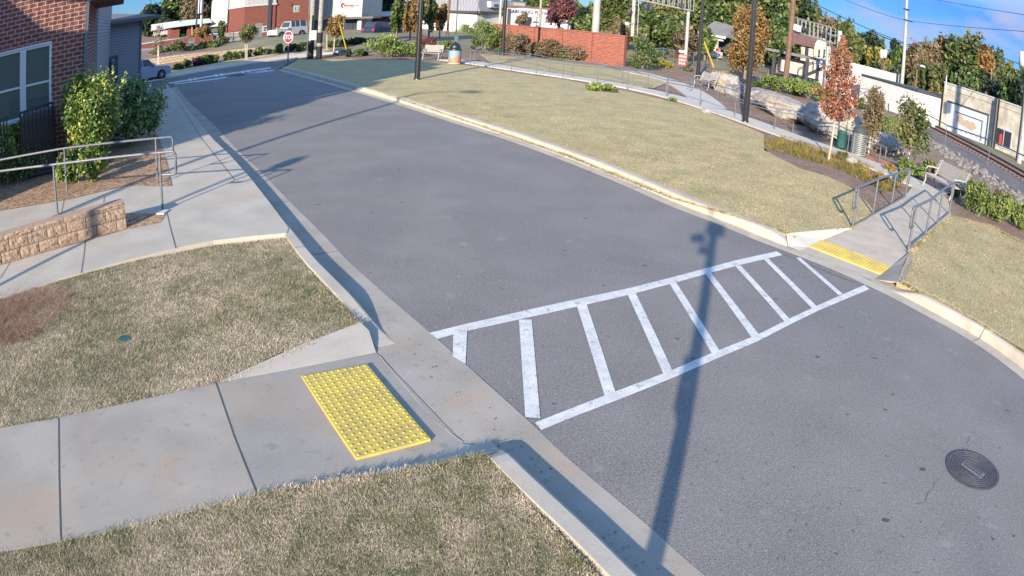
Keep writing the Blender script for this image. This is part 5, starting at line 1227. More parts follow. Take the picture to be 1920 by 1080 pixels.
# distant brick shop with white porch roof between
PB = Plane(F(676, 66, 92), F(735, 64, 90)); rb = empty('porch_shop', F(700, 66, 92), 'small brick building with pale sloping roof beyond the dark parked car', 'building')
b = MB(); pq(b, PB, 684, 33, 740, 66, -6, 0, 'brick_far'); part(b, 'wall', rb, uv=True)
b = MB(); b.hexa([PB.at(*PB.uz(678, 33), .3), PB.at(*PB.uz(742, 30), .3), PB.at(*PB.uz(742, 30), -6), PB.at(*PB.uz(678, 33), -6), PB.at(*PB.uz(690, 23), -2), PB.at(*PB.uz(740, 20), -2), PB.at(*PB.uz(740, 20), -6), PB.at(*PB.uz(690, 23), -6)], 'white'); part(b, 'roof', rb)
b = MB(); pq(b, PB, 696, 34, 700, 55, .6, .8, 'white'); part(b, 'porch_post', rb)
# street furniture on the left bank
def pole_thing(name, base, top_z, rad, m, label, cat='utility pole', lean=(0, 0), r1=None, group=None):
    r = empty(name, base, label, cat, group); b = MB(); b.tube([base-UP*.2, Vector((base.x+lean[0], base.y+lean[1], top_z))], rad, m, 12, r1=r1 or rad*.8); part(b, 'pole', r, smooth=True); return r
ub1, ub2 = G(582, 110, .1), G(598, 110, .1)
rA = pole_thing('utility_pole', ub1, 11, .19, 'pole_wood', 'left of the two weathered utility poles, with the grey cabinet')
b = MB(); c_ = F(587, 66, ub1.length-.5); b.box(-.25, .25, -.12, .10, -.35, .35, 'white_trim', Matrix.Translation(c_)@Matrix.Rotation(R(15), 4, 'Z')); part(b, 'meter_cabinet', rA, bevel=.02)
b = MB(); o_ = Vector((-.24, -.1, 0)); b.tube([ub1+o_, ub1+o_+UP*6], .03, 'galv', 8); b.tube([ub1+Vector((.1, -.2, 0)), ub1+Vector((.1, -.2, 3.2))], .05, 'black_metal', 8); part(b, 'conduit', rA)
b = MB(); b.tube([ub1, ub1+UP*1.3], .22, 'black_metal', 12); part(b, 'base_sleeve', rA)
rB = pole_thing('utility_pole', ub2, 11, .18, 'pole_wood', 'right of the two weathered utility poles, with a black sleeve')
b = MB(); b.tube([ub2, ub2+UP*.9], .22, 'black_metal', 12); b.tube([ub2+UP*1.15, ub2+UP*1.9], .21, 'black_metal', 12); part(b, 'base_sleeve', rB)
g0, g1 = F(649, 90, 55), F(634, 33, 53)
r = empty('guy_guard', g0, 'slanting yellow guy wire guard right of the twin utility poles', 'guy wire'); b = MB(); b.tube([g0, g1], .06, 'guy_yellow', 8); part(b, 'guard', r); b = MB(); b.tube([g1, F(600, -60, 50)], .012, 'galv', 4); part(b, 'wire', r)
for (x, y0, y1, D, m, lab) in [(297, 120, 90, 53, 'cream', 'pale square stake before the left street bushes'), (360, 66, 50, 66, 'tan_plain', 'short tan post on the brick garden wall'), (613, 93, 65, 54, 'tan_plain', 'pale stake beside the small autumn tree by the twin poles'), (460, 110, 82, 52, 'tan_plain', 'thin pale stake of the small green street tree')]:
    a, c = F(x, y0, D), F(x, y1, D); b = MB(); b.tube([a, c], .06 if m == 'cream' else .04, m, 4); tag(b.build('stake'), lab, 'stake')
r = pole_thing('utility_pole', F(377, 50, 78), F(377, -40, 78).z, .16, 'pole_pale', 'pale utility pole with equipment above the canopy shop')
b = MB(); c_ = F(375, 12, 77.5); b.box(-.3, .3, -.2, .2, -.8, .8, 'white_trim', Matrix.Translation(c_)); part(b, 'equipment_box', r)
pole_thing('utility_pole', F(368, 52, 77), F(368, -40, 77).z, .10, 'black_metal', 'thin black pole beside the pale one above the canopy shop')
# stop sign
sb = G(539, 118, .1); r = empty('stop_sign', sb, 'red octagonal stop sign on a grey post at the corner of the lawn', 'sign')
sc = F(541, 69.5, math.hypot(sb.x, sb.y)); rad = 11.6/1300*math.hypot(sb.x, sb.y)/math.cos(R(22.5))*.98
PT = Plane(sc-Vector((1, -.35, 0))*1.0, sc+Vector((1, -.35, 0))*1.0)
def octo(rr, off): return [PT.at(1.06+rr*math.cos(R(22.5+45*k)), sc.z+rr*math.sin(R(22.5+45*k)), off) for k in range(8)]
b = MB(); b.grid([octo(rad, 0), octo(rad, .02)], 'white', True); b.face(octo(rad, .02), 'white'); b.face(octo(rad, 0), 'galv'); bd = part(b, 'border', r)
b = MB(); b.face(octo(rad*.90, .023), 'red'); part(b, 'face', r)
text('STOP', PT, 1.06, sc.z-.01, rad*.66, 'white', r, .03, sx=.86, bold=.012)
b = MB(); q = PT.at(1.06, sb.z, -.03); b.tube([Vector((q.x, q.y, sb.z-.1)), Vector((q.x, q.y, sc.z+rad*.9))], .05, 'galv', 6); part(b, 'post', r)
# street bushes (rows)
nb = 0
for (x, yb, yt, h, D, m) in [(335, 131, 121, 13, 53, 'leaf_green'), (352, 129, 116, 12, 53.5, 'leaf_green'), (372, 127, 106, 14, 54, 'leaf_maroon'), (388, 124, 104, 11, 54, 'leaf_green'), (402, 121, 106, 9, 54.5, 'leaf_yellowgreen'), (426, 116, 101, 9, 55, 'leaf_green'), (446, 113, 99, 9, 55, 'leaf_green'), (466, 110, 97, 9, 55.5, 'leaf_dark'), (487, 106, 92, 9, 56, 'leaf_green'), (502, 105, 94, 8, 56, 'leaf_green'), (523, 101, 84, 10, 56.5, 'leaf_green'), (545, 99, 82, 10, 57, 'leaf_dark'), (562, 97, 80, 10, 57, 'leaf_green'), (580, 95, 82, 9, 57, 'leaf_green'), (622, 92, 78, 10, 58, 'leaf_green'), (640, 90, 76, 9, 58, 'leaf_dark'), (660, 88, 72, 12, 59, 'leaf_dark'), (680, 87, 71, 12, 59.5, 'leaf_dark')]:
    nb += 1; b_ = F(x, yb, D); shrub(b_, max(.3, F(x, yt-5, D).z-b_.z), h*1.3*D/1280, m, ['dark maroon street bush, third in the row from the parked blue car', 'street bush number'][1] if 0 else 'low %s street bush, place %s in the row counted from the parked blue car' % ({'leaf_green': 'green', 'leaf_maroon': 'maroon', 'leaf_yellowgreen': 'yellow-green', 'leaf_dark': 'dark'}[m], ['one', 'two', 'three', 'four', 'five', 'six', 'seven', 'eight', 'nine', 'ten', 'eleven', 'twelve', 'thirteen', 'fourteen', 'fifteen', 'sixteen', 'seventeen', 'eighteen'][nb-1]), 900, .11, group='row of street bushes', lumps=7, stems=3)
nb = 0
for (x, yb, yt, h, D, m) in [(290, 116, 88, 16, 60, 'leaf_olive'), (312, 108, 84, 15, 61, 'leaf_green'), (334, 102, 78, 14, 61, 'leaf_olive'), (356, 98, 84, 12, 61, 'leaf_green'), (376, 96, 80, 13, 62, 'leaf_olive'), (398, 92, 76, 12, 62, 'leaf_green'), (414, 88, 68, 13, 64, 'leaf_olive')]:
    nb += 1; b_ = F(x, yb, D); shrub(b_, max(.3, F(x, yt-3, D).z-b_.z), h*1.3*D/1280, m, 'mixed %s bush on the upper terrace, place %s from the bare tree' % ('olive' if m == 'leaf_olive' else 'green', ['one', 'two', 'three', 'four', 'five', 'six', 'seven'][nb-1]), 900, .12, group='bushes on the upper terrace', lumps=7, stems=3)
# terrace rail
def far_rail(name, label, pts, h, n, rad=.03, m='galv'):
    P = [F(*p) for p in pts]; r = empty(name, P[0], label, 'railing'); b = MB(); b.tube([p+UP*h for p in P], rad, m, 5); b.tube([p+UP*h*.5 for p in P], rad*.6, m, 4); part(b, 'rail', r)
    L_ = resample(P, n)
    for p in L_: b = MB(); b.tube([p, p+UP*h], rad, m, 5); part(b, 'post', r)
far_rail('terrace_railing', 'thin grey railing along the upper terrace under the garden walls', [(300, 98, 62), (336, 95, 62), (400, 88, 64), (455, 79, 66)], 1.15, 9)
# trees of the left bank
def T(px, D, yb, yt, half, m, label, n=2200, size=.2, **k):
    b_ = F(px, yb, D); H = F(px, yt, D).z-b_.z; return tree(b_, H, half*D/1290, m, label, n, size, **k)
T(463, 52, 111, 39, 25, 'leaf_olive', 'small thin green street tree left of the number 3 building', 1300, .10, r0=.06, barkm='bark_pale', cz=.68, rz=.34, hollow=.1)
T(377, 63, 80, 44, 17, 'leaf_orange', 'small golden autumn tree in front of the canopy shop', 1600, .12, cz=.6, rz=.42)
T(413, 64, 84, 34, 9, 'leaf_olive', 'very narrow pointed green tree before the grey gable', 1300, .12, cz=.52, rz=.48)
T(296, 58, 120, 40, 18, 'leaf_brown', 'bare whitish small tree behind the parked blue car', 350, .10, barkm='bark_grey', branches=26, r0=.09, cz=.62)
T(626, 56, 98, 20, 24, 'leaf_orange', 'small autumn tree right of the twin utility poles', 1700, .11, cz=.66, rz=.34, r0=.06, barkm='bark_pale', hollow=.1)
T(743, 62, 80, -6, 17, 'leaf_green', 'slim green tree behind the wide yellow-green bush', 2600, .15, cz=.6, rz=.42)
T(768, 62, 82, -10, 20, 'leaf_orange', 'brown-orange tree left of the nearest lamp post', 3000, .15, cz=.58, rz=.44)
T(803, 66, 80, -20, 15, 'leaf_olive', 'tall olive tree just right of the nearest lamp post', 2200, .16, cz=.6, rz=.42)
T(824, 70, 72, 4, 17, 'leaf_orange', 'golden tree before the white wall of the metal-roofed store', 2400, .16, cz=.58, rz=.42)
T(1047, 60, 66, -28, 31, 'leaf_maroon', 'dark reddish tree standing behind the brick screen wall', 4200, .16, cz=.56, rz=.44, r0=.16)
T(976, 62, 60, 18, 14, 'leaf_brown', 'small brown leafed tree before the white storefront', 1100, .13, cz=.6, rz=.38)
# metal-roofed store and white store
PQ = Plane(F(780, 66, 88), F(893, 62, 82)); rq = empty('store', F(850, 60, 86), 'white store with dark metal mansard roof and a small green lettered sign', 'building')
zE_ = (PQ.uz(850, 21)[1]+PQ.uz(889, 19)[1])/2
b = MB(); pbox(b, PQ, -2, PQ.len, -.2, zE_, -10, 0, 'white'); 
PQ2 = Plane(F(893, 62, 82), F(952, 66, 88)); pbox(b, PQ2, 0, PQ2.len, -.2, zE_, -6, 0, 'white'); part(b, 'wall', rq, uv=True)
b = MB(); zT_ = zE_+1.5
b.hexa([PQ.at(-2.5, zE_, .5), PQ.at(PQ.len+.3, zE_, .5), PQ.at(PQ.len, zE_, -10), PQ.at(-2.5, zE_, -10), PQ.at(-2.5, zT_, -.2), PQ.at(PQ.len, zT_, -.2), PQ.at(PQ.len, zT_, -10), PQ.at(-2.5, zT_, -10)], 'mansard_ribs')
b.hexa([PQ2.at(-.3, zE_, .5), PQ2.at(PQ2.len+.3, zE_, .5), PQ2.at(PQ2.len, zE_, -6), PQ2.at(0, zE_, -6), PQ2.at(0, zT_, -.2), PQ2.at(PQ2.len, zT_, -.2), PQ2.at(PQ2.len, zT_, -6), PQ2.at(0, zT_, -6)], 'mansard_ribs'); part(b, 'mansard_roof', rq, uv=True)
b = MB(); pbox(b, PQ, -2.6, PQ.len+.35, zE_-.28, zE_, .3, .6, 'dark_metal'); pbox(b, PQ2, -.35, PQ2.len+.3, zE_-.28, zE_, .3, .6, 'dark_metal'); part(b, 'gutter_trim', rq)
for x in (851, 867, 884): b = MB(); pq(b, PQ, x-1, 31, x+1.4, 43, 0, .05, 'glass_far'); part(b, 'slit_window', rq)
b = MB(); pq(b, PQ2, 934, 33, 936, 44, 0, .05, 'glass_far'); part(b, 'slit_window', rq)
b = MB(); (sa_, sz1), (sb_, sz0) = PQ2.uz(911, 2.5), PQ2.uz(932.5, 14.5); pbox(b, PQ2, sa_, sb_, sz0, sz1, .1, .75, 'white'); sg = part(b, 'sign_board', rq)
text('WELLS', PQ2, (sa_+sb_)/2, (sz0+sz1)/2-.12, (sz1-sz0)*.48, 'sign_green', sg, .78, bold=.02)
PX = Plane(F(948, 66, 84), F(1050, 66, 86)); rx_ = empty('white_store', F(1000, 60, 84), 'white flat-roofed storefront with dark blue lettering behind the brick screen wall', 'building')
zx = PX.uz(980, 15)[1]
b = MB(); (ua, _), (ub, _) = PX.uz(950, 40), PX.uz(1052, 40); pbox(b, PX, ua, ub, -.2, zx, -9, 0, 'metal_ribs_white'); part(b, 'wall', rx_, uv=True)
b = MB(); pbox(b, PX, ua-.2, ub+.3, zx, zx+.22, -9, .15, 'roof_brown'); pbox(b, PX, PX.uz(966, 20)[0], PX.uz(988, 20)[0], zx+.25, zx+.65, -4, -1, 'steel_silver'); part(b, 'roof_edge', rx_)
b = MB(); pbox(b, PX, PX.uz(971, 20)[0], ub, zx-1.1, zx-.02, 0, .12, 'white'); fs = part(b, 'fascia', rx_)
text('GARDNERS FLOWER', PX, PX.uz(995, 22)[0], zx-.5, .42, 'navy', fs, .14, bold=.012, sx=1.05)
b = MB(); pq(b, PX, 973, 27, 996, 52, .005, .03, 'glass_far'); pq(b, PX, 1000, 40, 1008, 55, .005, .03, 'dark_metal'); part(b, 'shop_window', rx_)
b = MB(); pq(b, PX, 952, 16, 955, 60, .01, .12, 'dark_metal'); part(b, 'downspout', rx_)
pole_thing('utility_pole', F(1011, 60, 64), F(1011, -50, 64).z, .13, 'pole_wood', 'grey brown utility pole before the white storefront')
pole_thing('utility_pole', F(936.5, 52, 66), F(938, -50, 66).z, .12, 'pole_pale', 'pale pole directly left of the lamp post at the brick screen wall')
rr = pole_thing('utility_pole', F(1005, 60, 66), F(1007, 20, 66).z, .06, 'galv', 'thin grey sign post before the white storefront', 'post')
pole_thing('utility_pole', F(839, 66, 68), F(843, -60, 68).z, .12, 'pole_brown', 'thin reddish pole left of the striped bin, in front of the store')
pole_thing('tall_pole', F(1116, 66, 58), F(1127, -60, 58).z, .33, 'pole_pale', 'thick pale concrete pole above the right half of the brick screen wall', 'utility pole')
pm_ = G(854, 82, .1); r = pole_thing('sign_post', F(854, 80, 52), F(857, -6, 52).z, .05, 'dark_metal', 'thin dark post with a small green box behind the striped litter bin', 'post')
b = MB(); c_ = F(856, 72, 51.8); b.box(-.16, .16, -.1, .1, -.25, .25, 'green_plastic', Matrix.Translation(c_)); part(b, 'green_box', r, bevel=.02)

# ================================================================== VEHICLES
def vehicle(name, base, rz, s, paint, label, style='suv', cat='car'):
    r = empty(name, base, label, cat); M_ = Matrix.Translation(base)@Matrix.Rotation(rz, 4, 'Z')@Matrix.Scale(s, 4); P = lambda x, y, z: M_@Vector((x, y, z))
    if style == 'suv':
        body = [(-2.35, .45), (-2.38, .80), (-2.32, 1.05), (-1.5, 1.10), (.75, 1.06), (1.15, 1.03), (1.9, .96), (2.25, .86), (2.36, .62), (2.34, .35), (1.95, .28), (-2.0, .28)]
        roof = [(-2.25, 1.06), (-2.0, 1.60), (-1.5, 1.70), (-.2, 1.72), (.25, 1.64), (1.12, 1.06)]; wx = (-1.42, 1.45); wr = .37; W = .92
    else:
        body = [(-2.0, .55), (-2.02, 1.15), (.35, 1.15), (.5, 1.10), (1.85, 1.05), (1.98, .95), (2.0, .5), (-2.0, .45)]
        roof = [(-1.98, 1.15), (-1.95, 1.82), (-.1, 1.82), (.05, 1.78), (.35, 1.15)]; wx = (-1.25, 1.4); wr = .42; W = .86
    def extrude(prof, w0, w1, m):
        b = MB(); zc = [p[1] for p in prof]; z0, z1 = min(zc), max(zc); wd = lambda z: w0+(w1-w0)*(z-z0)/(z1-z0)
        rows = [[P(x, -wd(z)*1.0, z) for x, z in prof], [P(x, -wd(z)*.97-.0, z) for x, z in prof], [P(x, wd(z)*.97, z) for x, z in prof], [P(x, wd(z), z) for x, z in prof]]
        b.grid(rows, m, True); b.face(rows[0], m); b.face(rows[-1][::-1], m); return b
    bo = part(extrude(body, W, W*.97, paint), 'body', r, bevel=.03*s)
    part(extrude(roof, W*.93, W*.74, paint), 'cabin', r, bevel=.03*s)
    zl, zh = roof[0][1]+.07, roof[1][1]+.02
    for sd_ in (-1, 1):
        cuts = ((-1.98, -1.2), (-1.12, -.22), (-.14, .72)) if style == 'suv' else ((-1.85, -1.15), (-1.0, -.5), (-.4, .05))
        for i, (a, c) in enumerate(cuts):
            b = MB(); y = lambda z: sd_*(W*.93+(W*.74-W*.93)*(z-roof[0][1])/(max(q[1] for q in roof)-roof[0][1])+.012)
            xt = c-.32 if (i == 2 and style == 'suv') else c; xa = a+.12 if i == 0 and style == 'suv' else a
            b.face([P(a, y(zl), zl), P(c, y(zl), zl), P(xt, y(zh), zh), P(xa, y(zh), zh)], 'glass_far'); part(b, 'side_window', r)
    b = MB(); fx = roof[-1][0]; tx = roof[-2][0]; b.face([P(fx-.02, -W*.78, roof[-1][1]+.06), P(fx-.02, W*.78, roof[-1][1]+.06), P(tx+.06, W*.66, roof[-2][1]-.05), P(tx+.06, -W*.66, roof[-2][1]-.05)], 'glass_far'); part(b, 'windscreen', r)
    b = MB(); b.face([P(roof[0][0]-.015, -W*.75, roof[0][1]+.08), P(roof[0][0]-.015, W*.75, roof[0][1]+.08), P(roof[1][0]-.03, W*.62, roof[1][1]-.06), P(roof[1][0]-.03, -W*.62, roof[1][1]-.06)], 'glass_far'); part(b, 'rear_window', r)
    for x in wx:
        for sd_ in (-1, 1):
            b = MB(); rows = []; 
            for (rr, y) in ((wr*.62, .80), (wr, .80), (wr, .96), (wr*.64, .965)):
                rows.append([P(x+rr*math.cos(2*math.pi*k/20), sd_*y*W/.92, wr+rr*math.sin(2*math.pi*k/20)) for k in range(20)])
            b.grid(rows, 'tyre', True); w_ = part(b, 'wheel', r, smooth=False)
            b = MB(); b.face([P(x+wr*.64*math.cos(2*math.pi*k/20), sd_*.93*W/.92, wr+wr*.64*math.sin(2*math.pi*k/20)) for k in range(20)], 'dark_metal')
            for k in range(5):
                a = 2*math.pi*k/5; da = .17; q = lambda rr, an: P(x+rr*math.cos(an), sd_*.962*W/.92, wr+rr*math.sin(an))
                b.face([q(wr*.1, a-1.2), q(wr*.6, a-da), q(wr*.6, a+da), q(wr*.1, a+1.2)], 'rim')
            part(b, 'rim', w_)
    for sd_ in (-1, 1):
        b = MB(); b.box(2.18 if style == 'suv' else 1.97, 2.33 if style == 'suv' else 2.02, sd_*.62-.18, sd_*.62+.18, .70, .84, 'white', M_); part(b, 'headlight', r)
        b = MB(); b.box(-2.40 if style == 'suv' else -2.04, -2.30 if style == 'suv' else -1.99, sd_*.72-.1, sd_*.72+.1, .78, 1.0, 'red', M_); part(b, 'tail_light', r)
        b = MB(); b.box(.62, .78, sd_*(W+.06)-.08, sd_*(W+.06)+.08, 1.06, 1.2, paint, M_); part(b, 'mirror', r)
    if style != 'suv':
        b = MB(); y = -2.2; b.lathe([(.0, 0), (.34, 0), (.34, .16), (.0, .18)], (0, 0, 0), 'tyre', 16)
        b.v = [tuple(M_@Vector((-2.02-v[2], v[0], .95+v[1]))) for v in b.v]; part(b, 'spare_wheel', r)
    return r
sdir = (G(502, 113)-G(322, 143)); ang = math.atan2(sdir.y, sdir.x)
w_ = G(293, 151, .0); s_ = .86; off = Vector((math.cos(ang), math.sin(ang), 0))*1.45*s_; perp = Vector((-math.sin(ang), math.cos(ang), 0))
if perp.dot(w_) < 0: perp = -perp
vehicle('parked_car', w_-off+perp*.8+off*.25, ang, .92, 'car_blue', 'pale blue parked car half hidden behind the siding wing of the left building')
jb = F(538, 72.5, 71); vehicle('off_road_car', jb, R(238), 1.0, 'car_grey', 'boxy pale grey off-road car parked in front of the number 3 building', 'jeep')
jb = F(716, 69, 70); vehicle('parked_car', jb, R(62), .92, 'car_dark', 'dark blue parked car behind the wide yellow-green bush')
jb = F(1032, 60, 76); vehicle('parked_car', jb, R(170), .9, 'white', 'white parked car seen above the brick screen wall by the dark reddish tree')

# ================================================================== RIGHT: RAILWAY, BUILDINGS, WOODS
# the track runs along the right side of the park
ra, rb2 = G(1920, 342, -.1), G(1735, 240, -.1); td = (rb2-ra).normalized()
def tline(d, z, s0=-22, s1=70):          # offset d to the right (away from park)
    nrm = Vector((td.y, -td.x, 0)); 
    if nrm.x < 0: nrm = -nrm
    return [Vector(((ra+td*s+nrm*d).x, (ra+td*s+nrm*d).y, z)) for s in range(s0, s1, 3)]
strip('ballast', [tline(-3.6, -.02), tline(-2.3, .05), tline(-1.6, .16), tline(2.3, .16), tline(3.2, 0.03)], 'ballast')
strip('verge', [tline(3.2, .02), tline(9, .02)], 'earth')
for d in (-.55, .95):
    r = empty('rail', tline(d, .2)[0], 'rusty rail of the track, %s the park' % ('the one closer to' if d < 0 else 'the one farther from'), 'rail', 'rails of the track'); b = MB()
    A_, B_ = tline(d-.035, .33), tline(d+.035, .33)
    b.grid([at_z(A_, .16), A_, B_, at_z(B_, .16)], 'iron'); part(b, 'rail_head', r)
nrm = Vector((td.y, -td.x, 0)); nrm = nrm if nrm.x > 0 else -nrm
b = MB(); sl0 = None
ties = []
for k in range(150):
    s = -14+k*.55; c = ra+td*s+nrm*.2; an = math.atan2(td.y, td.x); Mt = Matrix.Translation((c.x, c.y, .19))@Matrix.Rotation(an, 4, 'Z')
    if sl0 is None:
        b = MB(); b.box(-.11, .11, -1.3, 1.3, -.09, .02, 'pole_brown'); sl0 = b.build('sleeper'); tag(sl0, 'dark wooden sleeper lying across the track among its like', 'sleeper', 'sleepers under the rails'); sl0.matrix_world = Mt
    else:
        o = sl0.copy(); COL.objects.link(o); o.matrix_world = Mt
# rock heap along the near side of the ballast
pts = [tuple(q) for q in tline(-5.3, 0)]; v = []
for k in range(900):
    s = random.uniform(-14, 30); d = random.gauss(-4.9, .55); c = ra+td*s+nrm*d; v.append((c.x, c.y, .02+random.uniform(0, .12)))
v = np.array(v); rows = []
bmv = []; fcs = []
ico = [(0, 0, 1), (.9, 0, .3), (.28, .85, .3), (-.72, .53, .3), (-.72, -.53, .3), (.28, -.85, .3), (.72, .53, -.35), (-.28, .85, -.35), (-.9, 0, -.35), (-.28, -.85, -.35), (.72, -.53, -.35)]
fi = [(0, 1, 2), (0, 2, 3), (0, 3, 4), (0, 4, 5), (0, 5, 1), (1, 6, 2), (2, 6, 7), (2, 7, 3), (3, 7, 8), (3, 8, 4), (4, 8, 9), (4, 9, 5), (5, 9, 10), (5, 10, 1), (1, 10, 6)]
b = MB(); b._mi('gravel_rock')
for c in v:
    s = random.uniform(.07, .2); k = len(b.v); b.v += [(c[0]+p[0]*s*random.uniform(.7, 1.3), c[1]+p[1]*s*random.uniform(.7, 1.3), c[2]+p[2]*s*.7*random.uniform(.7, 1.3)) for p in ico]; b.f += [tuple(k+i for i in f) for f in fi]; b.mi += [0]*len(fi)
tag(b.build('rubble'), 'ridge of grey broken rock along the park side of the track', 'rubble', None, 'stuff')
# trackside guard rail and posts on the far side of the mulch
gp = [(1700, 232, 1702, 196), (1771, 274, 1774, 234), (1851, 311, 1854, 262), (1925, 352, 1928, 296)]
handrail('guard_rail', 'long grey pipe rail on pale posts between the mulch bed and the railway', [(G(a, c, .05), hgt(G(a, c, .05), d, e)) for a, c, d, e in gp], .028, mid=.02, cat='railing')
gp = [(1590, 196, 1592, 163), (1657, 199, 1659, 171), (1700, 214, 1702, 184)]
handrail('guard_rail', 'grey double rail in front of the long white wall', [(G(a, c, .05), hgt(G(a, c, .05), d, e)) for a, c, d, e in gp], .028, mid=.35, cat='railing')
# cream building at the right edge
wA, wB = G(1767, 243, -.1), G(1905, 298, -.1); PM = Plane(wA, wB); rm_ = empty('painted_building', wA, 'cream painted brick building beside the railway with a pale blue wall painting', 'building')
zt_ = (PM.uz(1773, 156)[1]+PM.uz(1916, 203)[1])/2
uo = PM.uz
b = MB(); u0, u1 = uo(1767, 200)[0], uo(1780, 200)[0]*0+PM.len+9
b.hexa([PM.at(u0, -.3, 0), PM.at(u1, -.3, 0), PM.at(u1, -.3, -9), PM.at(u0, -.3, -9), PM.at(u0, zt_, 0), PM.at(u1, zt_, 0), PM.at(u1, zt_, -9), PM.at(u0, zt_, -9)], 'cream'); part(b, 'wall', rm_, uv=True)
b = MB(); pbox(b, PM, u0-.05, u1, zt_, zt_+.12, -.35, .06, 'white_trim'); pbox(b, PM, u0, u1, zt_-.45, zt_-.37, 0, .05, 'cream'); part(b, 'coping', rm_)
b = MB(); (ma, mzt), (mb2, _) = uo(1777, 192), uo(1855, 216); mzb = (uo(1778, 243)[1]+uo(1851, 274)[1])/2; mzt = (mzt+uo(1855, 217)[1])/2
pbox(b, PM, ma, mb2, mzb, mzt, 0, .03, 'mural_blue'); mu = part(b, 'wall_painting', rm_)
b = MB(); pbox(b, PM, ma, mb2, mzt, mzt+.14, .0, .07, 'dark_metal'); pbox(b, PM, mb2-.12, mb2, mzb, mzt, .031, .07, 'dark_metal'); part(b, 'recess_shadow', mu)  # dark strips paint the recess shadow along the top and right edges
b = MB(); (na, nzt), (nb_, _) = uo(1792, 209), uo(1843, 228); nzt = (nzt+uo(1842, 226)[1])/2; pbox(b, PM, na, nb_, nzt-.07, nzt, .031, .06, 'dark_metal'); pbox(b, PM, nb_-.07, nb_, mzb+.1, nzt, .031, .06, 'dark_metal'); part(b, 'inner_recess_shadow', mu)  # thinner dark strips paint the shadow of the inner recess edges
b = MB(); rs_ = random.Random(4)
for (cx, cy, rx_2, ry_2) in ((.18, .62, .17, .30), (.32, .45, .18, .22), (.50, .50, .2, .26), (.66, .48, .16, .24), (.58, .34, .2, .16)):
    n = 13; b.face([PM.at(na+(nb_-na)*(cx+rx_2*math.cos(2*math.pi*k/n)*rs_.uniform(.6, 1.1)), mzb+.4+(nzt-mzb-.4)*(cy+ry_2*math.sin(2*math.pi*k/n)*rs_.uniform(.6, 1.1)), .036+.003*cx) for k in range(n)], 'peach')
part(b, 'painted_patches', mu)
b = MB()
for k in range(9): b.face([PM.at(ma+.3+k*.6, mzb+.3+.04*k, .034), PM.at(ma+.8+k*.6, mzb+.25, .034), PM.at(ma+.82+k*.6, mzb+.33, .034), PM.at(ma+.32+k*.6, mzb+.38+.04*k, .034)], 'blue_stripe')
part(b, 'painted_waves', mu)
b = MB(); wz0, wz1 = (uo(1868, 270)[1]), (uo(1870, 239)[1]); wu0, wu1 = uo(1869, 255)[0], uo(1896, 262)[0]; pbox(b, PM, wu0-.1, wu1+.1, wz0-.1, wz1+.1, -.02, .06, 'white_trim'); wd_ = part(b, 'window', rm_)
b = MB(); pbox(b, PM, wu0, (wu0+wu1)/2-.05, wz0, wz1, .061, .07, 'glass_far'); pbox(b, PM, (wu0+wu1)/2+.05, wu1, wz0, wz1, .061, .07, 'glass_far'); part(b, 'pane', wd_)
b = MB(); pbox(b, PM, wu0+.35, wu0+.6, wz0+.1, wz0+.9, .071, .09, 'red_sign'); part(b, 'window_sticker', wd_)
b = MB(); u = uo(1912, 270)[0]; pbox(b, PM, u-.1, u+2.6, wz0-.6, wz1+.2, 0, .08, 'dark_metal'); pbox(b, PM, u, u+2.5, wz0-.5, wz1+.1, .081, .1, 'blinds'); part(b, 'door', rm_)
# (buttress-like dark steel posts that stand before it)
for (bx, by, tx, ty, wdt, lab) in [(1861, 278, 1868, 184, .30, 'dark steel post right of the pale blue wall painting'), (1907, 303, 1922, 120, .26, 'tall dark post at the far right before the cream building')]:
    D_ = G(bx, by, .0).length-1; q = F(bx, by, math.hypot(G(bx, by, 0).x, G(bx, by, 0).y)); H = hgt(q, tx, ty); M_ = Matrix.Translation(q)@Matrix.Rotation(R(-20), 4, 'Z'); b = MB(); b.box(-wdt/2, wdt/2, -wdt/2, wdt/2, -.1, H, 'dark_metal', M_); tag(b.build('steel_post', bevel=.01), lab, 'post')
# long white wall building
B = F(1716, 208, 56); q = ray(1600, 178); dd = Vector((-.30, .954, 0)); kk = (B.x*dd.y-B.y*dd.x)/(q.x*dd.y-q.y*dd.x); A = Vector((q.x*kk, q.y*kk, 0)); PL1 = Plane(A, B); rw = empty('white_warehouse', A, 'long low white building with a dark roof edge beyond the track', 'building')
b = MB(); zl_ = (PL1.uz(1618, 134)[1]+PL1.uz(1710, 177)[1])/2; pbox(b, PL1, PL1.uz(1614, 150)[0], PL1.len, -.3, zl_, -12, 0, 'white'); part(b, 'wall', rw, uv=True)
b = MB(); pbox(b, PL1, PL1.uz(1616, 150)[0], PL1.len+.2, zl_, zl_+.16, -12, .12, 'dark_metal'); part(b, 'roof_edge', rw)
PL2 = Plane(F(1562, 170, 66.5), F(1616, 182, 64.5)); b = MB(); pq(b, PL2, 1566, 110, 1615, 200, -7, .25, 'white'); part(b, 'tall_end_wall', rw)
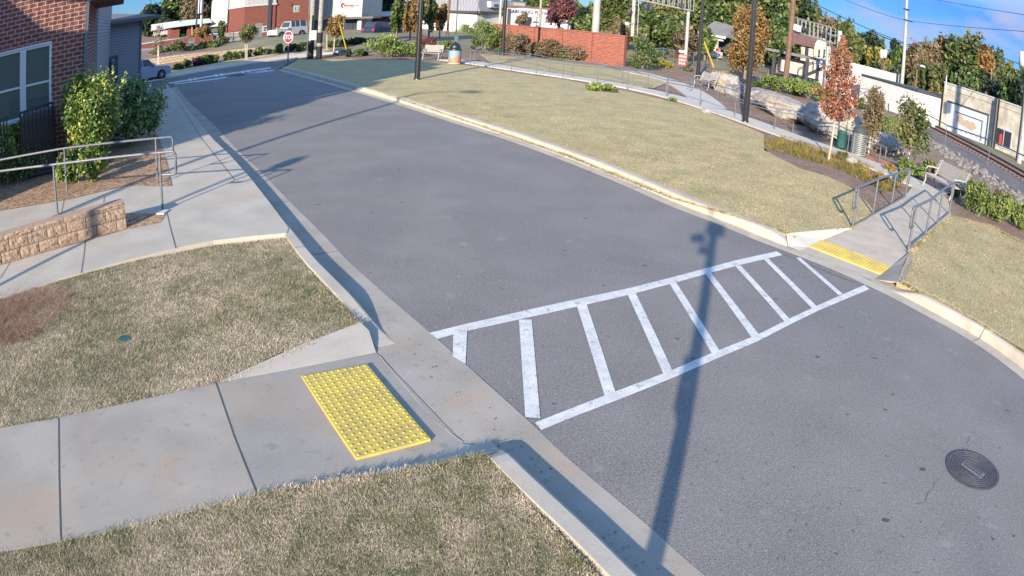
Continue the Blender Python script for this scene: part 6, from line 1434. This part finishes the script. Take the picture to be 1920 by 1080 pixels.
# house with brown roof and lean-to
PH = Plane(F(1448, 132, 72), F(1545, 140, 70)); rh = empty('brown_roof_house', F(1500, 130, 72), 'cream house with steep brown roof and arched gable behind the signal bridge', 'building')
b = MB(); zz_ = PH.uz(1500, 82)[1]; (ua, _), (ub, _) = PH.uz(1478, 90), PH.uz(1535, 90); pbox(b, PH, ua, ub, 0, zz_, -9, -4, 'cream'); part(b, 'wall', rh, uv=True)
b = MB(); zr_ = PH.uz(1490, 57)[1]
b.hexa([PH.at(ua-2.2, zz_-.1, -3.6), PH.at(ub+.3, zz_-.1, -3.6), PH.at(ub+.3, zz_-.1, -9.4), PH.at(ua-2.2, zz_-.1, -9.4), PH.at(ua-1.8, zr_, -6.3), PH.at(ub-1.6, zr_, -6.3), PH.at(ub-1.6, zr_, -6.7), PH.at(ua-1.8, zr_, -6.7)], 'roof_brown'); part(b, 'roof', rh)
b = MB(); gx = PH.uz(1523, 90)[0]; b.face([PH.at(gx+1.0*math.cos(R(a)), zz_-.3+1.5*math.sin(R(a)), -3.5) for a in range(0, 181, 15)], 'cream'); pbox(b, PH, gx-1, gx+1, 0, zz_-.3, -4.2, -3.5, 'cream'); part(b, 'arched_gable', rh)
b = MB(); pbox(b, PH, PH.uz(1486, 90)[0], PH.uz(1493, 90)[0], PH.uz(1490, 100)[1], PH.uz(1490, 83)[1], -4.0, -3.95, 'glass_far'); part(b, 'window', rh)
b = MB(); 
for x in (1517, 1527): pbox(b, PH, PH.uz(x-1.5, 90)[0], PH.uz(x+1.5, 90)[0], PH.uz(x, 104)[1], PH.uz(x, 88)[1], -3.49, -3.44, 'glass_far')
part(b, 'porch_window', rh)
rl_ = empty('lean_to', F(1460, 140, 68), 'pale metal clad lean-to with thin flat roof in front of the brown roofed house', 'building')
PN = Plane(F(1455, 142, 68), F(1565, 160, 65)); b = MB(); pq(b, PN, 1459, 105, 1536, 150, -4, 0, 'garage_ribs'); part(b, 'wall', rl_, uv=True)
b = MB(); (ua, za), (ub, zb3) = PN.uz(1447, 101), PN.uz(1526, 107); pbox(b, PN, ua, ub, (za+zb3)/2, (za+zb3)/2+.25, -4, 1.6, 'roof_grey'); part(b, 'roof', rl_)
for x in (1463, 1525): u = PN.uz(x, 120)[0]; b = MB(); pbox(b, PN, u-.12, u+.12, -.3, (za+zb3)/2, 1.2, 1.45, 'dark_metal'); part(b, 'roof_post', rl_)
b = MB(); pq(b, PN, 1528, 108, 1572, 170, -4.2, -.3, 'white'); part(b, 'side_wall', rl_)
b = MB(); s0, s1 = PN.uz(1500, 147), PN.uz(1548, 127)
b.tube([PN.at(*s0, .5), PN.at(*s1, .5)], .10, 'dark_metal', 5); b.tube([PN.at(s0[0], s0[1]+.95, .5), PN.at(s1[0], s1[1]+.95, .5)], .04, 'dark_metal', 5)
for k in range(6): q = PN.at(s0[0]+(s1[0]-s0[0])*k/5, s0[1]+(s1[1]-s0[1])*k/5, .5); b.tube([q, q+UP*.95], .03, 'dark_metal', 4)
part(b, 'stair_railing', rl_)
# grey roofed house with white porch, background
PO = Plane(F(1315, 84, 84), F(1370, 90, 82)); ro = empty('porch_house', F(1340, 84, 84), 'grey roofed house with white porch eave between the dark green trees and the orange tree', 'building')
b = MB(); b.hexa([PO.at(*PO.uz(1314, 60), .6), PO.at(*PO.uz(1366, 71), .6), PO.at(PO.uz(1366, 71)[0], PO.uz(1366, 71)[1], -7), PO.at(PO.uz(1314, 60)[0], PO.uz(1314, 60)[1], -7), PO.at(*PO.uz(1317, 35), -3), PO.at(*PO.uz(1352, 45), -3), PO.at(*PO.uz(1352, 45), -4), PO.at(*PO.uz(1317, 35), -4)], 'roof_grey'); part(b, 'roof', ro)
b = MB(); p = [PO.uz(1314, 60), PO.uz(1366, 70), PO.uz(1366, 74), PO.uz(1314, 64)]; b.face([PO.at(u, z, .7) for u, z in p], 'white'); p = [PO.uz(1316, 66), PO.uz(1358, 74), PO.uz(1358, 78), PO.uz(1316, 70)]; b.face([PO.at(u, z, .2) for u, z in p], 'white'); part(b, 'eave', ro)
b = MB(); pq(b, PO, 1322, 70, 1362, 96, -5, -2, 'dark_metal'); part(b, 'porch_shade_fill', ro)  # dark box painted as the shade under the porch roof
b = MB(); pq(b, PO, 1343, 72, 1347, 100, .1, .3, 'cream'); part(b, 'porch_post', ro)
b = MB(); pq(b, PO, 1318, 99, 1352, 112, .6, 1.4, 'tan_plain'); pq(b, PO, 1346, 96, 1362, 110, 1.0, 1.6, 'white'); pq(b, PO, 1326, 98, 1344, 100, 1.41, 1.5, 'pole_brown'); part(b, 'porch_deck', ro)
for (x, y) in [(1329, 92), (1346.5, 94.5), (1308, 92)]:
    q = F(x, y, 79); b = MB(); Pd = Plane(q-Vector((1, -.2, 0)), q+Vector((1, -.2, 0))); u, z = Pd.uz(x, y); b.face([Pd.at(u+.27*math.cos(2*math.pi*k/16), z+.27*math.sin(2*math.pi*k/16)) for k in range(16)], 'red_sign'); b.tube([Pd.at(u, z, -.04), Pd.at(u, z-2.2, -.04)], .03, 'galv', 5)
    tag(b.build('round_sign'), {1329: 'red round sign at the white porch, right of the black lamp post', 1346.5: 'second red round sign at the white porch, farther right', 1308: 'red round sign partly behind the black lamp post'}[x], 'sign')
# chain link fence
rc = empty('chain_link_fence', F(1225, 118, 66), 'pale chain link fence with thin posts between the park bushes and the road behind', 'fence')
cp_ = [(1222, 112, 66), (1243, 111, 65.5), (1262, 116, 65), (1300, 120, 64), (1326, 122, 63.5), (1345, 126, 63), (1372, 132, 62.5), (1410, 142, 62), (1440, 152, 61)]
P = [F(*p) for p in cp_]; P = [Vector((p.x, p.y, p.z)) for p in P]
for p in P: b = MB(); b.tube([p-UP*.4, p+UP*1.1], .04, 'galv', 5); part(b, 'post', rc)
b = MB(); b.tube([p+UP*1.08 for p in P], .035, 'galv', 5); part(b, 'top_rail', rc)
b = MB()
for i in range(len(P)-1):
    L_ = (P[i+1]-P[i]).length; n = int(L_/.28)
    for k in range(n):
        a = P[i].lerp(P[i+1], k/n); c = P[i].lerp(P[i+1], min(1, (k+3)/n)); b.tube([a-UP*.3, c+UP*1.05], .006, 'galv', 3, cap=False); b.tube([a+UP*1.05, c-UP*.3], .006, 'galv', 3, cap=False)
part(b, 'wire_mesh', rc)
# red notice sign
nsb = G(1278, 131, .08); r = empty('notice_sign', nsb, 'red and white notice sign on a post by the chain link fence', 'sign'); D_ = math.hypot(nsb.x, nsb.y)
PN2 = Plane(nsb-Vector((1, -.2, 0)), nsb+Vector((1, -.2, 0))); b = MB(); b.tube([nsb, F(1279, 95, D_)], .04, 'galv', 6); part(b, 'post', r)
b = MB(); (ua, za), (ub, zb4) = PN2.uz(1273, 101), PN2.uz(1286, 123); pbox(b, PN2, ua, ub, zb4, za, .05, .08, 'red_sign'); part(b, 'panel', r)
b = MB()
for f0, f1 in ((.12, .26), (.48, .6), (.78, .9)):
    for k in range(4): pbox(b, PN2, ua+(ub-ua)*(.1+.2*k), ua+(ub-ua)*(.24+.2*k), za-(za-zb4)*f1, za-(za-zb4)*f0, .081, .09, 'white')
part(b, 'lettering', r)
b = MB(); pq(b, PN2, 1273, 93, 1285, 100, .05, .08, 'steel_silver'); part(b, 'upper_plate', r)
g0, g1 = F(1338, 126, 55), F(1317, 70, 53); r = empty('guy_guard', g0, 'slanting yellow guy wire guard between the lamp post and the white porch', 'guy wire'); b = MB(); b.tube([g0, g1], .07, 'guy_yellow', 8); part(b, 'guard', r); b = MB(); b.tube([g1, F(1270, -60, 50)], .012, 'galv', 4); part(b, 'wire', r)

# signal bridges over the railway
def truss(A, B, h, n, rad, root, M_='steel_silver', dep=.6):
    d = (B-A).normalized(); nn = Vector((-d.y, d.x, 0))*dep
    b = MB()
    for o in (Vector((0, 0, 0)), nn):
        b.tube([A+o, B+o], rad, M_, 6); b.tube([A+o+UP*h, B+o+UP*h], rad*.7, M_, 6)
        for k in range(n+1): q = A.lerp(B, k/n)+o; b.tube([q, q+UP*h], rad*.6, M_, 5)
    for k in range(n+1): q = A.lerp(B, k/n); b.tube([q, q+nn], rad*.6, M_, 4)
    part(b, 'walkway', root)
def sig_heads(pts, root):
    for q in pts:
        b = MB(); b.lathe([(.0, -.3), (.20, -.28), (.20, .28), (.0, .3)], (0, 0, 0), 'black_metal', 12); b.v = [(q.x+v[0], q.y+v[2]*.8, q.z+v[1]*1.4) for v in b.v]; part(b, 'signal_head', root)
sg1 = empty('signal_bridge', F(1556, 140, 62), 'grey railway signal bridge with dark lamp heads in front of the brown roofed house', 'signal')
truss(F(1487, 59, 63), F(1556, 80, 59), 1.35, 9, .07, sg1)
b = MB(); q = F(1553, 78, 60); b.tube([Vector((q.x, q.y, -.1)), q+UP*.8], .16, 'steel_silver', 10); q = F(1575, 62, 58.5); b.tube([F(1575, 74, 58.5)-UP*5, F(1575, 58, 58.5)], .22, 'pole_pale', 10); b.tube([F(1556, 66, 59), F(1584, 68, 58)], .07, 'steel_silver', 6); part(b, 'column', sg1, smooth=True)
sig_heads([F(1499, 53, 62), F(1507, 56, 62), F(1513, 58, 61.6), F(1547, 64, 60), F(1551, 70, 60), F(1543, 66, 60)], sg1)
b = MB(); 
for x, y in ((1489, 51), (1497, 54)): c_ = F(x, y, 61.8); b.lathe([(.0, -.3), (.26, -.26), (.30, .3), (.0, .3)], c_, 'white', 12)
part(b, 'white_lamp', sg1)
sg2 = empty('signal_bridge', F(1192, 70, 60), 'tall pale signal mast and bridge above the trees left of the black lamp post', 'signal')
b = MB()
for x in (1187, 1190): b.tube([F(x-3, 68, 60), F(x+3, -60, 60)], .08, 'pole_pale', 8)
b.tube([F(1195, 64, 60.5), F(1200, -60, 60.5)], .045, 'steel_silver', 6); part(b, 'mast', sg2, smooth=True)
truss(F(1198, 0, 60.5), F(1294, 20, 58), 1.4, 10, .07, sg2)
b = MB(); q = F(1291, 22, 58); b.tube([Vector((q.x, q.y, 0)), q], .14, 'pole_pale', 8); part(b, 'column', sg2)
sig_heads([F(1277, 10, 58.5), F(1282, 14, 58.5), F(1212, 14, 60), F(1221, 17, 60), F(1181, 22, 60)], sg2)
b = MB(); c_ = F(1176, 45, 59.8); b.tube([c_, c_+Vector((.7, 0, .15))], .04, 'steel_silver', 5); b.lathe([(.0, -.12), (.18, -.1), (.2, .15), (.0, .2)], c_, 'white', 10); part(b, 'side_lamp', sg2)

# poles on the right
pole_thing('utility_pole', G(1474, 146, .0) if 0 else F(1473, 146, 57), F(1487, -60, 57).z, .24, 'pole_brown', 'thick reddish wooden pole before the lean-to', lean=(.35, 0))
rt = pole_thing('utility_pole', F(1656, 143, 74), F(1658, 84, 74).z, .13, 'pole_brown', 'wooden pole with a pair of transformer cans behind the long white building')
b = MB(); 
for x in (1653.5, 1659.5): c_ = F(x, 101, 73.7); b.lathe([(.0, -.5), (.24, -.48), (.24, .42), (.0, .5)], c_, 'white_trim', 12)
part(b, 'transformer', rt, smooth=True)
rt = pole_thing('utility_pole', F(1691, 158, 68), F(1699, -60, 68).z, .20, 'pole_pale', 'tall pale pole with thin cross arms rising above the wood', r1=.12)
for (x0, y0, x1, y1) in ((1694, 36, 1711, 41), (1694, 16, 1706, 19)): b = MB(); b.tube([F(x0, y0, 68), F(x1, y1, 67.5)], .07, 'dark_metal', 5); part(b, 'cross_arm', rt)
rt = pole_thing('street_light', F(1717, 160, 66), F(1719, 118, 66).z, .11, 'pole_brown', 'wooden pole with curved street light arm before the wood', 'street light')
b = MB(); b.tube([F(1719, 124, 66), F(1722, 122, 65.6), F(1729, 123, 65)], .05, 'steel_silver', 6); b.lathe([(.0, -.1), (.3, -.08), (.3, .05), (.0, .12)], F(1730, 124, 65), 'white', 10); part(b, 'lamp_arm', rt)
pole_thing('utility_pole', F(1754, 150, 70), F(1756, 112, 70).z, .10, 'pole_brown', 'short thin wooden pole in front of the wood, right of the street light')
pole_thing('utility_pole', F(1773, 165, 56), F(1776, 142, 56).z, .07, 'white_trim', 'short white post at the corner of the cream building roof', 'post')
rt = pole_thing('utility_pole', F(1911, 300, 44), F(1933, -60, 44).z, .20, 'pole_pale', 'utility pole cut by the right picture edge, with transformer can')
b = MB(); c_ = F(1917, 110, 43.6); b.lathe([(.0, -.5), (.26, -.48), (.26, .42), (.0, .5)], c_, 'white_trim', 12); part(b, 'transformer', rt, smooth=True)
for (x, y0, y1) in ((1690, 205, 172), (1755, 237, 200), (1752.5, 237, 212)):
    b_ = F(x, y0, 54); b = MB(); b.tube([b_, F(x+1, y1, 54)], .045, 'white', 6); tag(b.build('marker_post'), {1690: 'white marker post before the gap between the two pale buildings', 1755: 'taller white post beside the track left of the cream building', 1752.5: 'shorter white post beside the taller one near the track'}[x], 'post')
b = MB(); b.lathe([(.0, 0), (.18, .02), (.2, .25), (.0, .35)], F(1749, 238, 53), 'white', 12); tag(b.build('white_bucket'), 'small white bucket by the two white posts near the track', 'bucket')
# wires
def wire(name, pts, rad, label, sag=.4):
    P = [F(*p) for p in pts]; o = []
    for i in range(len(P)-1):
        for k in range(8): t = k/8; o.append(P[i].lerp(P[i+1], t)-UP*sag*4*t*(1-t))
    o.append(P[-1]); b = MB(); b.tube(o, rad, 'pipe_black', 4); tag(b.build(name), label, 'cable', 'overhead cables')
wire('overhead_cable', [(1476, -20, 57), (1695, 80, 68)], .035, 'thick overhead cable running down from the reddish pole to the tall pale pole')
wire('overhead_cable', [(1560, -10, 57), (1697, 38, 68), (1935, 60, 44)], .02, 'thin overhead cable passing the upper cross arm', .2)
wire('overhead_cable', [(1640, 62, 66), (1695, 82, 68)], .05, 'short dark overhead cable just left of the tall pale pole', .1)
wire('overhead_cable', [(1780, 65, 70), (1850, 90, 62), (1930, 125, 44)], .03, 'pale overhead cable crossing in front of the wooded hill at right', .2)
wire('overhead_cable', [(1710, -10, 67), (1935, 30, 44)], .02, 'thin overhead cable high at the top right', .2)

# the big trees
def forest(lst):
    for i, (px, D, yt, half, m, label) in enumerate(lst):
        x, y = F(px, 150, D).x, F(px, 150, D).y; b_ = Vector((x, y, ter(x, y)-.2)); H = F(px, yt, D).z-b_.z
        rx = half*1.2*D/1250; n = int(min(9500, 2600+half*80)); cr = min(.9, .30+.55*rx/H)
        tree(b_, H, rx, m, label, n, .13+.0022*D, lumps=18, cz=.56, rz=.46, hollow=.2, branches=10, r0=.18, group=None)
forest([
 (283, 95, 4, 30, 'leaf_dark', 'dark evergreen tree directly above the eave of the siding wing'), (330, 100, -30, 34, 'leaf_green', 'green tree above the pale shed at far left'), (360, 92, -10, 24, 'leaf_brown', 'thin brown tree above the canopy shop'), (392, 104, -40, 34, 'leaf_dark', 'dark tree touching the grey gable on its left'), (312, 88, 30, 20, 'leaf_dark', 'low dark tree behind the pale shed'),
 (726, 96, -40, 26, 'leaf_dark', 'large dark oak above the porch shop'), (700, 104, 28, 16, 'leaf_olive', 'distant olive tree right of the sign building'), (700, 110, 14, 9, 'leaf_brown', 'far thin brown tree right of the sign building corner'),
 (965, 112, 2, 30, 'leaf_olive', 'distant trees above the white storefront, left clump'), (1002, 108, -14, 30, 'leaf_green', 'distant green tree above the white storefront, right clump'), (925, 120, 8, 18, 'leaf_dark', 'distant dark tree behind the mansard roof'),
 (1096, 88, 8, 22, 'leaf_dark', 'dark bluish tree left of the thick concrete pole'), (1084, 78, 30, 18, 'leaf_green', 'green tree low behind the brick screen wall by the maroon tree'), (1145, 84, -30, 36, 'leaf_olive', 'broad olive tree right of the thick concrete pole'), (1165, 74, 34, 24, 'leaf_brown', 'brownish tree above the right end of the brick screen wall'),
 (1222, 76, 18, 30, 'leaf_green', 'bright green tree right of the pale signal mast'), (1262, 74, 28, 26, 'leaf_green', 'bright green tree left of the black lamp post with the bench'), (1284, 70, 44, 20, 'leaf_brown', 'brown leafed tree above the red notice sign'), (1240, 92, -40, 40, 'leaf_olive', 'tall olive tree under the signal bridge walkway'), (1325, 96, -50, 36, 'leaf_green', 'tall green tree behind the grey roofed porch house'), (1318, 76, 50, 16, 'leaf_green', 'green tree left of the grey roofed porch house'),
 (1370, 100, -60, 40, 'leaf_olive', 'tall olive tree behind the orange tree, left side'), (1425, 98, -60, 40, 'leaf_green', 'tall green tree behind the orange tree, right side'), (1455, 84, 30, 26, 'leaf_green', 'bright green tree between the orange tree and the reddish pole'), (1470, 104, -40, 40, 'leaf_olive', 'olive tree right of the second black lamp post top'), (1505, 102, -12, 34, 'leaf_dark', 'dark tree above the signal bridge, left'), (1548, 100, 14, 32, 'leaf_brown', 'brownish bare-topped tree above the signal bridge, right'), (1585, 98, 34, 26, 'leaf_olive', 'olive tree before the white cloud gap'), (1540, 82, 70, 24, 'leaf_olive', 'low olive tree right of the arched gable'),
 (1600, 88, 52, 30, 'leaf_olive', 'rounded olive tree behind the red oak top'), (1622, 92, 50, 26, 'leaf_dark', 'dark rounded tree on the ridge left of the transformer pole'), (1640, 84, 80, 24, 'leaf_yellow', 'golden tree on the slope left of the transformer pole'), (1668, 94, 70, 22, 'leaf_dark', 'dark tree right of the transformer pole'), (1652, 80, 104, 24, 'leaf_olive', 'low olive tree above the long white building'), (1686, 84, 84, 20, 'leaf_green', 'green tree left of the tall pale pole'), (1682, 74, 120, 18, 'leaf_dark', 'low dark tree at the foot of the tall pale pole'),
 (1716, 82, 72, 24, 'leaf_brown', 'thin bare brown tree right of the tall pale pole'), (1738, 84, 60, 26, 'leaf_brown', 'bare brown tree above the street light'), (1768, 86, 58, 26, 'leaf_brown', 'bare topped brown tree on the wooded hill'), (1728, 70, 112, 24, 'leaf_olive', 'low olive tree around the street light'), (1765, 68, 118, 22, 'leaf_olive', 'low green-brown tree left of the cream building corner'), (1800, 84, 46, 28, 'leaf_green', 'tallest green tree on the wooded hill'), (1826, 82, 50, 28, 'leaf_olive', 'tall olive tree right of the tallest green one'), (1812, 66, 100, 30, 'leaf_green', 'large green tree rising behind the cream building'), (1850, 74, 84, 26, 'leaf_orange', 'golden brown tree on the slope at right'), (1858, 66, 120, 28, 'leaf_dark', 'dark green tree behind the cream building roof'), (1882, 70, 106, 26, 'leaf_olive', 'olive tree on the falling slope at right'), (1905, 62, 132, 26, 'leaf_green', 'green tree above the window of the cream building'), (1932, 60, 120, 26, 'leaf_dark', 'dark tree at the right picture edge'), (1742, 62, 168, 18, 'leaf_olive', 'low scrub tree in the gap between the two pale buildings')])
bb = G(1396, 150, .05); r = tree(F(1396, 148, 50), F(1405, 2, 50).z-F(1396, 148, 50).z, 46*50/1250, 'leaf_orange', 'large orange and rust coloured cypress behind the second black lamp post', 12000, .12, 'cypress', lumps=30, cz=.52, rz=.50, hollow=.15, branches=16, r0=.12)
T(1690, 58, 214, 158, 13, 'leaf_brown', 'narrow brown sapling at the end of the long white building', 900, .10)

def wood(name, prof, D, depth, n, m, size, label):
    xs = [p[0] for p in prof]; P = []
    for _ in range(n):
        px = random.uniform(xs[0], xs[-1]); top = np.interp(px, xs, [p[1] for p in prof]); d = D+random.uniform(0, depth)
        top += 10*math.sin(px*.11)+7*math.sin(px*.31+1)+5*math.sin(px*.7+2)
        hz = F(px, top, d); z0 = ter(hz.x, hz.y); u = random.random()**.75; P.append((hz.x, hz.y, z0+(hz.z-z0)*u))
    P = np.array(P); c = np.clip(RNG.normal(0, .12, len(P)), -.3, .3)
    v = leaves(P, size, .7); o = mesh_np(name, v, 4, [m], np.clip(RNG.beta(2, 2.5, len(P))+c, 0, 1)); return tag(o, label, 'wood', None, 'stuff')
wood('distant_wood', [(1230, -30), (1400, -30), (1500, 5), (1560, 35), (1610, 62), (1650, 80), (1690, 110), (1730, 105), (1780, 80), (1830, 70), (1880, 110), (1960, 150)], 104, 12, 26000, 'leaf_green', .42, 'far wooded hill rising behind the railway buildings')
wood('distant_wood', [(1230, 0), (1400, 0), (1500, 20), (1560, 45), (1610, 75), (1650, 95), (1690, 120), (1730, 118), (1780, 95), (1830, 90), (1880, 122), (1960, 160)], 98, 5, 12000, 'leaf_olive', .42, 'olive and brown edge of the far wooded hill')
wood('distant_wood', [(262, 30), (330, 22), (400, 28), (480, 30), (690, 30), (740, 22), (900, 22), (960, 14), (1080, 10), (1150, 5), (1240, 0)], 118, 8, 14000, 'leaf_olive', .42, 'line of far woods above the shops')

# grit and bits on the road and in the gutters
q = []
for _ in range(500):
    p = G(random.uniform(450, 1900), random.uniform(180, 1060), .006); q.append(tuple(p))
for _ in range(260):
    i = random.randrange(len(LE)-1); p = LE[i].lerp(LE[i+1], random.random()); o_ = offs(LE, random.uniform(.2, .46))[i]; q.append((o_.x, o_.y, .012))
for _ in range(220):
    i = random.randrange(len(RE)-1); o_ = offs(RE, random.uniform(.15, .3))[i]; q.append((o_.x+random.uniform(-.2, .2), o_.y+random.uniform(-.2, .2), .012))
q = np.array(q); q = q[[bool(inpoly(np.array([a[0]]), np.array([a[1]]), [(p.x, p.y) for p in poly+[]])[0]) or k >= 500 for k, a in enumerate(q)]]
v = leaves(q, .016, .5); v[:, 2] = np.repeat(q[:, 2], 4)+RNG.uniform(-.002, .006, len(v)); tag(mesh_np('road_grit', v, 4, ['leaf_brown'], RNG.uniform(0, .9, len(q))), 'specks of leaf and grit scattered over the road and gutters', 'grit', None, 'stuff')
